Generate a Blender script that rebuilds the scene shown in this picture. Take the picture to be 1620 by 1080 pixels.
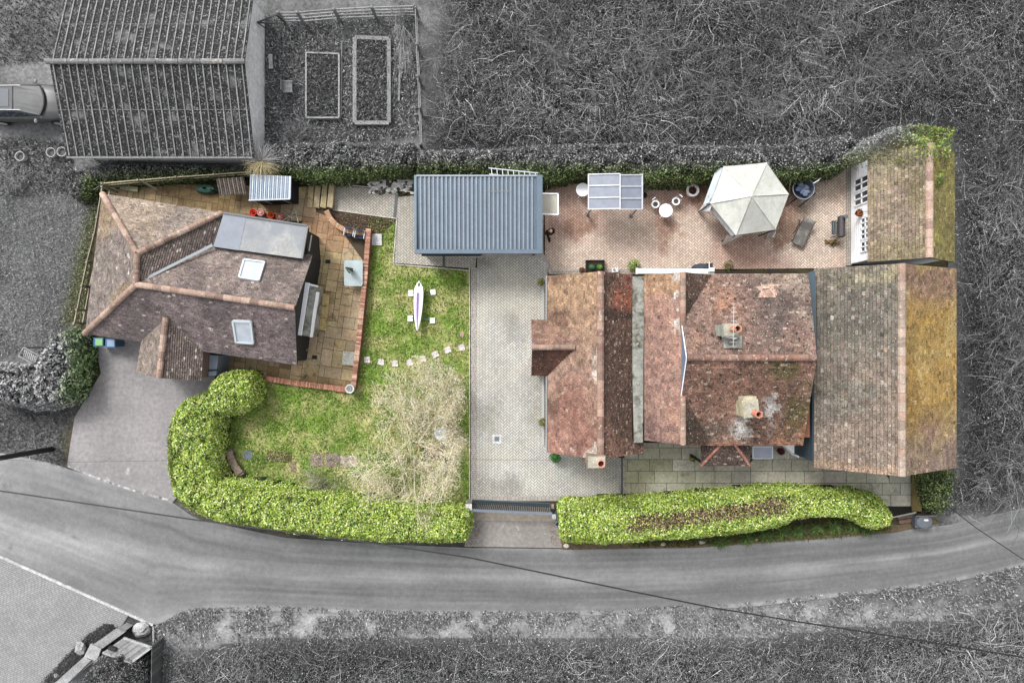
import bpy, math, random
import numpy as np
from mathutils import Vector, Matrix
R = math.radians
scn = bpy.context.scene
for o in list(bpy.data.objects): bpy.data.objects.remove(o)
random.seed(7); rng = np.random.default_rng(11)

# ------------------------------------------------------------ camera, sky, sun, exposure
H = 36.0                                    # flying height of the drone camera, metres
cam_d = bpy.data.cameras.new('camera'); cam = bpy.data.objects.new('camera', cam_d)
scn.collection.objects.link(cam); scn.camera = cam
cam.location = (0, 0, H); cam.rotation_euler = (0, 0, 0)
cam_d.sensor_width = 36; cam_d.lens = 24; cam_d.clip_start = .5; cam_d.clip_end = 2000
SUN_EL, SUN_AZ = 50, -38                    # azimuth clockwise from the top of the picture
w = bpy.data.worlds.new('World'); scn.world = w; w.use_nodes = True
nt = w.node_tree; bg = nt.nodes['Background']
sky = nt.nodes.new('ShaderNodeTexSky'); sky.sky_type = 'NISHITA'; sky.sun_disc = False
sky.sun_elevation = R(SUN_EL); sky.sun_rotation = R(SUN_AZ); sky.dust_density = 3.0
hs = nt.nodes.new('ShaderNodeHueSaturation'); hs.inputs['Saturation'].default_value = .12
nt.links.new(sky.outputs[0], hs.inputs['Color']); nt.links.new(hs.outputs[0], bg.inputs['Color'])
bg.inputs['Strength'].default_value = .15
sd = bpy.data.lights.new('sun', 'SUN'); sun = bpy.data.objects.new('sun', sd); scn.collection.objects.link(sun)
sd.energy = 1.25; sd.angle = R(15); sd.color = (1, .985, .965)
sv = Vector((math.sin(R(SUN_AZ)) * math.cos(R(SUN_EL)), math.cos(R(SUN_AZ)) * math.cos(R(SUN_EL)), math.sin(R(SUN_EL))))
sun.rotation_euler = sv.to_track_quat('Z', 'Y').to_euler(); sun.location = sv * 60
scn.view_settings.view_transform = 'Standard'; scn.view_settings.look = 'None'
scn.view_settings.exposure = 1.05; scn.view_settings.gamma = 1
scn.cycles.max_bounces = 5; scn.cycles.diffuse_bounces = 3; scn.cycles.transparent_max_bounces = 6
scn.render.resolution_x = 1024; scn.render.resolution_y = 682

# ------------------------------------------------------------ helpers
def P(px, py, z=0.0):
    """measured picture position (1620 x 1080 survey) at height z -> metres"""
    k = (H - z) / H / 30.0
    return Vector(((px - 810) * k, (540 - py) * k, z))
def S(r, g=None, b=None, k=.72):
    if g is None: g = b = r
    f = lambda c: ((c / 255) / 12.92 if c <= 10 else ((c / 255 + .055) / 1.055) ** 2.4)
    return (min(f(r) * k, .9), min(f(g) * k, .9), min(f(b) * k, .9))
ORG = {}
def tag(o, label=None, cat=None, group=None, kind=None):
    if label: o['label'] = label
    if cat: o['category'] = cat
    if group: o['group'] = group
    if kind: o['kind'] = kind
    return o
def root(name, loc, label, cat, group=None):
    o = bpy.data.objects.new(name, None); scn.collection.objects.link(o)
    o.location = loc; o.empty_display_size = .2; ORG[o.name] = Vector(loc)
    return tag(o, label, cat, group)
def dup(r, loc, rz=0, label=None, group=None):
    n = r.copy(); scn.collection.objects.link(n); n.location = loc; n.rotation_euler = (0, 0, rz)
    if label: n['label'] = label
    if group: n['group'] = group
    for ch in list(r.children):
        c = ch.copy(); scn.collection.objects.link(c); c.parent = n
        for g in list(ch.children):
            d = g.copy(); scn.collection.objects.link(d); d.parent = c
    return n
def finish(name, me, mat, parent, smooth):
    o = bpy.data.objects.new(name, me); scn.collection.objects.link(o)
    if mat: me.materials.append(mat)
    if smooth: me.polygons.foreach_set('use_smooth', [True] * len(me.polygons))
    if parent is not None: o.parent = parent
    return o
def setcol(me, C):
    a = me.color_attributes.new('col', 'FLOAT_COLOR', 'POINT')
    c = np.ones((len(me.vertices), 4), np.float32); c[:, :3] = C
    a.data.foreach_set('color', c.ravel())
def off(parent):
    return ORG.get(parent.name, Vector((0, 0, 0))) if parent is not None else Vector((0, 0, 0))
def npmesh(name, V, F, C, mat, parent=None, smooth=False):
    V = np.asarray(V, np.float32) - np.array(off(parent), np.float32); F = np.asarray(F, np.int32)
    me = bpy.data.meshes.new(name); me.vertices.add(len(V)); me.vertices.foreach_set('co', V.ravel())
    k = F.shape[1]; me.loops.add(F.size); me.loops.foreach_set('vertex_index', F.ravel())
    me.polygons.add(len(F)); me.polygons.foreach_set('loop_start', np.arange(0, F.size, k, dtype=np.int32))
    me.polygons.foreach_set('loop_total', np.full(len(F), k, np.int32)); me.update(calc_edges=True)
    if C is not None: setcol(me, C)
    o = finish(name, me, mat, parent, smooth)
    if parent is not None: ORG[o.name] = off(parent)
    return o
class MB:
    def __init__(s): s.v = []; s.f = []; s.c = []; s.col = (.5, .5, .5)
    def add(s, vs, fs, col=None):
        b = len(s.v); s.v += [tuple(v) for v in vs]; s.f += [tuple(i + b for i in f) for f in fs]
        s.c += [tuple(col or s.col)] * len(vs); return s
    def box(s, x, y, z, sx, sy, sz, rz=0, col=None):      # x,y centre, z = underside
        c, n = math.cos(rz), math.sin(rz); vs = []
        for k in (0, 1):
            for a, b in ((-.5, -.5), (.5, -.5), (.5, .5), (-.5, .5)):
                vs.append((x + a * sx * c - b * sy * n, y + a * sx * n + b * sy * c, z + k * sz))
        return s.add(vs, [(3, 2, 1, 0), (4, 5, 6, 7), (0, 1, 5, 4), (1, 2, 6, 5), (2, 3, 7, 6), (3, 0, 4, 7)], col)
    def bar(s, p, q, w, h, col=None, up=(0, 0, 1)):
        p, q = Vector(p), Vector(q); d = (q - p).normalized(); a = d.cross(Vector(up))
        if a.length < .01: a = Vector((1, 0, 0))
        a.normalize(); b = a.cross(d).normalized()
        vs = [e + a * (i * w / 2) + b * (j * h / 2) for e in (p, q) for i, j in ((-1, -1), (1, -1), (1, 1), (-1, 1))]
        return s.add(vs, [(3, 2, 1, 0), (4, 5, 6, 7), (0, 1, 5, 4), (1, 2, 6, 5), (2, 3, 7, 6), (3, 0, 4, 7)], col)
    def tube(s, pts, r, n=6, col=None, caps=True):
        pts = [Vector(p) for p in pts]; rr = r if isinstance(r, (list, tuple)) else [r] * len(pts); vs = []
        for i, p in enumerate(pts):
            d = (pts[min(i + 1, len(pts) - 1)] - pts[max(i - 1, 0)]).normalized()
            a = d.cross(Vector((0, 0, 1)))
            if a.length < .05: a = d.cross(Vector((0, 1, 0)))
            a.normalize(); b = d.cross(a)
            vs += [p + (a * math.cos(t) + b * math.sin(t)) * rr[i] for t in (2 * math.pi * k / n for k in range(n))]
        fs = [(i * n + k, i * n + (k + 1) % n, (i + 1) * n + (k + 1) % n, (i + 1) * n + k) for i in range(len(pts) - 1) for k in range(n)]
        if caps: fs += [tuple(range(n))[::-1], tuple(range((len(pts) - 1) * n, len(pts) * n))]
        return s.add(vs, fs, col)
    def lathe(s, x, y, prof, n=20, col=None, sx=1, sy=1, cap=False):
        vs = [(x + r * math.cos(2 * math.pi * k / n) * sx, y + r * math.sin(2 * math.pi * k / n) * sy, z) for r, z in prof for k in range(n)]
        fs = [(i * n + k, i * n + (k + 1) % n, (i + 1) * n + (k + 1) % n, (i + 1) * n + k) for i in range(len(prof) - 1) for k in range(n)]
        if cap: fs += [tuple(range(n))[::-1], tuple(range((len(prof) - 1) * n, len(prof) * n))]
        return s.add(vs, fs, col)
    def cyl(s, x, y, z0, z1, r, r1=None, n=16, col=None):
        return s.lathe(x, y, [(r, z0), (r if r1 is None else r1, z1)], n, col, cap=True)
    def prism(s, poly, z0, z1, col=None):
        n = len(poly); A = sum(poly[i][0] * poly[(i + 1) % n][1] - poly[(i + 1) % n][0] * poly[i][1] for i in range(n))
        if A < 0: poly = poly[::-1]
        vs = [(p[0], p[1], z0) for p in poly] + [(p[0], p[1], z1) for p in poly]
        fs = [tuple(range(n))[::-1], tuple(range(n, 2 * n))] + [(i, (i + 1) % n, (i + 1) % n + n, i + n) for i in range(n)]
        return s.add(vs, fs, col)
    def slab(s, pts, t, col=None):                         # planar 3-D polygon with thickness t below it
        pts = [Vector(p) for p in pts]; nn = Vector((0, 0, 0)); n = len(pts)
        for i in range(n): nn += pts[i].cross(pts[(i + 1) % n])
        nn.normalize()
        if nn.z < 0: pts = pts[::-1]; nn = -nn
        vs = [p - nn * t for p in pts] + pts
        fs = [tuple(range(n))[::-1], tuple(range(n, 2 * n))] + [(i, (i + 1) % n, (i + 1) % n + n, i + n) for i in range(n)]
        return s.add(vs, fs, col)
    def blob(s, x, y, z, rx, ry, rz, col=None, rough=.12, n=10, seed=0):
        r = random.Random(seed); vs = []; m = n // 2 + 1
        for i in range(m + 1):
            t = math.pi * i / m
            for k in range(n):
                a = 2 * math.pi * k / n; q = 1 + (r.random() - .5) * 2 * rough
                vs.append((x + rx * q * math.sin(t) * math.cos(a), y + ry * q * math.sin(t) * math.sin(a), z + rz * math.cos(t) * (1 if i in (0, m) else q)))
        fs = [(i * n + k, (i + 1) * n + k, (i + 1) * n + (k + 1) % n, i * n + (k + 1) % n) for i in range(m) for k in range(n)]
        return s.add(vs, fs, col)
    def build(s, name, mat, parent=None, smooth=False, bevel=0, label=None):
        o0 = off(parent); me = bpy.data.meshes.new(name)
        me.from_pydata([(v[0] - o0.x, v[1] - o0.y, v[2] - o0.z) for v in s.v], [], s.f); me.update()
        setcol(me, np.array(s.c, np.float32).reshape(-1, 3))
        o = finish(name, me, mat, parent, smooth)
        if parent is not None: ORG[o.name] = o0
        if bevel:
            m = o.modifiers.new('bevel', 'BEVEL'); m.width = bevel; m.segments = 2; m.limit_method = 'ANGLE'
        if label: o['label'] = label
        return o

def M(name, base=None, rough=.85, var=.35, scale=1.5, fvar=.25, fscale=18, bump=.3, bscale=25, metallic=0, stains=(), spec=.3, trans=0, grain=0):
    """procedural surface: base colour (or the mesh's own colours) x coarse and fine variation, plus stains"""
    m = bpy.data.materials.new(name); m.use_nodes = True; t = m.node_tree; N = t.nodes; L = t.links
    b = N['Principled BSDF']; b.inputs['Roughness'].default_value = rough; b.inputs['Metallic'].default_value = metallic
    b.inputs['Specular IOR Level'].default_value = spec
    tc = N.new('ShaderNodeTexCoord')
    if base is None:
        a = N.new('ShaderNodeAttribute'); a.attribute_name = 'col'; cur = a.outputs['Color']
    else:
        a = N.new('ShaderNodeRGB'); a.outputs[0].default_value = (*base, 1); cur = a.outputs[0]
    def noise(sc, det=6, seed=0):
        n = N.new('ShaderNodeTexNoise'); n.inputs['Scale'].default_value = sc; n.inputs['Detail'].default_value = det
        n.inputs['Roughness'].default_value = .62
        if seed:
            mp = N.new('ShaderNodeMapping'); mp.inputs['Location'].default_value = (seed * 3.1, seed * 7.7, seed)
            L.new(tc.outputs['Object'], mp.inputs[0]); L.new(mp.outputs[0], n.inputs['Vector'])
        else: L.new(tc.outputs['Object'], n.inputs['Vector'])
        return n.outputs['Fac']
    def mul(cur, fac, amt):
        mr = N.new('ShaderNodeMapRange'); mr.inputs['From Min'].default_value = .3; mr.inputs['From Max'].default_value = .7
        mr.inputs['To Min'].default_value = 1 - amt; mr.inputs['To Max'].default_value = 1 + amt; L.new(fac, mr.inputs['Value'])
        v = N.new('ShaderNodeVectorMath'); v.operation = 'SCALE'; L.new(cur, v.inputs[0]); L.new(mr.outputs[0], v.inputs['Scale'])
        return v.outputs[0]
    if var: cur = mul(cur, noise(scale), var)
    if fvar: cur = mul(cur, noise(fscale, 4, 3), fvar)
    if grain: cur = mul(cur, noise(70, 2, 9), grain)
    for i, st in enumerate(stains):                        # (colour, scale, threshold, softness[, 'spots'])
        col, sc, th, so = st[:4]
        if len(st) > 4:
            vn = N.new('ShaderNodeTexVoronoi'); vn.inputs['Scale'].default_value = sc; L.new(tc.outputs['Object'], vn.inputs['Vector'])
            inv = N.new('ShaderNodeMath'); inv.operation = 'SUBTRACT'; inv.inputs[0].default_value = 1; L.new(vn.outputs['Distance'], inv.inputs[1])
            f = inv.outputs[0]
        else: f = noise(sc, 8, i + 5)
        mr = N.new('ShaderNodeMapRange'); mr.inputs['From Min'].default_value = th - so; mr.inputs['From Max'].default_value = th + so; L.new(f, mr.inputs['Value'])
        mx = N.new('ShaderNodeMix'); mx.data_type = 'RGBA'; L.new(mr.outputs[0], mx.inputs['Factor'])
        L.new(cur, mx.inputs['A']); mx.inputs['B'].default_value = (*col, 1); cur = mx.outputs['Result']
    L.new(cur, b.inputs['Base Color'])
    if bump:
        bp = N.new('ShaderNodeBump'); bp.inputs['Strength'].default_value = bump; bp.inputs['Distance'].default_value = .03
        L.new(noise(bscale, 5, 2), bp.inputs['Height']); L.new(bp.outputs[0], b.inputs['Normal'])
    if trans:
        b.inputs['Transmission Weight'].default_value = trans
    return m
def glass(name, col, rough=.08, alpha=1):
    m = bpy.data.materials.new(name); m.use_nodes = True; t = m.node_tree; b = t.nodes['Principled BSDF']
    n = t.nodes.new('ShaderNodeTexNoise'); n.inputs['Scale'].default_value = 2.5
    r = t.nodes.new('ShaderNodeValToRGB'); r.color_ramp.elements[0].color = (*[c * .7 for c in col], 1); r.color_ramp.elements[1].color = (*[min(1, c * 1.25) for c in col], 1)
    tc = t.nodes.new('ShaderNodeTexCoord'); t.links.new(tc.outputs['Object'], n.inputs['Vector']); t.links.new(n.outputs['Fac'], r.inputs[0]); t.links.new(r.outputs[0], b.inputs['Base Color'])
    b.inputs['Roughness'].default_value = rough; b.inputs['Specular IOR Level'].default_value = .8; b.inputs['Alpha'].default_value = alpha
    return m

_lat = {}
def vnoise(x, y, sc, seed=0, octv=3):
    """value noise 0..1 on arrays"""
    x = np.asarray(x, float); y = np.asarray(y, float); tot = 0; amp = 1; nrm = 0
    for o in range(octv):
        k = (seed, o)
        if k not in _lat: _lat[k] = np.random.default_rng(seed * 13 + o).random((64, 64))
        g = _lat[k]; u = x * sc * 2 ** o + 100; v = y * sc * 2 ** o + 100
        i = np.floor(u).astype(int); j = np.floor(v).astype(int); fu = u - i; fv = v - j
        fu = fu * fu * (3 - 2 * fu); fv = fv * fv * (3 - 2 * fv)
        a = g[i % 64, j % 64]; b = g[(i + 1) % 64, j % 64]; c = g[i % 64, (j + 1) % 64]; d = g[(i + 1) % 64, (j + 1) % 64]
        tot = tot + amp * ((a * (1 - fu) + b * fu) * (1 - fv) + (c * (1 - fu) + d * fu) * fv); nrm += amp; amp *= .5
    return tot / nrm
def sstep(x, a, b):
    t = np.clip((x - a) / (b - a), 0, 1); return t * t * (3 - 2 * t)
def inpoly(x, y, poly):
    r = np.zeros(len(x), bool); n = len(poly)
    for i in range(n):
        x0, y0 = poly[i][:2]; x1, y1 = poly[(i + 1) % n][:2]
        c = ((y0 > y) != (y1 > y)) & (x < (x1 - x0) * (y - y0) / (y1 - y0 + 1e-12) + x0); r ^= c
    return r
def edist(x, y, poly):
    d = np.full(len(x), 1e9); n = len(poly)
    for i in range(n):
        x0, y0 = poly[i][:2]; x1, y1 = poly[(i + 1) % n][:2]; dx, dy = x1 - x0, y1 - y0
        t = np.clip(((x - x0) * dx + (y - y0) * dy) / (dx * dx + dy * dy + 1e-12), 0, 1)
        d = np.minimum(d, np.hypot(x - x0 - t * dx, y - y0 - t * dy))
    return d
def PP(lst, z=0): return [tuple(P(a, b, z)) for a, b in lst]
# the photograph keeps colour only inside the property: things outside are grey in it, so their surfaces are grey here
PROP = PP([(152, 285), (122, 400), (98, 510), (146, 536), (142, 590), (128, 640), (100, 690), (100, 738), (270, 792), (320, 825), (450, 850), (600, 858), (745, 862),
           (890, 866), (1100, 864), (1300, 850), (1415, 842), (1470, 806), (1488, 760), (1514, 742), (1514, 235), (1498, 205), (1440, 198), (1385, 232), (1350, 268), (1240, 278),
           (1150, 274), (1000, 276), (880, 274), (700, 272), (500, 276), (400, 274), (250, 280)])
def tint(x, y, soft=.45):
    x = np.asarray(x, float); y = np.asarray(y, float); out = np.empty(len(x))
    for a in range(0, len(x), 200000):
        xs, ys = x[a:a + 200000], y[a:a + 200000]; d = edist(xs, ys, PROP); ins = inpoly(xs, ys, PROP)
        out[a:a + 200000] = sstep(np.where(ins, d, -d), -soft, soft)
    return out
def greyout(C, x, y, soft=.45, gain=1.0):
    t = tint(x, y, soft)[:, None]; g = (C @ np.array([.25, .62, .13]))[:, None] * gain
    return C * t + g * (1 - t)
def clip2(poly, clipper):
    """convex clip, clipper counter-clockwise"""
    out = poly
    for i in range(len(clipper)):
        a = clipper[i]; b = clipper[(i + 1) % len(clipper)]; ex, ey = b[0] - a[0], b[1] - a[1]; src = out; out = []
        if not src: return []
        ds = [ex * (p[1] - a[1]) - ey * (p[0] - a[0]) for p in src]
        for k in range(len(src)):
            p, q = src[k], src[(k + 1) % len(src)]; dp, dq = ds[k], ds[(k + 1) % len(src)]
            if dp >= 0: out.append(p)
            if (dp >= 0) != (dq >= 0):
                t = dp / (dp - dq); out.append((p[0] + (q[0] - p[0]) * t, p[1] + (q[1] - p[1]) * t))
    return out
def ccw(poly):
    n = len(poly); A = sum(poly[i][0] * poly[(i + 1) % n][1] - poly[(i + 1) % n][0] * poly[i][1] for i in range(n))
    return list(poly) if A > 0 else list(poly)[::-1]

# ------------------------------------------------------------ roof tiles
def colmix(base, var=.25, patches=(), odd=(), hue=.06):
    """returns a per-tile colour function"""
    def f(X, Y, Z, r):
        n = len(X); C = np.tile(np.array(base), (n, 1)) * (1 + (r.random((n, 1)) - .5) * 2 * var)
        C *= 1 + (r.random((n, 3)) - .5) * 2 * hue
        for col, sc, th, so, seed, amt, reg in patches:
            m = sstep(vnoise(X, Y, sc, seed), th - so, th + so) * amt
            if reg is not None: m = m * np.clip(reg(X, Y), 0, 1)
            m = np.clip(m + (r.random(n) - .5) * .35 * (m > .03), 0, 1)[:, None]
            C = C * (1 - m) + np.array(col) * (1 + (r.random((n, 1)) - .5) * 2 * var) * m
        for col, p in odd:
            k = r.random(n) < p * .5; C[k] = C[k] * .45 + np.array(col) * .55 * (1 + (r.random((k.sum(), 1)) - .5) * .4)
        return C
    return f
def tile_roof(name, poly, gauge, tw, colfn, mat, parent, th=.034, seed=1, overlap=1, stagger=True, label=None, jitter=.006):
    poly = [Vector(p) for p in poly]; u = (poly[1] - poly[0]).normalized(); nn = Vector((0, 0, 0))
    for i in range(len(poly)): nn += (poly[i] - poly[0]).cross(poly[(i + 1) % len(poly)] - poly[0])
    nn.normalize()
    if nn.z < 0: nn = -nn
    cc_ = sum(poly, Vector((0, 0, 0))) / len(poly)           # flatten to one plane
    poly = [Vector((p.x, p.y, cc_.z - (nn.x * (p.x - cc_.x) + nn.y * (p.y - cc_.y)) / nn.z)) for p in poly]; u = (poly[1] - poly[0]).normalized()
    v = nn.cross(u)
    if v.z < 0: v = -v
    o = poly[0]; p2 = ccw([((p - o).dot(u), (p - o).dot(v)) for p in poly])
    us = [p[0] for p in p2]; vs_ = [p[1] for p in p2]; r = random.Random(seed); rec = []
    j = 0; vv = min(vs_) - .02
    while vv < max(vs_):
        uu = min(us) - tw + (tw / 2 if (j % 2 and stagger) else 0)
        while uu < max(us):
            q = [(uu + .003, vv), (uu + tw - .003, vv), (uu + tw - .003, vv + gauge - .016), (uu + .003, vv + gauge - .016)]
            c = clip2(q, p2)
            if len(c) > 2:
                full = all(any(abs(a[0] - b[0]) + abs(a[1] - b[1]) < 1e-6 for b in c) for a in q)
                rec.append((q if full else c, full, vv, uu + tw / 2))
            uu += tw
        vv += gauge; j += 1
    W = [o + u * (sum(a[0] for a in c) / len(c)) + v * (sum(a[1] for a in c) / len(c)) for c, _, _, _ in rec]
    A = np.array([tuple(x) for x in W]); C = colfn(A[:, 0], A[:, 1], A[:, 2], np.random.default_rng(seed)); lu = (C @ np.array([.25, .62, .13]))[:, None]; C = lu + (C - lu) * .88; C = C * np.where(A[:, :1] > 0, np.array([[.89, .88, .84]]), np.array([[.98, .98, .99]]))
    mm = vnoise(A[:, 0] + A[:, 2], A[:, 1] + A[:, 2], 2.6, 77 + seed)[:, None]; C = C * (.72 + .56 * mm) * (1 + (np.random.default_rng(seed + 5).random((len(C), 1)) - .5) * .3)
    mb = MB()
    for (c, full, v0, uc), col in zip(rec, C):
        lift = r.random() * jitter; sk = (r.random() - .5) * jitter * 1.5; sh = (r.random() - .5) * .012
        def pt(a, dn=0): return o + u * a[0] + v * (a[1] + (sh if a[1] - v0 < .01 else 0)) + nn * (th * (1 - (a[1] - v0) / gauge) + lift + sk * (a[0] - uc) / tw * 2 + .004 - dn)
        vs = [pt(a) for a in c]; n = len(vs); fs = [tuple(range(n))]
        if full:
            vs += [pt(c[0], th + lift), pt(c[1], th + lift)]; fs.append((n, n + 1, 1, 0))
        mb.add(vs, fs, tuple(col))
    ob = mb.build(name, mat, parent, label=label)
    dk = MB(); dk.slab([p - nn * .001 for p in poly], .09, (.045, .035, .03)); dk.build('roof_deck', MAT['wood_dark'], ob)
    return ob
def ridge_line(name, pts, r, cols, mat, parent, seg=.32, seed=1, lift=.02):
    """half-round capping tiles laid end to end"""
    g = random.Random(seed); mb = MB()
    for a, b in zip(pts[:-1], pts[1:]):
        a, b = Vector(a), Vector(b); n = max(1, round((b - a).length / seg))
        for i in range(n):
            p = a.lerp(b, i / n); q = a.lerp(b, (i + .97) / n); dz = g.random() * .012 + lift
            c = random.Random(seed * 99 + i).choice(cols); k = .8 + g.random() * .4; c = tuple(x * k for x in c)
            mb.tube([p + Vector((0, 0, dz)), q + Vector((0, 0, dz + .004))], [r * 1.06, r * .97], 10, c)
    return mb.build(name, mat, parent, smooth=False)

# ------------------------------------------------------------ plants
def leaf_mesh(pos, nrm, size, asp=.45, fold=.15, g=rng, flat=0):
    N = len(pos); pos = np.asarray(pos); nrm = nrm / (np.linalg.norm(nrm, axis=1, keepdims=True) + 1e-9)
    t = g.normal(size=(N, 3)); t -= (t * nrm).sum(1, keepdims=True) * nrm; t /= np.linalg.norm(t, axis=1, keepdims=True) + 1e-9
    b = np.cross(nrm, t); s = size[:, None]
    V = np.stack([pos - t * s, pos + b * s * asp + nrm * s * fold, pos + t * s, pos - b * s * asp + nrm * s * fold], 1).reshape(-1, 3)
    i = np.arange(N)[:, None] * 4
    F = np.concatenate([i + np.array([0, 2, 1]), i + np.array([0, 3, 2])]); return V, F
def twig_mesh(p0, d0, L, r, nseg=3, curl=.35, droop=.15, g=rng, ns=3):
    N = len(p0); d = d0 / (np.linalg.norm(d0, axis=1, keepdims=True) + 1e-9); p = p0.copy(); rings = []
    for k in range(nseg + 1):
        a = np.cross(d, np.array([.31, .17, .93])); a /= np.linalg.norm(a, axis=1, keepdims=True) + 1e-9; b = np.cross(d, a)
        rr = (r * (1 - .75 * k / nseg))[:, None]
        rings.append(np.stack([p + (a * math.cos(q) + b * math.sin(q)) * rr for q in (2 * math.pi * m / ns for m in range(ns))], 1))
        p = p + d * (L / nseg)[:, None]; d = d + g.normal(size=d.shape) * curl + np.array([0, 0, -droop]); d /= np.linalg.norm(d, axis=1, keepdims=True)
    V = np.stack(rings, 1).reshape(-1, 3); per = (nseg + 1) * ns; i = np.arange(N)[:, None] * per; F = []
    for k in range(nseg):
        for m in range(ns): F.append(i + np.array([k * ns + m, k * ns + (m + 1) % ns, (k + 1) * ns + (m + 1) % ns, (k + 1) * ns + m]))
    return V, np.concatenate(F), per
def scatter(poly, dens, g=rng):
    xs = [p[0] for p in poly]; ys = [p[1] for p in poly]; A = (max(xs) - min(xs)) * (max(ys) - min(ys)); n = int(A * dens)
    x = g.uniform(min(xs), max(xs), n); y = g.uniform(min(ys), max(ys), n); k = inpoly(x, y, poly); return x[k], y[k]
def pick(n, cols, wts, var=.25, g=rng):
    c = np.array(cols)[g.choice(len(cols), n, p=np.array(wts) / sum(wts))]
    return c * (1 + (g.random((n, 1)) - .5) * 2 * var)
def grass(name, poly, dens, cols, wts, h=(.05, .11), wd=.012, lean=.8, label=None, cat='grass', z0=0.0, parent=None, gain=1, grey=True, kind='stuff', keep=None):
    x, y = scatter(poly, dens)
    if keep is not None: k = keep(x, y); x, y = x[k], y[k]
    n = len(x); p = np.stack([x, y, np.full(n, z0)], 1); hh = rng.uniform(h[0], h[1], n); a = rng.uniform(0, 6.283, n)
    l = hh * rng.uniform(.2, lean, n) * 1.3; tip = p + np.stack([np.cos(a) * l, np.sin(a) * l, hh], 1)
    b = rng.uniform(0, 6.283, n); s = np.stack([np.cos(b), np.sin(b), np.zeros(n)], 1) * wd
    mid = (p + tip) / 2 + np.array([0, 0, .25]) * hh[:, None]
    V = np.stack([p - s, p + s, mid + s * .8, tip, mid - s * .8], 1).reshape(-1, 3); i = np.arange(n)[:, None] * 5
    C = pick(n, cols, wts)
    if grey: C = greyout(C, x, y, .5, gain)
    F = i + np.array([0, 1, 2, 3, 4])
    o = npmesh(name, V, F, np.repeat(C, 5, 0), MAT['leaf'], parent)
    if parent is None: tag(o, label, cat, None, kind)
    return o
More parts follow.
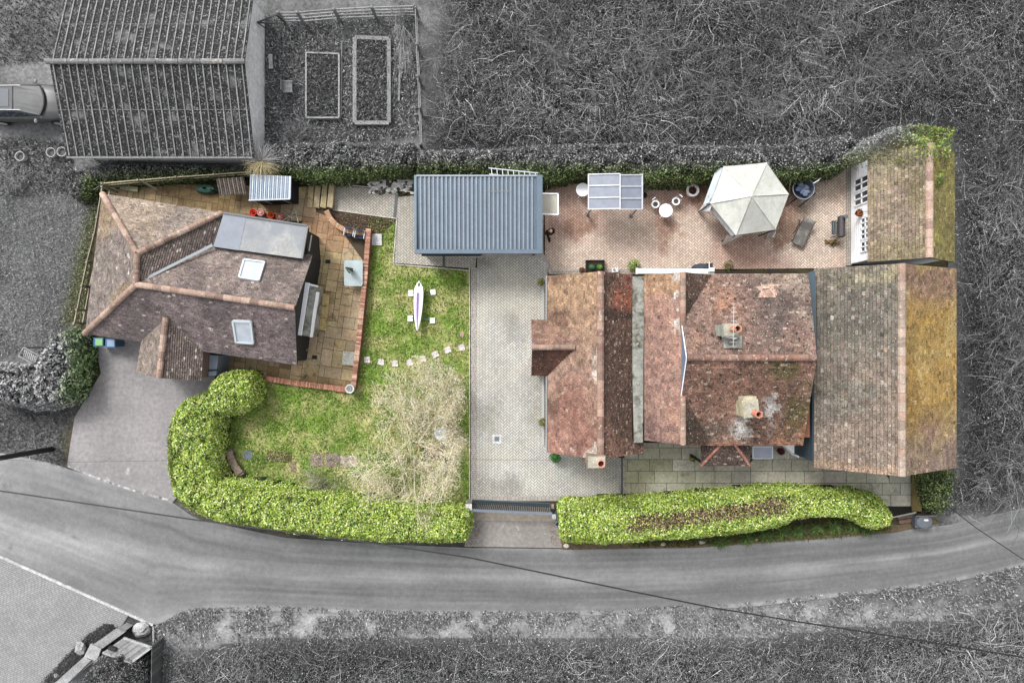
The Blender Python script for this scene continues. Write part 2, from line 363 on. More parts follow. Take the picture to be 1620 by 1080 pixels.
def hedge(name, foot, h, label, cat, cols, wts, dens=420, size=(.05, .08), edge=.35, inset=.08, rough=.12, extra=None, grp=None, grey=True, gain=1, coltop=None, twigs=0, asp=.45, soft=.45, seed=0, corecol=(.02, .03, .012)):
    """foot: metres. Leaves over a rounded body, plus a dark lumpy core of branches inside"""
    g = np.random.default_rng(100 + seed); foot = [tuple(p[:2]) for p in foot]
    cx = sum(p[0] for p in foot) / len(foot); cy = sum(p[1] for p in foot) / len(foot)
    r = root(name, (cx, cy, 0), label, cat, grp)
    def topz(x, y):
        d = edist(x, y, foot); return h * (1 + (vnoise(x, y, .9, 5 + seed) - .5) * rough * 2 + (vnoise(x, y, 3.5, 9 + seed) - .5) * rough * 1.2) - np.exp(-d / (edge * .45)) * edge * 1.1
    x, y = scatter(foot, dens, g); z = topz(x, y) - np.abs(g.normal(size=len(x))) * .06
    nx = np.stack([g.normal(size=len(x)) * .45, g.normal(size=len(x)) * .45, np.ones(len(x))], 1)
    pos = [np.stack([x, y, z], 1)]; nr = [nx]
    f2 = ccw(foot)
    for i in range(len(f2)):                                # side faces
        a = np.array(f2[i]); b = np.array(f2[(i + 1) % len(f2)]); ln = np.hypot(*(b - a)); n = int(ln * h * dens * .55)
        if n < 1: continue
        t = g.random(n); zz = g.random(n) ** .8 * h * .97; nv = np.array([(b - a)[1], -(b - a)[0]]) / ln
        pt = a + (b - a) * t[:, None]; rnd = -np.exp(-(h - zz) / (edge * .6)) * edge * .55 + g.normal(size=n) * .04 + (vnoise(pt[:, 0] + zz, pt[:, 1] - zz, 1.3, 3) - .5) * .25
        pt = pt + nv * rnd[:, None]; pos.append(np.column_stack([pt, zz])); nr.append(np.column_stack([np.tile(nv, (n, 1)), np.full(n, .5)]) + g.normal(size=(n, 3)) * .4)
    pos = np.concatenate(pos); nr = np.concatenate(nr); n = len(pos)
    C = pick(n, cols, wts, .3, g) * (.82 + .36 * vnoise(pos[:, 0], pos[:, 1], 1.7, 19)[:, None])
    if coltop is not None: C = coltop(pos, C, g)
    k = np.ones(n, bool)
    if extra is not None: k = extra(pos, g); pos, nr, C = pos[k], nr[k], C[k]; n = len(pos)
    if grey: C = greyout(C, pos[:, 0], pos[:, 1], soft, gain)
    V, F = leaf_mesh(pos, nr, g.uniform(size[0], size[1], n), asp, .18, g)
    npmesh('foliage', V, F, np.repeat(C, 4, 0), MAT['leaf'], r)
    # core
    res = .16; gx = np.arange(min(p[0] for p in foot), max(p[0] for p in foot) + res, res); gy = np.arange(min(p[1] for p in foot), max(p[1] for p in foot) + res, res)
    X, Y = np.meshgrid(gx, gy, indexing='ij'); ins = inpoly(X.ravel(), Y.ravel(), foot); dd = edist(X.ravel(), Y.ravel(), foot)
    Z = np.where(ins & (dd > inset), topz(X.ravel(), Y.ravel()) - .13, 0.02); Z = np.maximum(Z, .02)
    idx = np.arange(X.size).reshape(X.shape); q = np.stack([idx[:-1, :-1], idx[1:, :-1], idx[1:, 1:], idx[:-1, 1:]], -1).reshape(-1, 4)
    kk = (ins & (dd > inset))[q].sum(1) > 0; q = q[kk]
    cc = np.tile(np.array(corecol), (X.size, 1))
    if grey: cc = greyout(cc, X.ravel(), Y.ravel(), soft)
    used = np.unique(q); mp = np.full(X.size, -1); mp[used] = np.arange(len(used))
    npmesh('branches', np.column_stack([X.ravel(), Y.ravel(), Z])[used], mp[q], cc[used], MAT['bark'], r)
    if twigs:
        x, y = scatter(foot, twigs, g); p = np.stack([x, y, topz(x, y) - .25], 1); d = g.normal(size=p.shape) + np.array([0, 0, .6])
        V, F, per = twig_mesh(p, d, g.uniform(.3, .8, len(x)), g.uniform(.008, .014, len(x)), 3, .35, .1, g)
        C = pick(len(x), [S(120, 112, 95), S(170, 160, 140), S(80, 74, 60)], [3, 2, 2], .3, g)
        if grey: C = greyout(C, x, y, soft)
        npmesh('twigs', V, F, np.repeat(C, per, 0), MAT['bark'], r)
    return r
def tree_branches(base, top_r, height, levels, g, spread=1.0, n0=7, trunk_r=.12, flat=.5, shape=None):
    """recursive limbs -> list of (points, radii)"""
    out = []
    def grow(p, d, L, r, lev):
        pts = [p]; rad = [r]; n = 5
        for k in range(n):
            d = (d + Vector((g.gauss(0, .22), g.gauss(0, .22), g.gauss(0, .12) - (.02 if lev > 1 else 0)))).normalized()
            p = p + d * (L / n); pts.append(p); rad.append(max(.004, r * (1 - .7 * (k + 1) / n)))
        out.append((pts, rad, lev))
        if lev < levels:
            for _ in range(n0 if lev == 0 else (6 if lev == 1 else 5)):
                k = g.randint(1 if lev else 2, n); q = pts[k]; a = g.uniform(0, 6.283)
                if lev == 0: nd = Vector((math.cos(a) * spread, math.sin(a) * spread, flat))
                else:
                    nd = d.copy(); nd += Vector((g.gauss(0, .8), g.gauss(0, .8), g.gauss(.05, .35)))
                grow(q, nd.normalized(), L * g.uniform(.45, .8) if lev else top_r * g.uniform(.6, 1.0), max(.005, rad[k] * .6), lev + 1)
    grow(Vector(base), Vector((.05, .02, 1)), height, trunk_r, 0)
    return out

# ------------------------------------------------------------ materials
MAT = {}
MAT['leaf'] = M('leaf', None, .55, 0, 1, .2, 9, 0)
MAT['bark'] = M('bark', None, .9, .2, 2, .3, 14, .4)
MAT['wood_dark'] = M('wood_dark', S(48, 42, 38), .9, .3, 2, .3, 20)
MAT['tile'] = M('tile', None, .85, .3, 2.6, .45, 13, .6, 40, stains=[(S(208, 200, 188), 13, .66, .025), (S(70, 58, 52), 7, .64, .05)], grain=.3)
MAT['tile_leafy'] = M('tile_leafy', None, .85, .32, 2.6, .5, 13, .6, 40, stains=[(S(54, 46, 38), 6.0, .60, .04), (S(218, 208, 192), 12, .635, .025)], grain=.35)
MAT['tile_mossy'] = M('tile_mossy', None, .9, .28, 2.6, .5, 15, .6, 40, stains=[(S(70, 62, 44), 7, .62, .04), (S(222, 212, 190), 13, .65, .025)], grain=.35)
MAT['ridge'] = M('ridge', None, .85, .15, 1.5, .3, 14, .4, 30, stains=[(S(205, 195, 180), 5, .62, .05)], grain=.2)
MAT['paver'] = M('paver', None, .9, .13, .5, .12, 14, .25, 50, grain=.12)
MAT['slabs'] = M('slabs', None, .9, .22, 1.3, .22, 9, .4, 20, stains=[(S(70, 60, 42), 1.4, .66, .08)], grain=.15)
MAT['grey_slabs'] = M('grey_slabs', None, .9, .2, 1.0, .22, 9, .4, 20, stains=[(S(96, 94, 78), 1.2, .66, .1)], grain=.15)
MAT['plain'] = M('plain', None, .7, .08, 2, .1, 20, .1)
MAT['stone'] = M('stone', None, .9, .25, 3, .3, 14, .6, 25)
MAT['metal'] = M('metal', None, .45, .08, 1.5, .12, 12, .05, metallic=.25, stains=[(S(120, 126, 130), 1.3, .76, .1)])
MAT['black'] = M('black', S(34, 36, 38), .5, .1, 2, .1, 20, .05)
MAT['brick'] = M('brick', None, .9, .2, 3, .3, 14, .4)
MAT['lead'] = M('lead', S(158, 158, 150), .6, .3, 1.6, .25, 8, .3, stains=[(S(86, 82, 66), 1.8, .58, .08), (S(205, 203, 192), 3.4, .64, .06)])
MAT['cloth'] = M('cloth', None, .9, .14, 1.1, .1, 12, .3, 9, stains=[(S(178, 178, 168), 2.2, .64, .14)])
MAT['white'] = M('white', (.87, .88, .9), .5, .04, 2, .05, 10, .05)
MAT['conc'] = M('conc', None, .92, .16, .5, .2, 5, .3, 40, grain=.25, stains=[(S(92, 88, 86), .55, .70, .06), (S(205, 200, 192), 1.1, .70, .05)])
MAT['road'] = M('road', None, .92, .1, .35, .12, 4, .4, 60, grain=.4, stains=[(S(112), .9, .68, .05)])
MAT['ground'] = M('ground', None, .95, .35, .8, .4, 7, .6, 20, grain=.35)
MAT['lawn'] = M('lawn', S(120, 148, 62), .95, .35, .7, .4, 5, .6, 15, grain=.3, stains=[(S(192, 184, 128), .8, .54, .09), (S(196, 176, 140), 2.2, .68, .04)])
MAT['glass'] = glass('glass', S(150, 158, 168))
MAT['darkglass'] = glass('darkglass', S(58, 66, 76))
MAT['clear'] = glass('clear', S(205, 218, 220), .1, .62)

# ------------------------------------------------------------ the setting: ground, road, drives
def gridmesh(name, xs, ys, zf, cf, mat, kind='structure', cut=None):
    X, Y = np.meshgrid(xs, ys, indexing='ij'); x, y = X.ravel(), Y.ravel()
    idx = np.arange(X.size).reshape(X.shape); q = np.stack([idx[:-1, :-1], idx[1:, :-1], idx[1:, 1:], idx[:-1, 1:]], -1).reshape(-1, 4)
    o = npmesh(name, np.column_stack([x, y, zf(x, y)]), q, cf(x, y), MAT[mat], None, True); o['kind'] = kind; return o
fine = np.arange(-31, 31.01, .3)
xs = np.concatenate([[-250, -120, -70, -45, -36], fine, [36, 45, 70, 120, 250]])
ys = np.concatenate([[-250, -120, -60, -36, -26], np.arange(-22, 22.01, .3), [26, 36, 60, 120, 250]])
GRAVEL = PP([(-40, -40), (95, -40), (90, 210), (-40, 225)])
def gcol(x, y):
    n = vnoise(x, y, .35, 21)[:, None]; dark = np.array(S(78)); lite = np.array(S(132)); C = dark * (1 - n) + lite * n
    m = inpoly(x, y, GRAVEL)[:, None] * .85; C = C * (1 - m) + np.array(S(128)) * (.7 + .6 * vnoise(x, y, .5, 4)[:, None]) * m
    bk = (sstep(-y, 13.6, 14.4) * (1 - sstep(-y, 15.4, 16.6)) * sstep(x, -20, -17))[:, None] * .8; C = C * (1 - bk) + np.array(S(158)) * (.75 + .5 * vnoise(x, y, .8, 14)[:, None]) * bk
    t = tint(x, y)[:, None]; return C * (1 - t) + np.array(S(74, 68, 46)) * t
gridmesh('ground', xs, ys, lambda x, y: (vnoise(x, y, .5, 2) - .5) * .05 - .055, gcol, 'ground')

rt = [(-1200, 520), (0, 716), (85, 733), (110, 742), (270, 792), (310, 820), (450, 850), (600, 860), (745, 866), (890, 868), (1100, 864), (1300, 850), (1415, 840), (1500, 830), (1620, 803), (2600, 540)]
rb = [(-1200, 640), (-150, 812), (0, 880), (243, 988), (330, 968), (420, 966), (600, 972), (850, 974), (1000, 972), (1200, 958), (1480, 926), (1620, 896), (2600, 640)]
px = np.concatenate([np.arange(-1200, -20, 60), np.arange(-20, 1650, 12), np.arange(1660, 2601, 60)]); nt_ = 60
RV = []; RC = []
for i, a in enumerate(px):
    t0 = np.interp(a, *zip(*rt)); b0 = np.interp(a, *zip(*rb))
    if 110 < a < 900: b0 = b0
    for j in range(nt_ + 1):
        t = j / nt_; y = t0 + (b0 - t0) * t; p = P(a, y); RV.append((p.x, p.y, .004))
        wv = float(vnoise([a * .012], [y * .05], 1, 31)[0]); w2 = float(vnoise([a * .05], [y * .05], 1, 33)[0])
        if a < 243: tt = (y - t0) / max(1, (985 - .0 * a - t0)); 
        else: tt = t
        g = 124 + 20 * math.exp(-((tt - .46 - .04 * (wv - .5)) / .07) ** 2) * (wv * .9 + .35) - 12 * math.exp(-((tt - .25) / .12) ** 2) - 9 * math.exp(-((tt - .72) / .12) ** 2)
        g += 30 * math.exp(-((tt - .97) / .05) ** 2) * (w2 + .3) + 14 * math.exp(-((tt - .02) / .05) ** 2) * w2
        if a < 420: g += 22 * (1 - max(0, a) / 420)
        sk = float(vnoise([a * .004 + 3], [t * 22], 1, 35, 4)[0]) - .5; RC.append(S(g - 3 + (wv - .5) * 14 + (w2 - .5) * 12 + sk * 34))
idx = np.arange(len(RV)).reshape(len(px), nt_ + 1)
q = np.stack([idx[:-1, :-1], idx[:-1, 1:], idx[1:, 1:], idx[1:, :-1]], -1).reshape(-1, 4)[:, ::-1]
npmesh('road', RV, q[:, ::-1], np.array(RC), MAT['road'])['kind'] = 'structure'

def sheet(name, poly, z, col, mat, kind='structure', th=.03):
    mb = MB(); mb.prism([p[:2] for p in poly], z - th, z, col); o = mb.build(name, MAT[mat]); o['kind'] = kind; return o
# concrete drive on the left, apron at the gate
sheet('driveway', PP([(150, 540), (160, 590), (118, 660), (106, 738), (190, 770), (272, 796), (300, 760), (340, 600), (345, 530)]), .012, S(150, 146, 146), 'conc')
sheet('gate_apron', PP([(742, 808), (886, 808), (892, 866), (735, 864)]), .014, S(146, 141, 136), 'conc')
sheet('gate_threshold', PP([(748, 797), (876, 797), (878, 824), (750, 822)]), .05, S(172, 162, 148), 'conc', th=.07)
sheet('lawn', PP([(583, 343), (630, 346), (622, 418), (743, 428), (743, 846), (600, 846), (450, 830), (340, 800), (345, 640), (405, 595), (560, 622), (575, 480)]), .016, None or (.2, .2, .2), 'lawn')
sheet('soil_bed', PP([(515, 330), (630, 346), (590, 385), (548, 372)]), .03, S(82, 66, 52), 'stone')
# paved bay at the bottom left, kerb and slot drain
sheet('paved_bay', PP([(-60, 852), (0, 880), (205, 971), (168, 1030), (120, 1110), (-60, 1110)]), .012, S(120, 120, 120), 'conc')

def pave(name, polys, ang, L, W, colfn, z, mat, joint, gap=.0155, th=.02, pattern='herring', kind='structure', base=True, seed=3, lab=None):
    mb = MB(); r = random.Random(seed); cs, sn = math.cos(ang), math.sin(ang); recs = []
    for poly in polys:
        poly = ccw([p[:2] for p in poly]); loc = [(p[0] * cs + p[1] * sn, -p[0] * sn + p[1] * cs) for p in poly]
        x0, x1 = min(p[0] for p in loc), max(p[0] for p in loc); y0, y1 = min(p[1] for p in loc), max(p[1] for p in loc); rects = []
        if pattern == 'herring':
            for j in range(int(y0 / W) - 2, int(y1 / W) + 3):
                for i in range(int(x0 / W) - 2, int(x1 / W) + 3):
                    k = (i + j) % 4
                    if k == 0: rects.append((i * W, j * W, (i + 2) * W, (j + 1) * W))
                    elif k == 2: rects.append((i * W, j * W, (i + 1) * W, (j + 2) * W))
        elif pattern == 'course':
            j = 0; y = y0 - r.random() * .1
            while y < y1:
                x = x0 - r.random() * L
                while x < x1:
                    l = L * (r.uniform(.75, 1.25) if L > .3 else 1); rects.append((x, y, x + l, y + W)); x += l
                y += W
        else:                                                # random rectangular flags
            u = W; nx, ny = int((x1 - x0) / u) + 2, int((y1 - y0) / u) + 2; occ = set()
            for j in range(ny):
                for i in range(nx):
                    if (i, j) in occ: continue
                    for a, b in r.sample([(2, 2), (3, 2), (2, 3), (2, 1), (1, 2), (3, 2), (2, 2)], 7) + [(1, 1)]:
                        cells = [(i + s, j + t) for s in range(a) for t in range(b)]
                        if all(c not in occ for c in cells): break
                    occ.update(cells); rects.append((x0 + i * u, y0 + j * u, x0 + (i + a) * u, y0 + (j + b) * u))
        for a, b, c, d in rects:
            g = gap / 2; q = clip2([(a + g, b + g), (c - g, b + g), (c - g, d - g), (a + g, d - g)], loc)
            if len(q) > 2: recs.append([(p[0] * cs - p[1] * sn, p[0] * sn + p[1] * cs) for p in q])
    A = np.array([(sum(p[0] for p in q) / len(q), sum(p[1] for p in q) / len(q)) for q in recs]); C = colfn(A[:, 0], A[:, 1], 0, np.random.default_rng(seed))
    for q, c in zip(recs, C):
        dz = r.random() * .004; n = len(q); tx, ty = (r.random() - .5) * .01, (r.random() - .5) * .01; cx, cy = q[0]
        mb.add([(p[0], p[1], z + dz + (p[0] - cx) * tx + (p[1] - cy) * ty) for p in q], [tuple(range(n))], tuple(c))
    o = mb.build(name, MAT[mat]); o['kind'] = kind
    if base:
        for k, poly in enumerate(polys): sheet('paving_joints', poly, z - .006 - .0012 * k, joint, 'plain', th=.02)
    return o
greyp = colmix(S(200, 198, 190), .1, [(S(150, 148, 138), .35, .52, .12, 41, .6, None), (S(205, 200, 184), .5, .6, .1, 42, .6, None)], hue=.03)
A1 = PP([(755, 405), (866, 405), (866, 783), (755, 783)]); A2 = PP([(866, 700), (978, 700), (978, 783), (866, 783)])
A3 = PP([(629, 340), (760, 340), (752, 425), (623, 416)]); A4 = PP([(760, 340), (860, 340), (860, 405), (760, 405)]); A5 = PP([(629, 312), (860, 290), (860, 340), (629, 340)])
pave('block_paved_drive', [A1, A2], R(-45), .226, .113, greyp, .02, 'paver', S(50, 50, 46))
pave('block_path', [A3, A4, A5, PP([(534, 293), (629, 303), (629, 345), (519, 331)])], R(-45), .226, .113, colmix(S(186, 180, 168), .12, hue=.03), .02, 'paver', S(52, 50, 46))
pave('paving_border', [PP([(745, 424), (755, 424), (755, 792), (745, 792)]), PP([(755, 783), (980, 783), (980, 792), (755, 792)]), PP([(978, 724), (988, 724), (988, 792), (978, 792)]),
     PP([(742, 402), (860, 402), (860, 408), (742, 408)]), PP([(858, 404), (864, 402), (875, 428), (868, 432)]), PP([(868, 426), (1010, 426), (1010, 434), (868, 434)])], 0, .2, .1, colmix(S(182, 176, 168), .12, hue=.03), .024, 'paver', S(88, 86, 80), pattern='course')
redp = colmix(S(202, 170, 154), .15, [(S(222, 206, 188), .25, .46, .14, 43, .75, None), (S(150, 112, 92), .5, .6, .1, 44, .7, None), (S(120, 100, 80), .5, .62, .1, 47, .6, lambda X, Y: sstep(Y, 7.2, 8.3))], hue=.05)
pave('red_block_terrace', [PP([(862, 285), (1338, 262), (1338, 300), (862, 300)]), PP([(862, 300), (1338, 300), (1338, 424), (875, 428), (862, 402)])], R(-45), .226, .113, redp, .02, 'paver', S(66, 46, 38))
pave('terrace_edge_strip', [PP([(1338, 262), (1347, 262), (1347, 420), (1338, 420)])], R(90), .2, .1, colmix(S(178, 170, 158), .12, hue=.03), .024, 'paver', S(100, 96, 88), pattern='course')
ys_ = colmix(S(186, 164, 126), .17, [(S(120, 98, 64), .4, .55, .1, 51, .75, None), (S(190, 170, 140), .6, .6, .08, 52, .8, None), (S(176, 128, 98), .5, .5, .1, 53, .7, lambda X, Y: sstep(Y, 4.6, 5.6) * sstep(X, -11.5, -10.5))], hue=.05)
pave('left_patio', [PP([(168, 290), (500, 296), (500, 350), (160, 350)]), PP([(500, 310), (516, 332), (545, 352), (583, 366), (560, 620), (480, 610)]), PP([(480, 350), (500, 350), (500, 613), (330, 592), (330, 540)])], R(-8.4), .6, .3, ys_, .03, 'slabs', S(76, 64, 46), gap=.022, pattern='flags')
gs = colmix(S(182, 178, 160), .11, [(S(150, 152, 116), .4, .48, .12, 61, .75, lambda X, Y: 1 - sstep(X, 9.5, 12)), (S(178, 174, 162), .5, .6, .1, 62, .6, None)], hue=.03)
pave('front_terrace', [PP([(988, 700), (1450, 700), (1450, 800), (988, 800)])], 0, .98, .62, gs, .03, 'grey_slabs', S(62, 62, 46), gap=.024, pattern='course')
pave('bay_paving', [PP([(-60, 855), (0, 882), (203, 973), (168, 1028), (120, 1105), (-60, 1105)])], R(24), .2, .1, colmix(S(156), .09, hue=0), .02, 'paver', S(100), pattern='course')
mb = MB()
for a, b, c, d in ((743, 424, 743, 794), (622, 418, 743, 428), (628, 346, 622, 418), (527, 332, 628, 346), (533, 291, 655, 304)):
    mb.bar(P(a, b, .02), P(c, d, .02), .05, .09, S(205, 200, 190))
mb.build('path_kerb', MAT['stone'])['kind'] = 'structure'
mb = MB()
n = 40
for i in range(n):
    p = P(-60 + 303 * i / n, 852.5 + 135.5 * i / n, .03); q = P(-60 + 303 * (i + .96) / n, 852.5 + 135.5 * (i + .96) / n, .03); mb.bar(p, q, .13, .12, S(188 + random.random() * 25))
for i in range(12):
    mb.bar(P(243, 985 + 5 + i * 3, .03), P(243, 985 + 5 + (i + .9) * 3, .03), .1, .1, S(160 + random.random() * 30))
mb.build('bay_kerb', MAT['stone'])['kind'] = 'structure'
mb = MB()
for i in range(34):                                         # cobbled drain line across the drive mouth
    t = i / 34; x = 110 + (268 - 110) * t; y = 738 + 52 * t + 4 * math.sin(t * 3); p = P(x, y, .0)
    mb.box(p.x, p.y, 0, .12 + random.random() * .04, .1, .022, -.34, S(120 + random.random() * 90))
mb.build('drain_cobbles', MAT['stone'])['kind'] = 'structure'
mb = MB()
for i in range(14):                                         # curved doorstep of the front porch
    a = R(112 + 136 * i / 13); p = P(866, 550); mb.box(p.x + 1.08 * math.cos(a), p.y + 1.38 * math.sin(a), .018, .12, .24, .012, a, S(188, 184, 172))
mb.build('step_edging', MAT['stone'])['kind'] = 'structure'
mb = MB()
for x0, y0, x1, y1, wd in ((628, 307, 624, 345, .16), (702, 402, 702, 427, .12), (984, 724, 984, 792, .1)):
    mb.bar(P(x0, y0, .034), P(x1, y1, .034), wd, .01, S(88, 92, 94))
mb.build('drain_channel', MAT['metal'])['kind'] = 'structure'

# ------------------------------------------------------------ grass and ground cover
LAWN = PP([(583, 343), (628, 346), (622, 418), (743, 428), (743, 846), (600, 846), (450, 830), (340, 800), (345, 640), (405, 595), (560, 622), (575, 480)])
grass('grass', LAWN, 420, [S(164, 186, 92), S(118, 154, 58), S(212, 208, 150), S(70, 108, 38)], [4, 3.4, 2.8, 1.8], (.04, .1), .02, 1.2, 'mown green and straw coloured lawn grass beside the paved drive', grey=False, z0=.016, keep=lambda x, y: vnoise(x, y, 1.4, 61) > rng.random(len(x)) * .75 - .1)
g3 = [S(128), S(92), S(160), S(60)]
grass('meadow_grass', PP([(-30, 300), (160, 290), (128, 520), (112, 560), (-30, 560)]), 480, [S(170, 180, 140), S(134, 152, 94), S(200, 204, 170)], [4, 3, 2], (.04, .1), .016, 1.3, 'rough grass field left of the tiled annexe and its fence', gain=1.15)
grass('verge_grass', PP([(-30, 590), (140, 590), (118, 640), (104, 690), (106, 738), (60, 726), (-30, 706)]), 230, [S(104, 112, 64), S(146, 150, 100), S(66, 76, 40)], [4, 3, 3], (.06, .14), .024, 1.3, 'grassy verge around the foot of the utility pole', gain=1.2)
grass('rough_grass', PP([(422, 25), (660, 14), (668, 215), (420, 232)]), 260, [S(160), S(200), S(96), S(230)], [4, 3, 3, 1.4], (.08, .2), .022, 1.2, 'rough grass growing in the fenced vegetable garden')
grass('bank_grass', PP([(245, 988), (300, 962), (420, 958), (600, 965), (900, 967), (1200, 951), (1480, 920), (1700, 878), (1700, 1010), (1480, 1050), (1200, 1070), (900, 1070), (600, 1070), (420, 1070), (330, 1110), (243, 1110)]), 430, [S(140), S(176), S(92), S(208)], [4, 3, 2.5, 1.4], (.05, .14), .022, 1.3, 'grassy bank along the lower edge of the lane', keep=lambda x, y: (vnoise(x, y, 1.6, 63) > .3 + .25 * rng.random(len(x))) & (rng.random(len(x)) > sstep(-y + 1.6 * (vnoise(x, y, .4, 64) - .5) + .06 * np.maximum(x - 12, 0) ** 1.35, 14.7, 16.9)))
grass('weedy_gravel', PP([(-30, 215), (118, 225), (112, 262), (160, 285), (150, 300), (-30, 318)]), 240, [S(110), S(160), S(70), S(200)], [4, 3, 3, 1.5], (.05, .14), .03, 1.4, 'weeds and stones below the parked car')
grass('yard_weeds', PP([(-30, -30), (100, -30), (84, 95), (-30, 110)]), 150, [S(100), S(60), S(140)], [4, 3, 1], (.04, .12), .03, 1.4, 'low weeds and dead leaves on the yard above the parked car')

# thicket: too many stems to count
SC1 = PP([(705, -120), (1760, -120), (1760, 760), (1622, 800), (1520, 822), (1496, 800), (1494, 762), (1500, 740), (1494, 400), (1494, 232), (1480, 215), (1370, 225), (1330, 250), (1100, 258), (860, 258), (662, 256), (668, 180), (690, 60)])
SC2 = PP([(250, 1035), (420, 1000), (620, 1000), (900, 1005), (1200, 1000), (1480, 972), (1760, 918), (1760, 1180), (250, 1180)])
def thicket(name, poly, dt, dl, zr, label, cat, tcols, lcols, seed=0, lsize=(.02, .05)):
    g = np.random.default_rng(300 + seed); hz = lambda x, y: zr[0] + (zr[1] - zr[0]) * vnoise(x, y, .28, 70 + seed) * sstep(edist(x, y, poly), 0, 1.8)
    x, y = scatter(poly, dt, g); k = edist(x, y, poly) > g.random(len(x)) * 1.3; x, y = x[k], y[k]; n = len(x); z = hz(x, y) * g.uniform(.35, 1.05, n); az = vnoise(x, y, .3, 80 + seed, 2) * 16 + g.normal(size=n) * .95
    d = np.stack([np.cos(az), np.sin(az), g.normal(size=n) * .35 + .12], 1); big = g.random(n) < .06
    L = np.where(big, g.uniform(.7, 1.9, n), g.uniform(.14, .42, n)); r = np.where(big, g.uniform(.008, .014, n), g.uniform(.005, .0095, n))
    V, F, per = twig_mesh(np.stack([x, y, z], 1), d, L, r, 4, .3, .1, g)
    C = pick(n, [S(c) for c in tcols], [3, 3, 2, 1.2], .3, g); C *= (.35 + 1.2 * vnoise(x, y, .2, 90 + seed))[:, None]
    C[big] *= 1.25; C = greyout(C, x, y)
    ob = npmesh(name, V, F, np.repeat(C, per, 0), MAT['bark']); tag(ob, label, cat, None, 'stuff')
    x, y = scatter(poly, dl, g); k = edist(x, y, poly) > g.random(len(x)) * 1.3; x, y = x[k], y[k]; n = len(x); z = hz(x, y) * g.uniform(.1, .95, n); nr = g.normal(size=(n, 3)) + np.array([0, 0, .8])
    V, F = leaf_mesh(np.stack([x, y, z], 1), nr, g.uniform(*lsize, n), .5, .2, g); C = pick(n, [S(c) for c in lcols], [4, 3, 2, 1], .35, g) * (.4 + 1.2 * vnoise(x, y, .25, 95 + seed))[:, None]  # brightest leaf tones are highlight dots painted in at random
    lv = npmesh(name + '_leaves', V, F, np.repeat(C, 4, 0), MAT['leaf']); tag(lv, label.replace('stems', 'leaves').replace('twigs', 'leaves'), cat, None, 'stuff')
    # dark leaf mould and low growth under it
    res = .3; gx = np.arange(min(p[0] for p in poly), max(p[0] for p in poly), res); gy = np.arange(min(p[1] for p in poly), max(p[1] for p in poly), res)
    X, Y = np.meshgrid(gx, gy, indexing='ij'); xx, yy = X.ravel(), Y.ravel(); ins = inpoly(xx, yy, poly) & (edist(xx, yy, poly) > .1)
    idx = np.arange(X.size).reshape(X.shape); q = np.stack([idx[:-1, :-1], idx[1:, :-1], idx[1:, 1:], idx[:-1, 1:]], -1).reshape(-1, 4); q = q[ins[q].all(1)]
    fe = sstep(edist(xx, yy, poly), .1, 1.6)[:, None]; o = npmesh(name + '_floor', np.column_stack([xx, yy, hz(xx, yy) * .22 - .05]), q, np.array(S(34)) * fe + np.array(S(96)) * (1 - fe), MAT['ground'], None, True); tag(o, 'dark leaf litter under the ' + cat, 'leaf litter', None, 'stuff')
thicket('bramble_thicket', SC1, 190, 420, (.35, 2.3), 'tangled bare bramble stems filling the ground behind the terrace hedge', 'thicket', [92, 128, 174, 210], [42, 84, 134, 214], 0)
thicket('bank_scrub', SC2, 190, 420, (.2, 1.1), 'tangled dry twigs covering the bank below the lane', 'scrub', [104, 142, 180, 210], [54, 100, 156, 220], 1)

# ------------------------------------------------------------ the main house
def fl(poly): return [Vector(p) for p in poly]
house = root('house', (9, 0, 0), 'large red brown tiled house with joined roofs and a mossy wing, right of the drive', 'house')
wl = MB()
W1 = [(1.95, 3.0), (7.4, 3.0), (7.4, -4.55), (5.9, -4.55), (5.9, -5.25), (1.95, -5.25)]
wl.prism(W1, 0, 2.48, S(150, 100, 80)); wl.prism([(7.4, 3.0), (14.3, 3.0), (14.3, -4.6), (7.4, -4.6)], 0, 3.2, S(150, 100, 80))
wl.prism([(1.1, .9), (1.95, .9), (1.95, -1.5), (1.1, -1.5)], 0, 2.45, S(150, 100, 80))
wl.add([(1.95, -5.25, 2.48), (5.7, -5.25, 2.48), (4.08, -5.25, 4.3)], [(0, 1, 2)], S(150, 100, 80)); wl.add([(1.95, 3.0, 2.48), (5.7, 3.0, 2.48), (4.08, 3.0, 4.3)], [(2, 1, 0)], S(150, 100, 80))
wl.add([(5.9, -4.55, 2.48), (7.84, -4.55, 4.5), (9.8, -4.55, 2.48)], [(0, 2, 1)], S(150, 100, 80))
wl.add([(5.9, 3.0, 2.48), (7.84, 3.0, 4.5), (9.8, 3.0, 2.48)], [(0, 1, 2)], S(150, 100, 80))
wl.build('wall', MAT['brick'], house)
zr1, ze1 = 4.5, 2.5
warm = S(156, 112, 92)
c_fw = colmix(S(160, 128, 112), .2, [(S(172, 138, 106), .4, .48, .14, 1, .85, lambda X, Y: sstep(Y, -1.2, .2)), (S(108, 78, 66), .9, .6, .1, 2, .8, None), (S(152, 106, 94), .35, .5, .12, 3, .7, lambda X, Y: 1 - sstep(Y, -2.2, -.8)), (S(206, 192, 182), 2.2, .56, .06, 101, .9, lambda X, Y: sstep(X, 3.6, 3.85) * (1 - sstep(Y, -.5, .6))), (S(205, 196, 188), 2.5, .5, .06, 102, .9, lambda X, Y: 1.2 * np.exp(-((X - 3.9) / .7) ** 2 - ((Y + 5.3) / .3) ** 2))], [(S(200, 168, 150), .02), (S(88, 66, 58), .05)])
c_fw0 = c_fw
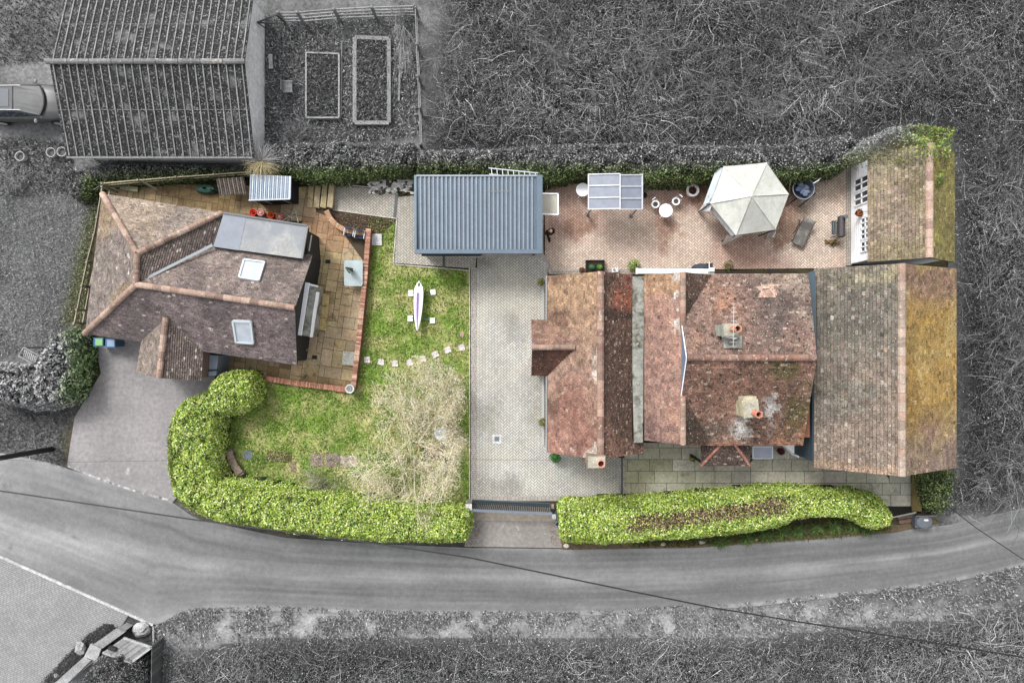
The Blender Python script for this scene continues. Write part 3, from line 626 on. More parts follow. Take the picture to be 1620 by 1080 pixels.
c_fe = colmix(S(134, 98, 84), .26, [(S(168, 98, 74), .6, .35, .1, 4, .9, lambda X, Y: sstep(Y, 1.2, 1.6) * sstep(X, 4.5, 5)), (S(56, 48, 44), 1.1, .35, .1, 5, .8, lambda X, Y: np.exp(-((Y - 1.25) / .35) ** 2)), (S(84, 66, 56), .5, .5, .12, 6, .7, None)], [(S(206, 186, 166), .05), (S(62, 52, 46), .08)])  # east slope: shade of the side away from the sun is in the colour
Yn, Ys = 3.22, -5.45
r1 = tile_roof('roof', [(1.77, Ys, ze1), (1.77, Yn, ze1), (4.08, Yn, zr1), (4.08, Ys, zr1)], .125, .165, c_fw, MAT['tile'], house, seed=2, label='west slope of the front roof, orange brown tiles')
tile_roof('roof', [(5.78, Yn, 3.02), (5.78, Ys, 3.02), (4.08, Ys, zr1), (4.08, Yn, zr1)], .125, .165, c_fe, MAT['tile_leafy'], house, seed=3, label='east slope of the front roof, leaf strewn tiles coloured darker for the shaded side')
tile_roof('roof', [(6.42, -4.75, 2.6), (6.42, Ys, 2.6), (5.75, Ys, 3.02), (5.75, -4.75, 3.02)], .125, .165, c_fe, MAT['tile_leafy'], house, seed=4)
ridgec = [S(156, 124, 110), S(146, 112, 100), S(170, 142, 126), S(150, 126, 112)]
ridge_line('ridge_tiles', [(4.08, Yn, zr1), (4.08, Ys, zr1)], .16, ridgec, MAT['ridge'], house, .33, 5)
# porch gable on the drive side
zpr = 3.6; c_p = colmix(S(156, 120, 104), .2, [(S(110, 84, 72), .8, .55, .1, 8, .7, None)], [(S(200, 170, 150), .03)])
c_p2 = colmix(S(98, 66, 54), .25, [(S(70, 48, 40), .8, .5, .1, 9, .7, None)], [(S(160, 110, 90), .05)])  # south porch slope, painted darker than the north one as its shaded side
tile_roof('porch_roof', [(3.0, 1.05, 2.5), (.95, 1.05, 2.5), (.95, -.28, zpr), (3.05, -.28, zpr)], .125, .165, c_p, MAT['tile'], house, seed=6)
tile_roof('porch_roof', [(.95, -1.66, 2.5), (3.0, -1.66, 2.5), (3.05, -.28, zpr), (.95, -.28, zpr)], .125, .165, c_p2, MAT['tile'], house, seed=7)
ridge_line('ridge_tiles', [(.93, -.28, zpr), (3.0, -.28, zpr)], .13, ridgec, MAT['ridge'], house, .33, 8)
# lead valley between the front roofs
mb = MB(); vz = 3.0
def strip(pts, mb, z): 
    for (a, b, y), (c, d, y2) in zip(pts[:-1], pts[1:]):
        p = [P(a, y, z), P(b, y, z), P(d, y2, z + .012), P(c, y2, z + .012)]; mb.slab(p, .05, (.3, .3, .3))
strip([(994, 1019, 437), (996, 1019, 500), (999, 1018, 560), (1001, 1018, 620), (1003, 1017, 700)], mb, 3.0)
mb.build('lead_valley', MAT['lead'], house)
# second range, ridge running down the picture
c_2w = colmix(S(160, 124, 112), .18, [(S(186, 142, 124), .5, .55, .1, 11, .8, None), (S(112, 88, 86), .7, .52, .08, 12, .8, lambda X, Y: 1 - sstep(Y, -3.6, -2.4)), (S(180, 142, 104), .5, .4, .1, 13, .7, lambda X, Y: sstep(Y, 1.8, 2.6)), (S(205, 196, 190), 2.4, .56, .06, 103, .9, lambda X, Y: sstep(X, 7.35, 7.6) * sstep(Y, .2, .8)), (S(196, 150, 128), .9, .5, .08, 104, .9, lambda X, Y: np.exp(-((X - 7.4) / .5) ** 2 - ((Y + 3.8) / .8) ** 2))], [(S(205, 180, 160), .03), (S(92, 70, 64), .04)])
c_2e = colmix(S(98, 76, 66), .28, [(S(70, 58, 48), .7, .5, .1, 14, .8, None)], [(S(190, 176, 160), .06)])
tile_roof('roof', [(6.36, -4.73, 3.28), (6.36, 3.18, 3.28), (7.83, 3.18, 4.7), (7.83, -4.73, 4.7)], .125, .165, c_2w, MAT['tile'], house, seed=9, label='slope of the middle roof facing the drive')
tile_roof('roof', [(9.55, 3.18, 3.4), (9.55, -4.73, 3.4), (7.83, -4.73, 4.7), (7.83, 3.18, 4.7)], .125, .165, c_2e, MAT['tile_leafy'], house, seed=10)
ridge_line('ridge_tiles', [(7.83, 3.18, 4.7), (7.83, .6, 4.7)], .14, ridgec, MAT['ridge'], house, .33, 11)
ridge_line('ridge_tiles', [(7.83, -2.5, 4.7), (7.83, -4.74, 4.7)], .14, ridgec, MAT['ridge'], house, .33, 12)
# main range
zm = 5.6; XW = 7.8
c_mn = colmix(S(142, 114, 104), .22, [(S(176, 132, 112), .6, .52, .1, 15, .8, lambda X, Y: 1 - sstep(X, 9, 10.5)), (S(96, 84, 82), .5, .55, .1, 16, .8, lambda X, Y: sstep(X, 10.5, 12)), (S(168, 150, 136), .6, .6, .1, 17, .7, lambda X, Y: sstep(X, 11, 13)), (S(180, 128, 100), .9, .45, .1, 19, .8, lambda X, Y: np.exp(-((X - 9.9) / .7) ** 2 - ((Y - 1.6) / .8) ** 2)), (S(216, 176, 158), 3, .02, .02, 18, 1, lambda X, Y: ((np.abs(X - 12.05 + .08 * np.sin(Y * 40)) < .42) & (np.abs(Y - 2.42) < .33)) * 1.0)], [(S(205, 185, 170), .05), (S(66, 54, 48), .07)])
c_ms = colmix(S(152, 114, 98), .24, [(S(116, 84, 70), .5, .5, .1, 20, .7, None), (S(96, 88, 48), .9, .5, .1, 21, .85, lambda X, Y: sstep(X, 10.8, 12) * sstep(Y, -4.7, -3.6)), (S(170, 120, 84), .6, .5, .1, 22, .8, lambda X, Y: (1 - sstep(Y, -4.5, -3.4)) * sstep(X, 9, 11)), (S(90, 84, 76), .7, .5, .1, 23, .8, lambda X, Y: np.exp(-((X - 9.3) / .9) ** 2 - ((Y + 4.2) / .6) ** 2)), (S(206, 204, 202), 2.6, .5, .07, 105, .9, lambda X, Y: 1.3 * np.exp(-((X - 10.9) / .45) ** 2 - ((Y + 4.0) / .7) ** 2)), (S(206, 204, 202), 2.6, .52, .07, 106, .9, lambda X, Y: 1.3 * np.exp(-((X - 12.1) / .35) ** 2 - ((Y + 3.0) / .8) ** 2))], [(S(205, 188, 172), .06), (S(60, 48, 42), .08)])
NE = P(1279, 430, 3.4); SE = P(1270, 703, 3.4); RE = P(1292, 566, zm)
tile_roof('roof', [(NE.x, 3.22, 3.4), (XW, 3.22, 3.4), (XW, -.72, zm), (RE.x, -.72, zm)], .125, .165, c_mn, MAT['tile_leafy'], house, seed=13, label='upper slope of the main roof with a pale repaired patch')
tile_roof('roof', [(XW, -4.94, 3.4), (SE.x, -4.94, 3.4), (RE.x, -.72, zm), (XW, -.72, zm)], .125, .165, c_ms, MAT['tile_leafy'], house, seed=14, label='lower slope of the main roof, darker and mossy')
ridge_line('ridge_tiles', [(XW, -.72, zm), (RE.x - .05, -.72, zm)], .15, [S(150, 112, 96), S(140, 110, 98), S(164, 132, 116)], MAT['ridge'], house, .36, 15)
mb = MB(); mb.add([(XW - .03, .95, 4.6), (XW - .03, -2.5, 4.6), (XW - .03, -.72, zm + .02)], [(0, 1, 2)], S(120, 132, 152)); mb.bar((XW - .04, .98, 4.66), (XW - .04, -.72, zm + .04), .03, .06, (.75, .8, .85)); mb.bar((XW - .04, -2.52, 4.66), (XW - .04, -.72, zm + .04), .03, .06, (.75, .8, .85))
mb.build('gable_boarding', MAT['plain'], house, label='white boarded gable strip with blue grey edge')
# gutters
mb = MB()
mb.tube([(1.70, Yn, 2.45), (1.70, 1.1, 2.45)], .05, 6, S(150, 152, 152)); mb.tube([(1.70, -1.7, 2.45), (1.70, Ys, 2.45)], .05, 6, S(150, 152, 152)); mb.bar((1.64, Yn, .06), (1.64, Ys, .06), .12, .1, S(186, 188, 184))
mb.build('gutter', MAT['plain'], house)
mb = MB(); a = P(1120, 429, 3.35); mb.tube([(a.x, 3.3, 3.35), (13.6, 3.33, 3.35), (13.95, 3.05, 3.3)], .035, 6, S(40, 42, 44)); mb.box(P(1221, 425, 3.3).x, 3.36, 3.15, .3, .14, .2, 0, S(60, 84, 66)); mb.build('gutter', MAT['black'], house)
mb = MB()
mb.bar((1.69, -1.68, 2.5), (6.0, -1.68, 4.0), .0 + .01, .01, S(60)); 
# chimneys
def chimney(x, y, z0, z1, sx, sy, rz, colr, potoff, potr, poth, pcol, parent, cap=True, base=None):
    mb = MB(); n = int((z1 - z0) / .08)
    for i in range(n):
        k = .85 + random.random() * .3; e = .006 * (i % 2); mb.box(x, y, z0 + i * .08, sx + e, sy + e, .078, rz, tuple(c * k for c in colr))
    if cap:
        mb.box(x, y, z0 + n * .08, sx + .1, sy + .1, .08, rz, colr); mb.box(x, y, z0 + n * .08 + .08, sx + .02, sy + .02, .07, rz, S(176, 172, 156))
    c = mb.build('chimney', MAT['stone'], parent)
    zt = z0 + n * .08 + .12; p = MB(); px_, py_ = x + potoff[0], y + potoff[1]
    p.lathe(px_, py_, [(potr * 1.1, zt), (potr, zt + .08), (potr * .92, zt + poth * .8), (potr * 1.08, zt + poth * .82), (potr * 1.08, zt + poth), (potr * .8, zt + poth), (potr * .78, zt + poth * .5)], 20, pcol)
    p.cyl(px_, py_, zt + poth * .45, zt + poth * .5, potr * .8, None, 20, S(60, 40, 34)); p.build('chimney_pot', MAT['stone'], c, smooth=False)
    f = MB(); f.blob(x, y, zt - .02, sx * .42, sy * .42, .09, S(172, 168, 152), .1, 10, 3); f.build('mortar_bed', MAT['stone'], c)
    return c
p = P(944, 731, 5.2); chimney(p.x, p.y, 0, 5.1, .75, .5, 0, S(150, 130, 112), (.16, -.02), .17, .34, S(222, 160, 140), house)
p = P(1158, 522, 6.3); c2 = chimney(p.x, p.y, 3.8, 6.1, .62, .5, 0, S(158, 162, 150), (.05, .05), .15, .8, S(214, 152, 122), house)
mb = MB(); q = P(1158, 541, 5.35); mb.box(q.x, q.y, 4.9, .8, .55, .62, 0, S(170, 178, 172)); mb.build('lead_flashing', MAT['lead'], c2)
mb = MB(); q = P(1158, 540, 7.4); az = 7.5; e0 = P(1160, 548, az); e1 = P(1161, 480, az); mb.tube([(e0.x, e0.y, az), (e1.x, e1.y, az)], .013, 5, S(200)); mb.tube([(p.x - .2, p.y - .3, 5.6), (p.x - .2, p.y - .35, az)], .02, 6, S(190))
mb.tube([(p.x - .2, p.y - .35, az), (e0.x, e0.y + .3, az)], .014, 5, S(200))
for i in range(11): 
    t = i / 10; q = e0.lerp(e1, t); w_ = .17 - .07 * t; mb.tube([(q.x - w_, q.y, az + .01), (q.x + w_, q.y, az + .01)], .009, 4, S(205))
aer = mb.build('television_aerial', MAT['plain'], c2)
p = P(1193, 648, 5.9); c3 = chimney(p.x, p.y, 3.6, 5.5, .62, .7, .12, S(190, 180, 152), (.12, -.18), .15, .62, S(212, 142, 120), house)
mb = MB(); q = P(1190, 637, 5.6); mb.box(q.x, q.y, 4.6, .6, .5, .75, .1, S(198, 190, 164)); mb.build('chimney_shoulder', MAT['stone'], c3)
# stone flag cap on the shoulder, grey mortar patches
# wing with the grey-green roof
zw, zwe = 5.2, 3.1
WX0, WXR, WX1 = P(1288, 600, zwe).x, P(1426, 600, zw).x, P(1512, 600, zwe).x
WYn = P(1426, 417, zw).y; WYs = P(1426, 753, zw).y
c_ww = colmix(S(130, 122, 112), .2, [(S(104, 100, 94), .5, .5, .1, 24, .75, lambda X, Y: sstep(Y, -.5, 1)), (S(168, 158, 122), .6, .45, .1, 25, .9, lambda X, Y: sstep(Y, 2.4, 3.3)), (S(150, 130, 118), .4, .5, .1, 26, .7, lambda X, Y: 1 - sstep(Y, -2, 0)), (S(176, 146, 122), .8, .4, .1, 27, .8, lambda X, Y: 1 - sstep(Y, -6, -5.3))], [(S(190, 182, 170), .06), (S(86, 82, 78), .1), (S(178, 140, 120), .02)])
c_we = colmix(S(142, 112, 92), .2, [(S(172, 138, 64), .3, .28, .1, 28, .95, lambda X, Y: sstep(Y, -4.6, -2.5) * (1 - sstep(Y, 1, 2.6))), (S(150, 118, 56), .4, .3, .1, 29, .95, lambda X, Y: sstep(19.2, X, X + 1.2) * (1 - sstep(Y, 1, 2.6))), (S(176, 150, 90), .8, .58, .1, 30, .8, None), (S(136, 116, 106), .4, .4, .1, 31, .8, lambda X, Y: 1 - sstep(Y, -5.4, -3.5))], [(S(196, 170, 130), .06), (S(90, 66, 44), .08)])
tile_roof('wing_roof', [(WX0, WYs, zwe), (WX0, WYn, zwe), (WXR, WYn, zw), (WXR, WYs, zw)], .15, .2, c_ww, MAT['tile_mossy'], house, seed=16, label='grey weathered slope of the wing roof')
tile_roof('wing_roof', [(WX1, WYn, zwe), (WX1, WYs, zwe), (WXR, WYs, zw), (WXR, WYn, zw)], .15, .2, c_we, MAT['tile_mossy'], house, seed=17, label='golden mossy outer slope of the wing roof')
ridge_line('ridge_tiles', [(WXR, WYn, zw), (WXR, WYs, zw)], .17, [S(172, 152, 138), S(158, 142, 128), S(180, 162, 148), S(168, 142, 126)], MAT['ridge'], house, .42, 18)
mb = MB(); cw = S(52, 62, 70)
mb.prism([(14.55, WYn - .3), (WX1 - .3, WYn - .3), (WX1 - .3, WYs + .3), (14.55, WYs + .3)], 0, 3.05, cw)
for y in (WYn - .3, WYs + .3): mb.add([(14.55, y, 3.05), (WX1 - .3, y, 3.05), (WXR, y, zw - .15)], [(0, 1, 2)], cw)
for i in range(15): mb.box(14.5, (WYn + WYs) / 2, .15 + i * .2, .05, WYn - WYs - .62, .16, 0, S(56, 70, 80))
mb.build('weatherboarding', MAT['plain'], house, label='dark blue grey boarded walls of the wing')
mb = MB(); mb.slab([P(1279, 431, 3.3), P(1290, 428, 3.3), P(1292, 560, 4.2), P(1289, 560, 4.2)], .05, S(70, 84, 94)); mb.build('lead_gutter', MAT['plain'], house)
mb = MB(); mb.slab([P(1240, 703, 1.0), P(1264, 703, 1.0), P(1264, 724, 1.0)], .9, (.75, .75, .76)); mb.build('painted_plinth', MAT['white'], house)
# hipped canopy over the garden door
zc0, zc1 = 2.4, 3.2; A_, B_ = P(1109, 736, zc0), P(1186, 736, zc0); C_, D_ = P(1160, 704, zc1), P(1143, 704, zc1); E_, F_ = P(1109, 706, zc0), P(1186, 706, zc0)
D_.y = C_.y = -4.85; cc = colmix(S(116, 92, 84), .3, [(S(80, 66, 60), 1, .5, .1, 32, .7, None)], [(S(200, 180, 165), .08)])
tile_roof('canopy_roof', [A_, B_, C_, D_], .1, .165, cc, MAT['tile_leafy'], house, seed=19)
tile_roof('canopy_roof', [B_, Vector((B_.x, C_.y, zc0)), C_], .1, .165, cc, MAT['tile_leafy'], house, seed=20)
tile_roof('canopy_roof', [Vector((A_.x, D_.y, zc0)), A_, D_], .1, .165, cc, MAT['tile_leafy'], house, seed=21)
ridge_line('hip_tiles', [D_, A_], .07, [S(176, 120, 104)], MAT['ridge'], house, .3, 22, .03); ridge_line('hip_tiles', [C_, B_], .07, [S(176, 120, 104)], MAT['ridge'], house, .3, 23, .03)
for x in (A_.x + .1, B_.x - .1): mb = MB(); mb.box(x, A_.y + .12, 0, .1, .1, 2.35, 0, S(90, 60, 50)); mb.build('canopy_post', MAT['wood_dark'], house)
# windows and doors
def window(x, y, z, wd, h, rz, parent, dark=True, door=False):
    """rz: facing direction (0 = towards -y)"""
    c, s = math.cos(rz), math.sin(rz); f = MB(); fw = .07
    def T(a, b, cz): return (x + a * c + b * s, y + a * s - b * c, cz)
    for a in (-wd / 2, 0, wd / 2): f.bar(T(a, .03, z), T(a, .03, z + h), .06, .07, (.75, .75, .74), up=(c, s, 0))
    for b in (z, z + h * .5, z + h): f.bar(T(-wd / 2 - .03, .03, b), T(wd / 2 + .03, .03, b), .06, .07, (.75, .75, .74))
    o = f.build('door' if door else 'window', MAT['white'], parent); g = MB(); g.bar(T(-wd / 2, .01, z + h / 2), T(wd / 2, .01, z + h / 2), .02, h, (.05, .06, .07)); g.build('pane', MAT['darkglass'], o); return o
for yy in (2.2, -2.9, -4.3): window(1.95, yy, .9, 1.1, 1.1, R(-90), house)
window(1.1, -.3, .1, 1.0, 2.0, R(-90), house, door=True)
window(3.0, -5.25, .9, 1.1, 1.1, 0, house); window(8.2, -4.6, .9, 1.0, 1.1, 0, house); window(10.3, -4.6, .1, .95, 2.0, 0, house, door=True); window(12.3, -4.6, .9, 1.2, 1.2, 0, house)
window(3.5, 3.0, .9, 1.0, 1.1, R(180), house); window(9.4, 3.0, .9, 1.2, 1.1, R(180), house); window(11.8, 3.0, .1, 1.0, 2.0, R(180), house, door=True)
window(17, WYs + .3, 1.0, 1.4, 1.1, 0, house)
# white awning cassette on the north wall
aw = root('awning', P(1065, 430, 2.9), 'long white folded awning box fixed along the terrace wall of the house', 'awning')
mb = MB(); a = P(1007, 429, 2.9); b = P(1127, 430, 2.9); mb.bar(a, b, .26, .2, (.8, .8, .8)); mb.build('cassette', MAT['white'], aw, bevel=.04)
mb = MB(); mb.box(b.x - .05, b.y + .02, 2.75, .2, .34, .34, 0, (.6, .6, .6)); mb.build('end_cap', MAT['plain'], aw); mb = MB(); mb.box(a.x, a.y, 2.78, .06, .3, .26, 0, (.6, .6, .6)); mb.build('end_cap', MAT['plain'], aw)

# ------------------------------------------------------------ garden room at the top right
orr = root('outbuilding', (19.7, 6.5, 0), 'white boarded garden room with a mossy tiled roof at the top right of the terrace', 'outbuilding')
oy0, oy1 = P(1440, 412, 2.9).y, P(1440, 237, 2.9).y; OX0, OXR, OX1 = 17.58, 19.6, 21.85; oze, ozr = 2.25, 3.9
c_ow = colmix(S(156, 138, 120), .2, [(S(124, 108, 96), .5, .45, .12, 34, .8, lambda X, Y: sstep(X, 18.3, 19.2) * (1 - sstep(Y, 7, 9))), (S(186, 174, 146), .5, .45, .1, 35, .8, lambda X, Y: sstep(Y, 7.6, 8.8)), (S(150, 138, 96), .7, .55, .1, 36, .5, None)], [(S(212, 180, 160), .012), (S(84, 74, 66), .02), (S(190, 176, 146), .1)])
c_oe = colmix(S(130, 120, 66), .22, [(S(152, 144, 66), .6, .5, .1, 37, .8, None), (S(108, 92, 52), .8, .5, .1, 38, .8, lambda X, Y: sstep(Y, 7.5, 8.5))], [(S(196, 184, 130), .06)])
tile_roof('roof', [(OX0, oy0, oze), (OX0, oy1, oze), (OXR, oy1, ozr), (OXR, oy0, ozr)], .15, .18, c_ow, MAT['tile'], orr, seed=24)
tile_roof('roof', [(OX1, oy1, oze), (OX1, oy0, oze), (OXR, oy0, ozr), (OXR, oy1, ozr)], .15, .18, c_oe, MAT['tile_mossy'], orr, seed=25, label='yellow green mossy outer slope')
ridge_line('ridge_tiles', [(OXR, oy1, ozr), (OXR, oy0, ozr)], .17, [S(186, 156, 140), S(200, 172, 156), S(174, 146, 132)], MAT['ridge'], orr, .46, 26)
mb = MB(); mb.prism([(17.86, oy0 + .15), (OX1 - .25, oy0 + .15), (OX1 - .25, oy1 - .15), (17.86, oy1 - .15)], 0, 2.2, (.78, .79, .8))
for y in (oy0 + .15, oy1 - .15): mb.add([(17.86, y, 2.2), (OX1 - .25, y, 2.2), (OXR, y, ozr - .14)], [(0, 1, 2)], (.1, .1, .1))
for i in range(9): mb.box(17.845, (oy0 + oy1) / 2, .1 + i * .23, .03, oy1 - oy0 - .34, .2, 0, (.8, .81, .83))
mb.build('wall', MAT['white'], orr)
for yy, z, wd, h in ((7.45, .75, .8, 1.0), (6.1, .75, .9, 1.0), (4.75, 1.15, .62, .9), (3.95, 1.15, .62, .9), (8.1, 1.0, .4, .8)): pass
for py_, hh, z0, z1 in ((291, 17, .55, 1.95), (314, 17, .55, 1.95)):
    yc = P(0, py_, 1.1).y; window(17.83, yc, z0, .62, z1 - z0, R(-90), orr)
for py_ in (351, 369, 389):
    yc = P(0, py_, 1.7).y; window(17.83, yc, 1.2, .5, .85, R(-90), orr)
hb = root('hanging_basket', P(1360, 336, 1.35), 'round hanging basket of orange flowers on the white wall of the garden room', 'basket')
q = P(1360, 337, 1.35); mb = MB(); mb.lathe(17.62, q.y, [(.03, 1.15), (.15, 1.22), (.2, 1.36), (.18, 1.36), (.02, 1.25)], 14, S(60, 50, 40)); mb.build('basket', MAT['stone'], hb)
n = 120; pos = rng.normal(size=(n, 3)) * np.array([.085, .085, .03]) + np.array([17.62, q.y, 1.4]); V, F = leaf_mesh(pos, rng.normal(size=(n, 3)) + [0, 0, 1], rng.uniform(.025, .045, n)); npmesh('flowers', V, F, np.repeat(pick(n, [S(220, 90, 50), S(80, 100, 50), S(230, 180, 80), S(60, 50, 40)], [3, 3, 1, 2]), 4, 0), MAT['leaf'], hb)
mb = MB(); mb.tube([(17.84, q.y, 1.75), (17.62, q.y, 1.75), (17.62, q.y, 1.4)], .012, 5, S(40)); mb.build('bracket', MAT['black'], hb)

def zroof(poly, x, y, it=6):
    p0, p1, p2 = [Vector(p) for p in poly[:3]]; n = (p1 - p0).cross(p2 - p0); z = 3
    for _ in range(it): q = P(x, y, z); z = p0.z - (n.x * (q.x - p0.x) + n.y * (q.y - p0.y)) / n.z
    return z
# ------------------------------------------------------------ tiled annexe on the left
an = root('annexe', P(300, 450), 'brown tiled single storey annexe with a flat grey roof corner, left of the lawn', 'building')
z0, z1 = 2.4, 4.2
a_nw, a_sw, a_se, a_ne = P(163, 307, z0), P(135, 527, z0), P(470, 577, z0), P(495, 404, z0)
rA, rB, rC = P(218, 401, z1), P(216, 450, z1), P(467, 487, z1); cN = P(352, 337, z0); vE = P(337, 388, 2.9)
bt = [(S(205, 196, 180), .03), (S(78, 66, 60), .08)]
c_aw = colmix(S(132, 120, 112), .2, [(S(152, 128, 96), .5, .5, .12, 71, .7, None)], bt); c_an = colmix(S(142, 128, 118), .2, [(S(170, 150, 128), .5, .5, .1, 72, .7, None)], [(S(225, 215, 205), .02)] + bt)
c_as = colmix(S(122, 108, 106), .2, [(S(98, 88, 88), .5, .5, .12, 73, .7, None)], bt); c_am = colmix(S(138, 122, 114), .2, [(S(108, 96, 92), .6, .5, .1, 74, .7, None)], bt); c_ad = colmix(S(116, 102, 96), .28, [], [(S(214, 206, 190), .09)])
tile_roof('roof', [a_nw, a_sw, rB, rA], .1, .165, c_aw, MAT['tile'], an, seed=31, label='slope facing the meadow')
tile_roof('roof', [cN, a_nw, rA], .1, .165, c_an, MAT['tile'], an, seed=32)
tile_roof('roof', [a_sw, a_se, rC, rB], .1, .165, c_as, MAT['tile'], an, seed=33, label='long slope facing the lane, dark brown tiles')
nv = (a_se - a_sw).normalized()
tile_roof('roof', [a_ne, P(337, 388, zroof([a_ne, rB, rC], 337, 388)), rB, rC], .1, .165, c_am, MAT['tile'], an, seed=34)
tile_roof('roof', [P(337, 388, zroof([cN, rA, rB], 337, 388)), cN, rA, rB], .1, .165, c_ad, MAT['tile_mossy'], an, seed=35)
ac = [S(168, 142, 126), S(156, 130, 116), S(184, 158, 142), S(146, 122, 110)]
for i, pts in enumerate(([a_nw, rA], [a_sw, rB], [rA, rB], [rB, rC], [rA, cN])): ridge_line('hip_tiles' if i in (0, 1, 4) else 'ridge_tiles', pts, .14, ac, MAT['ridge'], an, .42, 40 + i, .04)
mb = MB(); e = P(222, 446, 4.05); mb.bar(e + Vector((0, 0, .06)), vE + Vector((0, 0, .08)), .13, .03, S(160, 168, 172)); mb.build('valley_flashing', MAT['plain'], an)
# porch gable towards the drive
q0, q1 = P(222, 543, z0), P(216, 589, z0); q2, q3 = P(318, 602, z0), P(321, 558, z0); k0, k1 = P(263, 502, 3.35), P(252, 598, 3.35)
tile_roof('porch_roof', [P(228, 520, 2.4), q1, k1, k0], .1, .165, colmix(S(136, 122, 110), .2, [], bt), MAT['tile'], an, seed=36)
tile_roof('porch_roof', [q2, P(322, 540, 2.4), k0, k1], .1, .165, c_ad, MAT['tile_mossy'], an, seed=37)
ridge_line('ridge_tiles', [k0, k1], .14, ac, MAT['ridge'], an, .42, 47, .03)
# flat roof
f0, f1, f2, f3 = P(354, 337, 2.92), P(487, 357, 2.92), P(478, 409, 2.92), P(337, 390, 2.92)
mb = MB(); mb.slab([f0, f1, f2, f3], .14, S(176, 176, 172)); fr = mb.build('flat_roof', M('felt', None, .85, .18, 1.0, .2, 9, .2, stains=[(S(146, 150, 156), .7, .5, .12)]), an)
mb = MB(); mb.slab([P(354, 337, 2.935), P(390, 342, 2.935), P(378, 396, 2.935), P(337, 390, 2.935)], .01, S(146, 152, 162)); mb.build('felt_sheet', MAT['plain'], fr)
mb = MB(); mb.bar(f0 + Vector((0, 0, .02)), f1 + Vector((0, 0, .02)), .08, .1, S(120, 120, 122)); mb.bar(f1 + Vector((0, 0, .02)), f2 + Vector((0, 0, .02)), .08, .1, S(140, 140, 140)); mb.bar(P(493, 372, 2.4), P(489, 397, 2.4), .05, .05, S(200)); mb.build('roof_edging', MAT['plain'], fr)
# walls
def ins(p, q, t): return (p[0] + (q[0] - p[0]) * t, p[1] + (q[1] - p[1]) * t)
cen = P(310, 450); mb = MB(); wp = [ins(p, cen, .04) for p in (a_nw, a_sw, a_se, a_ne, P(487, 357, 2.9), cN)]
mb.prism(wp, 0, 2.35, S(44, 46, 48)); r0 = ins(rC, cen, .03); s0, n0 = ins(a_se, cen, .04), ins(a_ne, cen, .04); mb.add([(s0[0], s0[1], 2.35), (n0[0], n0[1], 2.35), (r0[0], r0[1], z1 - .12)], [(0, 1, 2)], S(44, 46, 48))
g0 = [ins(p, cen, .015) for p in (f0, f1, f2, f3)]; mb.prism(g0, 2.3, 2.78, S(44, 46, 48))
mb.prism([ins(p, cen, .03) for p in (q1, q2, P(322, 540, 2.4), P(228, 520, 2.4))], 0, 2.3, S(120, 100, 90)); mb.build('wall', MAT['plain'], an, label='black boarded walls')
mb = MB()
for a, b in ((a_sw, a_se), (a_nw, a_sw)): mb.tube([a + Vector((0, 0, -.05)), b + Vector((0, 0, -.05))], .05, 6, S(60, 66, 70))
mb.build('gutter', MAT['plain'], an)
def skylight(cs, zs, parent):
    pts = [P(x, y, z) for (x, y), z in zip(cs, zs)]; nn = (pts[1] - pts[0]).cross(pts[3] - pts[0]); nn.normalize(); nn = nn if nn.z > 0 else -nn; up = nn * .1; f = MB()
    for i in range(4): f.bar(pts[i] + up, pts[(i + 1) % 4] + up, .09, .12, S(206, 214, 218), up=nn)
    o = f.build('skylight', MAT['plain'], parent); g = MB(); g.slab([p + up * 1.1 for p in pts], .02, S(200, 206, 210)); g.build('pane', glass('skylight_glass', S(186, 194, 204)), o)
for cs, pl in (([(387, 413), (419, 417), (410, 446), (379, 441)], [a_ne, rB, rC]), ([(370, 506), (398, 507), (402, 541), (375, 539)], [a_sw, a_se, rC])): skylight(cs, [zroof(pl, *c) for c in cs], an)
# bay window with a weathered lead top and white frame, on the patio side
mb = MB(); b4 = [(489, 448), (499, 452), (489, 531), (475, 530)]; mb.prism([P(x, y, 1.9)[:2] for x, y in [(486, 447), (500, 451), (490, 532), (473, 530)]], .5, 1.92, S(150, 148, 140)); bw = mb.build('bay_window', MAT['lead'], an)
mb = MB(); mb.bar(P(486, 447, 2.05), P(473, 530, 2.05), .24, .14, (.85, .87, .9)); mb.bar(P(503, 462, 1.75), P(492, 533, 1.75), .12, .2, (.85, .87, .9)); mb.bar(P(486, 449, 1.9), P(503, 453, 1.9), .08, .1, (.85, .87, .9)); mb.build('frame', MAT['white'], bw)

# ------------------------------------------------------------ carport, barn, sheds, canopies
cp = root('carport', P(757, 345), 'open carport with a grey blue ribbed metal roof between the lawn and the red terrace', 'carport')
zc = 2.65; X0, Y1 = P(656, 278, zc).x, P(656, 278, zc).y; X1, Y0 = P(858, 401, zc).x, P(858, 401, zc).y
bl = S(112, 124, 136); mb = MB(); mb.slab([(X0 + .1, Y0 + .12, zc - .1), (X1 - .1, Y0 + .12, zc - .1), (X1 - .1, Y1 - .05, zc + .06), (X0 + .1, Y1 - .05, zc + .06)], .03, S(104, 116, 128))
n = 27
for i in range(n):
    x = X0 + .3 + (X1 - X0 - .8) * i / (n - 1); mb.bar((x, Y0 + .2, zc - .06), (x, Y1 - .08, zc + .10), .085, .05, S(138, 150, 162))
mb.build('roof', MAT['metal'], cp)
mb = MB()
mb.bar((X0, Y0 + .09, zc), (X1, Y0 + .09, zc), .2, .22, S(106, 120, 134)); mb.bar((X1 - .14, Y0 + .19, zc), (X1 - .14, Y1, zc + .05), .28, .22, S(104, 120, 134)); mb.bar((X0 + .05, Y0 + .19, zc), (X0 + .05, Y1, zc + .05), .12, .2, S(116, 130, 142)); mb.bar((X0 + .1, Y1 - .03, zc + .05), (X1 - .28, Y1 - .03, zc + .05), .08, .2, S(150, 160, 168))
mb.build('fascia', MAT['metal'], cp)
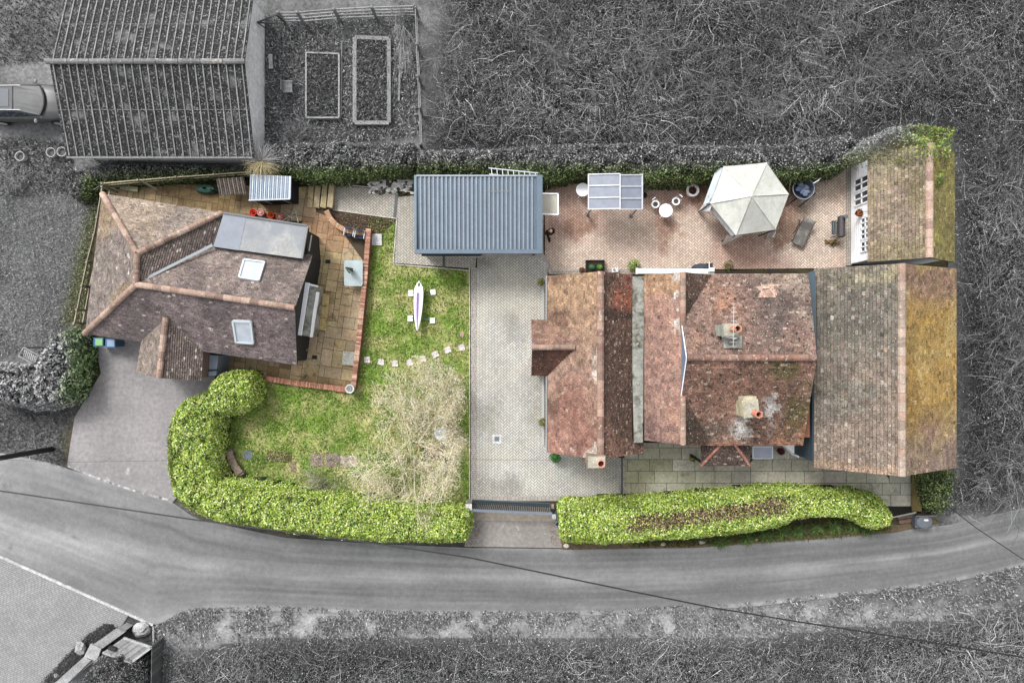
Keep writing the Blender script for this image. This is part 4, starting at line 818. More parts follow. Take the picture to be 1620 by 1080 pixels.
for x, y in ((X0 + .25, Y0 + .3), (X1 - .35, Y0 + .3), (X0 + .25, Y1 - .3), (X1 - .35, Y1 - .3), ((X0 + X1) / 2, Y0 + .3)):
    mb = MB(); mb.box(x, y, 0, .12, .12, zc - .15, 0, S(40, 44, 48)); mb.build('post', MAT['plain'], cp)
mb = MB()
for i in range(8): mb.bar((X0 + .15, Y0 + .35, .3 + i * .27), (X0 + 3.3, Y0 + .35, .3 + i * .27), .03, .25, S(52, 58, 64))
mb.build('boarded_panel', MAT['plain'], cp)
mb = MB(); q = P(690, 404, 2.0); mb.bar((X0 + .3, Y0 - .02, 2.3), (X0 + 3.2, Y0 - .02, 2.3), .1, .3, S(44, 48, 54)); mb.build('roller_blind', MAT['plain'], cp)
mb = MB()
for i in range(9): mb.box(P(775 + i * 4, 298, 2.72).x, P(0, 303, 2.72).y + .0, 2.755, .09, .03, .006, 0, S(150, 142, 128))
mb.build('rust_marks', MAT['plain'], cp)

barn = root('garage_building', P(250, 90), 'grey corrugated sheet roofed garage with a rendered gable wall at the top left', 'garage')
be, br = 2.3, 3.55; bx0, bx1 = -22.0, -12.72; yr = P(240, 98, br).y; ys0 = P(240, 247, be).y; yn0 = yr + (yr - ys0)
bd = colmix(S(58), .1, [(S(70), .5, .5, .1, 91, .6, None)], hue=0)
MAT['fibre'] = M('fibre', None, .9, .25, 1.2, .35, 12, .5, 30, grain=.3, stains=[(S(132), 11, .58, .03), (S(120), 1.1, .62, .07), (S(206), 13, .67, .025)])
for sgn, ye in ((-1, ys0), (1, yn0)):
    mb = MB(); mb.slab([(bx0, ye, be), (bx1, ye, be), (bx1, yr, br), (bx0, yr, br)], .06, S(42)); sl = (br - be) / abs(ye - yr); nr = 25
    for i in range(nr):
        x = bx0 + .18 + (bx1 - bx0 - .3) * i / (nr - 1)
        for k in range(4):                                   # sheets overlap, so each rib comes in lengths
            t0, t1 = k / 4, (k + 1) / 4 + .012; g = S(132 + random.random() * 24); mb.bar((x + random.uniform(-.008, .008), ye + (yr - ye) * t0, be + (br - be) * t0 + .03), (x + random.uniform(-.008, .008), ye + (yr - ye) * t1 * .985, be + (br - be) * t1 * .985 + .022), .05, .05, g)
    for k in (2,): t0 = k / 4; mb.bar((bx0, ye + (yr - ye) * t0, be + (br - be) * t0 + .012), (bx1, ye + (yr - ye) * t0, be + (br - be) * t0 + .012), .05, .02, S(92))
    mb.build('roof', MAT['fibre'], barn)
mb = MB()
for i in range(9): a = bx0 - .12 + (bx1 - bx0 + .2) * i / 9; mb.tube([(a, yr, br + .05), (a + (bx1 - bx0 + .2) / 9 * .97, yr, br + .055)], [.13, .12], 10, S(120 + random.random() * 20))
mb.build('ridge_capping', MAT['ridge'], barn)
gx = P(419, 100).x; mb = MB(); mb.prism([(bx0 + .35, ys0 + .25), (gx, ys0 + .25), (gx, yn0 - .25), (bx0 + .35, yn0 - .25)], 0, 2.2, S(240)); mb.add([(gx, ys0 + .25, 2.2), (gx, yn0 - .25, 2.2), (gx, yr, br - .12)], [(0, 1, 2)], S(240)); mb.add([(bx0 + .35, ys0 + .25, 2.2), (bx0 + .35, yn0 - .25, 2.2), (bx0 + .35, yr, br - .12)], [(0, 2, 1)], S(150))
mb.build('wall', MAT['conc'], barn)
mb = MB(); mb.tube([(bx0, ys0 - .06, be - .05), (bx1 - .1, ys0 - .06, be - .07)], .05, 6, S(150)); mb.build('gutter', MAT['plain'], barn)

sh = root('metal_shed', P(430, 300), 'small shed with a pale blue ribbed metal roof beside the stone steps', 'shed')
s4 = [P(396, 276, 1.95), P(460, 279, 1.85), P(459, 315, 1.75), P(394, 317, 1.8)]; mb = MB(); mb.slab(s4, .05, S(176, 188, 202))
for i in range(20):
    t = (i + .5) / 20; a = s4[0].lerp(s4[1], t); b = s4[3].lerp(s4[2], t); mb.bar(a + Vector((0, 0, .02)), b + Vector((0, 0, .02)), .06, .035, S(205, 214, 224) if i % 2 else S(160, 172, 188))
mb.build('roof', MAT['metal'], sh)
mb = MB(); mb.bar(s4[3] + Vector((0, 0, .01)), s4[2] + Vector((0, 0, .01)), .06, .08, S(206, 214, 222)); mb.bar(s4[1] + Vector((0, 0, .01)), s4[2] + Vector((0, 0, .01)), .05, .08, S(200, 208, 216)); mb.build('roof_trim', MAT['plain'], sh)
mb = MB(); mb.prism([P(416, 290)[:2], P(473, 290)[:2], P(473, 323)[:2], P(416, 325)[:2]], 0, 1.6, S(30, 34, 40)); mb.build('wall', MAT['plain'], sh)
for a, b in (((416, 317), (432, 323)), ((446, 316), (462, 322))): mb = MB(); mb.bar(P(*a, 1.6), P(*b, .1), .09, .04, S(150, 160, 170)); mb.build('brace', MAT['plain'], sh)

ls = root('lean_to_shelter', P(365, 295), 'low store under a rusty brown corrugated sheet, left of the blue roofed shed', 'shelter')
mb = MB(); q4 = [P(342, 283, 1.2), P(386, 280, 1.2), P(391, 306, .95), P(347, 309, .95)]; mb.slab(q4, .03, S(110, 98, 88))
for i in range(13): t = (i + .5) / 13; mb.bar(q4[0].lerp(q4[1], t) + Vector((0, 0, .02)), q4[3].lerp(q4[2], t) + Vector((0, 0, .02)), .05, .04, S(150, 138, 126) if i % 2 else S(96, 84, 74))
mb.build('roof', MAT['fibre'], ls)
for a, b in ((345, 306), (388, 304), (344, 285), (384, 283)): mb = MB(); q = P(a, b); mb.box(q.x, q.y, 0, .06, .06, 1.0, 0, S(70, 58, 48)); mb.build('post', MAT['plain'], ls)
tp = MB(); tp.lathe(P(330, 301).x, P(330, 301).y, [(.5, 0), (.52, .2), (.4, .42), (.1, .5)], 14, S(60, 96, 84), sx=1.15, sy=.5); o = tp.build('tarpaulin', M('tarp', None, .5, .3, 3, .3, 9, .6)); tag(o, 'green tarpaulin over a heap beside the rusty corrugated shelter', 'tarpaulin')

# polycarbonate canopy on the terrace
pg = root('patio_canopy', P(975, 310), 'grey panelled patio canopy with a curved roof on metal legs on the red terrace', 'canopy')
zp = 2.45
def panel_quad(x0, x1, y0, y1, z0, z1): return [P(x0, y0, z0), P(x1, y0, z1), P(x1, y1, z1), P(x0, y1, z0)]
MAT['poly'] = glass('poly', S(140, 146, 160), .25, .93)
for x0, x1, za, zb, ys3 in ((931, 981, 2.35, 2.6, (276, 294, 313, 331)), (982, 1016, 2.56, 2.35, (277, 295, 314, 331))):
    for k in range(3): mb = MB(); mb.slab(panel_quad(x0, x1, ys3[k], ys3[k + 1], za, zb), .02, (.3, .3, .3)); mb.build('panel', MAT['poly'], pg)
    for k in range(4): mb = MB(); mb.bar(P(x0, ys3[k], za + .03), P(x1, ys3[k] - (1 if x0 < 950 else 0), zb + .03), .055, .05, S(206, 208, 214)); mb.build('roof_rail', MAT['metal'], pg)
for x, z in ((931, 2.37), (981, 2.63), (1016, 2.37)): mb = MB(); mb.bar(P(x, 275, z), P(x, 332, z), .07, .05, S(208, 210, 216)); mb.build('roof_rail', MAT['metal'], pg)
for a, b, c, d in ((929, 340, 936, 330), (998, 342, 1008, 331), (930, 285, 933, 279), (1003, 286, 1012, 279)):
    mb = MB(); mb.bar(P(a, b, 0), P(c, d, 2.3), .08, .08, S(150, 154, 160)); lg = mb.build('leg', MAT['metal'], pg); mb = MB(); q = P(a, b); mb.box(q.x, q.y, .02, .22, .22, .03, 0, S(130)); mb.build('foot', MAT['metal'], lg)

wt = root('swing_canopy', P(873, 322), 'pale beige rectangular fabric canopy on a white frame beside the carport', 'canopy')
mb = MB(); c4 = [P(860, 306, 1.6), P(883, 307, 1.6), P(883, 340, 1.6), P(860, 338, 1.6)]; c4[0].x -= .5; c4[3].x -= .5; mb.slab(c4, .03, S(196, 192, 178)); mb.build('canopy_fabric', MAT['cloth'], wt)
mb = MB()
for i in range(4): mb.tube([c4[i] + Vector((0, 0, .03)), c4[(i + 1) % 4] + Vector((0, 0, .03))], .035, 6, (.75, .74, .7))
for c in c4: mb.tube([c, (c.x, c.y, 0)], .025, 6, (.7, .7, .68))
mb.build('frame', MAT['white'], wt)

# hexagonal fabric gazebo
gz = root('gazebo', P(1178, 325), 'large pale grey six sided fabric gazebo on the red terrace', 'gazebo')
ze = 2.3; cs = [(1145, 263), (1213, 257), (1248, 307), (1227, 363), (1164, 372), (1124, 322)]; ap = P(1189, 310, 3.1); hv = [P(x, y, ze) for x, y in cs]
ctr = Vector((sum(p.x for p in hv) / 6, sum(p.y for p in hv) / 6, 0))
def tri(a, b, c, n=12):
    vs, fs = [], []; ids = {}
    for i in range(n + 1):
        for j in range(n + 1 - i):
            p = a * (i / n) + b * (j / n) + c * ((n - i - j) / n); sag = .16 * (i * j + j * (n - i - j) + i * (n - i - j)) / n ** 2 + .03 * (vnoise([p.x * 2], [p.y * 2], 1, 55)[0] - .5); ids[i, j] = len(vs); vs.append((p.x, p.y, p.z - sag))
    for i in range(n):
        for j in range(n - i):
            fs.append((ids[i, j], ids[i + 1, j], ids[i, j + 1]))
            if j < n - i - 1: fs.append((ids[i + 1, j], ids[i + 1, j + 1], ids[i, j + 1]))
    return vs, fs
for i in range(6):
    mb = MB(); vs, fs = tri(ap, hv[i], hv[(i + 1) % 6]); mb.add(vs, fs, S(196 + 7 * (i % 3), 197 + 7 * (i % 3), 190 + 6 * (i % 3))); a, b = hv[i], hv[(i + 1) % 6]; dn = Vector((0, 0, -.2)); a2 = a + (a - ctr).normalized() * .02; b2 = b + (b - ctr).normalized() * .02
    mb.add([a, b, b + dn, a + dn], [(0, 1, 2, 3)], S(200, 202, 200)); mb.build('roof_panel', MAT['cloth'], gz, smooth=True)
    mb = MB(); mb.tube([ap, a + Vector((0, 0, .01))], .022, 5, S(225, 224, 218)); mb.build('seam', MAT['cloth'], gz)
    mb = MB(); mb.tube([a + Vector((0, 0, -.05)), (a.x * .985 + ctr.x * .015, a.y * .985 + ctr.y * .015, 0)], .03, 6, S(60, 62, 66)); mb.build('pole', MAT['black'], gz)
for (hx, hy), (gx_, gy_) in (((1124, 322), (1106, 335)), ((1164, 372), (1143, 387)), ((1227, 363), (1213, 375))):   # curtains gathered to the pole feet
    t = P(hx, hy, 2.2); f = P(gx_, gy_, .05); sd_ = (f - t).cross(Vector((0, 0, 1))).normalized(); mb = MB(); vs = []
    for k in range(9):
        u = k / 8; c = t.lerp(f, u); wd = .42 * (1 - u) ** 1.1 + .04
        for m in range(7): s_ = (m / 6 - .5) * 2; vs.append(c + sd_ * s_ * wd + Vector((0, 0, .05 * math.sin(m * 2.4) * (1 - u * .5))) + Vector((math.sin(m * 2.1), math.cos(m * 2.1), 0)) * .04)
    mb.add(vs, [(k * 7 + m, k * 7 + m + 1, (k + 1) * 7 + m + 1, (k + 1) * 7 + m) for k in range(8) for m in range(6)], S(238, 242, 244, k=.85)); mb.build('curtain', MAT['cloth'], gz, smooth=True)
mb = MB(); a = P(1124, 322, 2.15); b = P(1164, 372, 2.15); d1 = Vector((-.25, -.1, -1.2)); mb.add([a, b, b + d1 * .3, a + d1 * .3], [(0, 1, 2, 3)], S(206, 214, 220)); a = P(1124, 320, 2.15); b = P(1144, 265, 2.15); mb.add([a, b, b + Vector((-.22, 0, -.5)), a + Vector((-.22, 0, -.5))], [(0, 1, 2, 3)], S(206, 218, 226)); mb.build('side_valance', MAT['cloth'], gz)

# ------------------------------------------------------------ terrace furniture and pots
def round_table(name, px, py, r, label, h=.72, grp=None):
    q = P(px, py, h); t = root(name, (q.x, q.y, 0), label, 'table', grp); mb = MB()
    mb.lathe(q.x, q.y, [(.01, h), (r * .35, h + .005), (r * .36, h - .004), (r * .6, h), (r * .9, h), (r, h - .01), (r, h - .03), (.02, h - .03)], 28, S(222, 220, 216)); mb.build('table_top', MAT['white'], t)
    for k in range(3):
        a = k * 2.094 + 4.2; mb = MB(); mb.tube([(q.x + .08 * math.cos(a), q.y + .08 * math.sin(a), h - .03), (q.x + .12 * math.cos(a), q.y + .12 * math.sin(a), .35), (q.x + r * .95 * math.cos(a), q.y + r * .95 * math.sin(a), 0)], .018, 6, S(206)); mb.build('leg', MAT['white'], t)
    return t
round_table('garden_table', 922, 300, .35, 'round white metal table tucked beside the grey patio canopy')
round_table('garden_table', 1053.5, 333, .35, 'round white metal table between the two ring seated stools')
def ring_stool(px, py, ang, label):
    h = .45; q = P(px, py, h); t = root('garden_chair', (q.x, q.y, 0), label, 'chair', 'white metal terrace chairs'); mb = MB()
    mb.lathe(q.x, q.y, [(.13, h), (.2, h + .012), (.215, h), (.2, h - .03), (.13, h - .02), (.13, h)], 24, (.78, .78, .77)); mb.build('seat_rim', MAT['white'], t)
    mb = MB(); mb.cyl(q.x, q.y, h - .03, h - .012, .135, None, 20, S(106, 100, 94)); mb.build('seat', MAT['stone'], t)
    c, s = math.cos(ang), math.sin(ang)
    mb = MB(); mb.bar((q.x + .27 * c - .1 * s, q.y + .27 * s + .1 * c, .8), (q.x + .27 * c + .1 * s, q.y + .27 * s - .1 * c, .8), .035, .1, S(228, 226, 214)); mb.build('backrest', MAT['white'], t)
    for k in range(4):
        a = ang + .78 + k * 1.571; hh = .78 if k in (0, 3) else h - .02; mb = MB(); mb.tube([(q.x + .2 * math.cos(a), q.y + .2 * math.sin(a), hh), (q.x + .21 * math.cos(a), q.y + .21 * math.sin(a), 0)], .012, 5, (.7, .7, .7)); mb.build('leg', MAT['white'], t)
ring_stool(1037, 323, 2.2, 'white ring seated chair left of the round white table'); ring_stool(1069.5, 318.5, .9, 'white ring seated chair right of the round white table')
pt = root('planter', P(1096, 301), 'big white round planter with bare brown soil at the terrace hedge', 'planter')
q = P(1096, 301, .5); mb = MB(); mb.lathe(q.x, q.y, [(.24, 0), (.3, .4), (.34, .5), (.33, .53), (.22, .52), (.21, .42)], 28, (.72, .71, .7)); mb.build('pot', MAT['stone'], pt)
mb = MB(); mb.cyl(q.x, q.y, .4, .43, .22, None, 20, S(72, 54, 46)); mb.build('soil', MAT['stone'], pt); n = 60; pos = rng.normal(size=(n, 3)) * np.array([.08, .08, .04]) + np.array([q.x, q.y, .46]); V, F = leaf_mesh(pos, rng.normal(size=(n, 3)) + [0, 0, 1], rng.uniform(.02, .05, n)); npmesh('dead_leaves', V, F, np.repeat(pick(n, [S(120, 80, 70), S(60, 44, 38)], [1, 1]), 4, 0), MAT['leaf'], pt)
ht = root('patio_heater', P(1023, 304), 'small black garden ornament on a curled stand right of the grey patio canopy', 'ornament')
mb = MB(); q = P(1023, 301, .7); mb.lathe(q.x, q.y, [(.02, .7), (.09, .72), (.11, .66), (.07, .6), (.02, .58)], 16, S(120)); mb.build('dish', MAT['plain'], ht); mb = MB(); mb.tube([(q.x, q.y, .6), (q.x + .03, q.y - .05, .3), (q.x, q.y - .1, .02)], .03, 8, S(30)); mb.lathe(q.x, q.y - .12, [(.14, 0), (.16, .06), (.1, .2), (.03, .3)], 16, S(34, 34, 36), cap=True); mb.build('stand', MAT['black'], ht)
# hanging egg chair
eg = root('egg_chair', P(1274, 300), 'round rattan egg chair with blue grey cushions on a curved stand near the gazebo', 'chair')
q = P(1270, 299, .9); mb = MB(); mb.lathe(q.x, q.y, [(.05, .5), (.3, .55), (.5, .75), (.55, 1.0)], 24, S(90, 100, 120)); mb.build('basket', MAT['cloth'], eg, smooth=True)
cu = MB(); r_ = random.Random(4)
for i in range(15): a = r_.random() * 6.28; d_ = .34 * math.sqrt(r_.random()); cu.blob(q.x + d_ * math.cos(a), q.y + d_ * math.sin(a), .8 + r_.random() * .08, .15, .11, .07, (lambda v: S(98 + v, 110 + v, 138 + v))(r_.random() * 50), .12, 10, i)
cu.build('cushion', MAT['cloth'], eg, smooth=True)
mb = MB(); mb.tube([(q.x + .55 * math.cos(a), q.y + .55 * math.sin(a), 1.0) for a in [k * 6.2832 / 24 for k in range(25)]], .024, 6, S(170, 176, 186)); mb.build('rim', MAT['metal'], eg)
mb = MB(); mb.tube([(q.x + .45, q.y - .0, .04), (q.x + .75, q.y + .35, .5), (q.x + .7, q.y + .45, 1.4), (q.x + .35, q.y + .2, 1.95), (q.x + .1, q.y + .05, 1.9)], .03, 8, S(196, 198, 204)); e1, e2 = P(1263, 328), P(1290, 306); mb.tube([(e1.x, e1.y, .04), (e2.x, e2.y, .04)], .025, 6, S(50, 46, 44)); mb.tube([(q.x + .45, q.y, .04), (q.x - .5, q.y - .7, .04)], .025, 6, S(60)); mb.build('stand', MAT['metal'], eg)
sh2 = MB(); sh2.lathe(P(1284, 290, .7).x, P(1284, 290, .7).y, [(.3, 0), (.36, .3), (.34, .5), (.1, .62)], 18, S(126, 136, 156)); o = sh2.build('pouffe', MAT['cloth'], smooth=True); tag(o, 'pale blue grey round pouffe half hidden behind the egg chair', 'pouffe')
# sun lounger
lg = root('sun_lounger', P(1271, 368), 'dark grey mesh sun lounger with its back raised on the red terrace', 'sun lounger')
A0, A1_ = P(1262, 386, .3), P(1279, 348, .35); dv = (A1_ - A0); dv.z = 0; L_ = dv.length; dv.normalize(); pv = Vector((dv.y, -dv.x, 0)); mb = MB(); pts = [(-.05, .3), (.35, .33), (.75, .31), (.95, .36), (1.3, .52), (1.5, .55)]; wv_ = .3; vs = []
for t, z in pts: c = Vector((A0.x, A0.y, 0)) + dv * t * L_ / 1.5; vs += [(*(c - pv * wv_)[:2], z), (*(c + pv * wv_)[:2], z)]
mb.add(vs, [(2 * i, 2 * i + 2, 2 * i + 3, 2 * i + 1) for i in range(5)], S(112, 108, 104)); o = mb.build('sling', MAT['cloth'], lg); md = o.modifiers.new('th', 'SOLIDIFY'); md.thickness = .02
for s_ in (-1, 1):
    mb = MB(); mb.tube([(*(Vector((A0.x, A0.y, 0)) + dv * t * L_ / 1.5 + pv * s_ * .31)[:2], z) for t, z in pts], .025, 6, S(80, 78, 78)); mb.build('side_rail', MAT['metal'], lg)
    for t in (.15, 1.1): mb = MB(); c = Vector((A0.x, A0.y, 0)) + dv * t * L_ / 1.5 + pv * s_ * .3; mb.tube([(c.x, c.y, .32), (c.x, c.y, 0)], .02, 6, S(70)); mb.build('leg', MAT['metal'], lg)
mb = MB(); c = Vector((A0.x, A0.y, 0)) + dv * .8 - pv * .42; mb.tube([c - dv * .35 + Vector((0, 0, .2)), c - dv * .3 + Vector((0, 0, .42)), c + dv * .3 + Vector((0, 0, .45)), c + dv * .4 + Vector((0, 0, .2))], .03, 6, S(70)); mb.build('armrest', MAT['metal'], lg)
# barbecue smoker
bq = root('barbecue', P(1325, 366), 'dark barrel barbecue with its side table and firewood by the garden room', 'barbecue')
q = P(1332, 360, .9); mb = MB(); mb.tube([(q.x, q.y + .62, .85), (q.x, q.y + .58, .85), (q.x, q.y - .45, .85), (q.x, q.y - .5, .85)], [.1, .19, .19, .1], 18, S(84, 78, 80)); mb.build('barrel', MAT['metal'], bq)
mb = MB(); q2 = P(1322, 360, .75); 
for i in range(5): mb.bar((q2.x - .16 + i * .08, q2.y + .35, .75 + .02 * (i % 2)), (q2.x - .16 + i * .08, q2.y - .35, .75), .06, .03, S(60 + 16 * (i % 3), 72 + 14 * (i % 3), 76 + 12 * (i % 3)))
mb.build('side_shelf', MAT['plain'], bq); mb = MB(); mb.cyl(q.x + .05, q.y + .5, .9, 1.25, .1, None, 14, S(110, 116, 124)); mb.build('chimney', MAT['metal'], bq)
for a, b in ((-.2, .4), (.12, .4), (-.2, -.4), (.12, -.4)): mb = MB(); mb.tube([(q.x + a, q.y + b, .7), (q.x + a, q.y + b, 0)], .02, 6, S(40)); mb.build('leg', MAT['black'], bq)
lw = MB(); qq = P(1318, 384, .2); r_ = random.Random(3)
for i in range(9): a = r_.uniform(-.5, .5); cx_, cy_ = qq.x + r_.uniform(-.22, .22), qq.y + r_.uniform(-.08, .1); z_ = .05 + .08 * (i % 3); lw.tube([(cx_ - .2 * math.cos(a), cy_ - .2 * math.sin(a), z_), (cx_ + .2 * math.cos(a), cy_ + .2 * math.sin(a), z_)], .045, 8, S(96 + r_.random() * 50, 80 + r_.random() * 36, 62))
tag(lw.build('log_pile', MAT['bark']), 'small heap of split logs beneath the barbecue', 'logs')
# planter box with two box balls
pb = root('planter_box', P(942, 421), 'dark square planter with two clipped green balls against the house wall', 'planter')
mb = MB(); q = P(942, 421, .4)
for a, b, c, d in ((-.46, -.3, -.46, .3), (.46, -.3, .46, .3), (-.49, .3, .49, .3), (-.49, -.3, .49, -.3)): mb.bar((q.x + a, q.y + b, .2), (q.x + c, q.y + d, .2), .05, .4, S(60, 40, 34))
mb.build('box', MAT['wood_dark'], pb); mb = MB(); mb.box(q.x, q.y, .02, .86, .54, .3, 0, S(56, 44, 38)); mb.build('soil', MAT['stone'], pb)
def ball(name, x, y, z, r, cols, parent, n=420, flat=1, seed=0, sz=(.02, .035)):
    g = np.random.default_rng(seed); d = g.normal(size=(n, 3)); d /= np.linalg.norm(d, axis=1, keepdims=True); d[:, 2] = np.abs(d[:, 2]) * flat; pos = np.array([x, y, z]) + d * r * g.uniform(.75, 1.1, (n, 1)); V, F = leaf_mesh(pos, d + g.normal(size=(n, 3)) * .3, g.uniform(*sz, n), .5, .2, g)
    o = npmesh(name, V, F, np.repeat(pick(n, cols, [1] * len(cols), .3, g), 4, 0), MAT['leaf'], parent); return o
gc = [S(96, 160, 60), S(60, 110, 44), S(140, 200, 90)]
for dx, cc_ in ((-.2, [S(90, 160, 100), S(56, 110, 70)]), (.22, gc)): ball('clipped_ball', q.x + dx, q.y - .05, .42, .14, cc_, pb, seed=int(dx * 100) + 50)
def pot_plant(name, px, py, label, r=.14, h=.25, pc=S(150, 96, 70), cols=gc, pr=.25, cat='plant', n=380, seed=0, z=0, sz=(.03, .06), grp=None):
    q = P(px, py, h); t = root(name, (q.x, q.y, z), label, cat, grp); mb = MB(); mb.lathe(q.x, q.y, [(r * .7, z), (r, z + h), (r * 1.08, z + h), (r * 1.06, z + h - .03), (r * .85, z + h - .04), (.02, z + h - .05)], 18, pc); mb.build('pot', MAT['stone'], t)
    if cols: ball('leaves', q.x, q.y, z + h, pr, cols, t, n, .8, seed, sz)
    return t
pot_plant('empty_pot', 921, 428, 'round brown clay pot beside the dark square planter', .16, .3, S(130, 96, 72), [S(96, 80, 60), S(70, 60, 46)], .1, 'pot', 60, 1)
pot_plant('potted_plant', 1003, 420, 'leafy light green shrub at the left end of the white awning', .16, .35, S(110, 90, 74), [S(140, 176, 70), S(96, 130, 50), S(176, 190, 110)], .34, 'plant', 420, 2)
pot_plant('potted_plant', 1152, 421, 'sparse brownish green plant at the gutter of the main roof', .14, .3, S(120, 96, 80), [S(130, 130, 80), S(96, 90, 56)], .3, 'plant', 220, 3)
pot_plant('potted_plant', 856, 446, 'small wall plant left of the front roof near its upper corner', .12, .5, S(120, 96, 76), [S(140, 120, 60), S(96, 130, 60), S(180, 170, 110)], .2, 'plant', 200, 4)
pot_plant('potted_plant', 858, 667, 'small wall plant left of the front roof near the manhole cover', .12, .5, S(120, 96, 76), [S(130, 140, 80), S(96, 110, 60), S(170, 160, 110)], .22, 'plant', 220, 5)
pot_plant('potted_shrub', 878, 723, 'dark green shrub at the lower left corner of the front roof', .16, .6, S(90, 80, 70), [S(50, 110, 44), S(84, 150, 60), S(36, 80, 34)], .3, 'shrub', 500, 6)
pot_plant('potted_plant', 1096, 725, 'dark pot with a little yellow green plant left of the tiled canopy', .15, .3, S(40, 42, 40), [S(150, 160, 60), S(60, 80, 30)], .16, 'plant', 120, 7)
pot_plant('potted_plant', 1187, 725, 'dark green potted plant just right of the tiled canopy', .12, .3, S(40, 42, 40), [S(50, 70, 40), S(40, 56, 34)], .16, 'plant', 160, 8)
pot_plant('flower_pot', 1236, 714, 'purple red pot on the front terrace beside the white plinth', .16, .34, S(96, 36, 50), [S(86, 30, 46), S(60, 20, 34)], .17, 'pot', 160, 9)
mb = MB(); q = P(973, 427, .3); mb.box(q.x, q.y, 0, .34, .22, .3, .1, (.6, .6, .6)); mb.box(q.x - .05, q.y + .02, .3, .1, .1, .08, .3, (.2, .2, .2)); tag(mb.build('meter_box', MAT['plain']), 'small pale grey box on the ground against the north house wall', 'box')
hp = root('heat_pump', P(1111, 426), 'dark grey domed cover half under the right end of the awning', 'cover'); mb = MB(); q = P(1111, 424, .8); mb.blob(q.x, q.y, .55, .52, .26, .4, S(62, 68, 80), .04, 16, 2); mb.box(q.x + .38, q.y, 0, .3, .5, .85, 0, S(56, 62, 72)); mb.build('cover', MAT['plain'], hp, smooth=False)
mb = MB(); mb.tube([(q.x + .33, q.y - .3, .9), (q.x + .33, q.y + .3, .9)], .02, 6, (.7, .7, .7)); mb.build('rail', MAT['white'], hp)

# ------------------------------------------------------------ front terrace pieces
gt = root('glass_table', P(1206, 715), 'rectangular glass topped table with a pale frame right of the tiled canopy', 'table')
a, b, c, d = P(1191, 706, .72), P(1222, 706, .72), P(1222, 725, .72), P(1191, 725, .72); mb = MB(); mb.slab([a, b, c, d], .015, (.5, .5, .5)); mb.build('glass_top', glass('table_glass', S(172, 180, 196), .05), gt)  # pale blue mottling of the top paints in a sky reflection
mb = MB()
for p, q in ((a, b), (b, c), (c, d), (d, a)): mb.bar(p + Vector((0, 0, .008)), q + Vector((0, 0, .008)), .04, .04, (.72, .74, .76))
mb.build('frame', MAT['plain'], gt)
for p in (a, b, c, d): m_ = MB(); m_.tube([(p.x, p.y, .7), (p.x, p.y, 0)], .02, 6, (.6, .6, .62)); m_.build('leg', MAT['plain'], gt)
mh = root('manhole_cover', P(786, 694, .02), 'square manhole cover set in a pale frame in the paved drive', 'manhole cover'); q = P(786, 694); mb = MB(); mb.box(q.x, q.y, .012, .46, .46, .02, 0, S(206, 206, 204)); mb.build('surround', MAT['stone'], mh); mb = MB(); mb.box(q.x, q.y, .03, .25, .25, .008, 0, S(120, 124, 124)); mb.build('cover', MAT['metal'], mh)

# ------------------------------------------------------------ gate at the lane
ga = root('sliding_gate', P(810, 802), 'wide dark metal gate standing across the entrance to the paved drive', 'gate')
t0, t1 = P(736, 806, 1.15), P(872, 812, 1.15); g0_, g1_ = Vector((t0.x * 1.0 + .15, t0.y * .972, .06)), Vector((t1.x, t1.y * .972, .06)); mb = MB(); n = 44
for i in range(n + 1): t = i / n; a = t0.lerp(t1, t); b = g0_.lerp(g1_, t); mb.bar(Vector((a.x, a.y, 1.1)), Vector((b.x, b.y, .1)), .05, .02, S(38, 50, 56), up=(0, 1, 0))
mb.build('bars', MAT['plain'], ga)
mb = MB(); mb.bar(t0 - Vector((.1, 0, 0)), t1 + Vector((.05, 0, 0)), .13, .09, S(126, 134, 146)); mb.bar(g0_, g1_, .1, .08, S(96, 106, 112)); mb.bar((g0_.x, g0_.y + .01, .6), (g1_.x, g1_.y + .01, .6), .06, .06, S(60, 70, 78)); mb.build('rail', MAT['metal'], ga)
a, b = P(756, 792), P(868, 799); mb = MB(); mb.bar((a.x, a.y - .02, .05), (b.x, b.y, .05), .16, .05, S(44, 58, 66)); mb.build('track', MAT['metal'], ga)
for x, y, lb in ((876, 815, 'dark metal gate post with a grey cap beside the right hedge'), (742, 800, 'pale stone capped gate post by the blossom tree')):
    g = root('gate_post', P(x, y), lb, 'gate post'); q = P(x, y, 1); dk_ = x > 800; mb = MB(); mb.box(q.x, q.y, 0, .16 if dk_ else .26, .2 if dk_ else .26, 1.2, 0, S(50, 54, 60) if dk_ else S(150, 146, 140)); mb.build('post', MAT['stone'], g); mb = MB(); mb.box(q.x, q.y, 1.2, .2 if dk_ else .32, .24 if dk_ else .32, .05, 0, S(170, 174, 178) if dk_ else S(206, 204, 200)); mb.build('cap', MAT['stone'], g)
mb = MB(); q = P(883, 829, .4); mb.lathe(q.x, q.y, [(.14, 0), (.17, .38), (.18, .4), (.16, .4), (.13, .1), (.02, .1)], 4, S(150, 158, 184)); tag(mb.build('blue_tub', MAT['plain']), 'square pale blue tub between gate post and right hedge', 'tub')
mb = MB(); q = P(743, 831, .5); mb.box(q.x, q.y, 0, .12, .3, .55, -.3, S(190, 196, 200)); tag(mb.build('marker_post', MAT['stone']), 'short white marker post at the end of the left hedge', 'post')

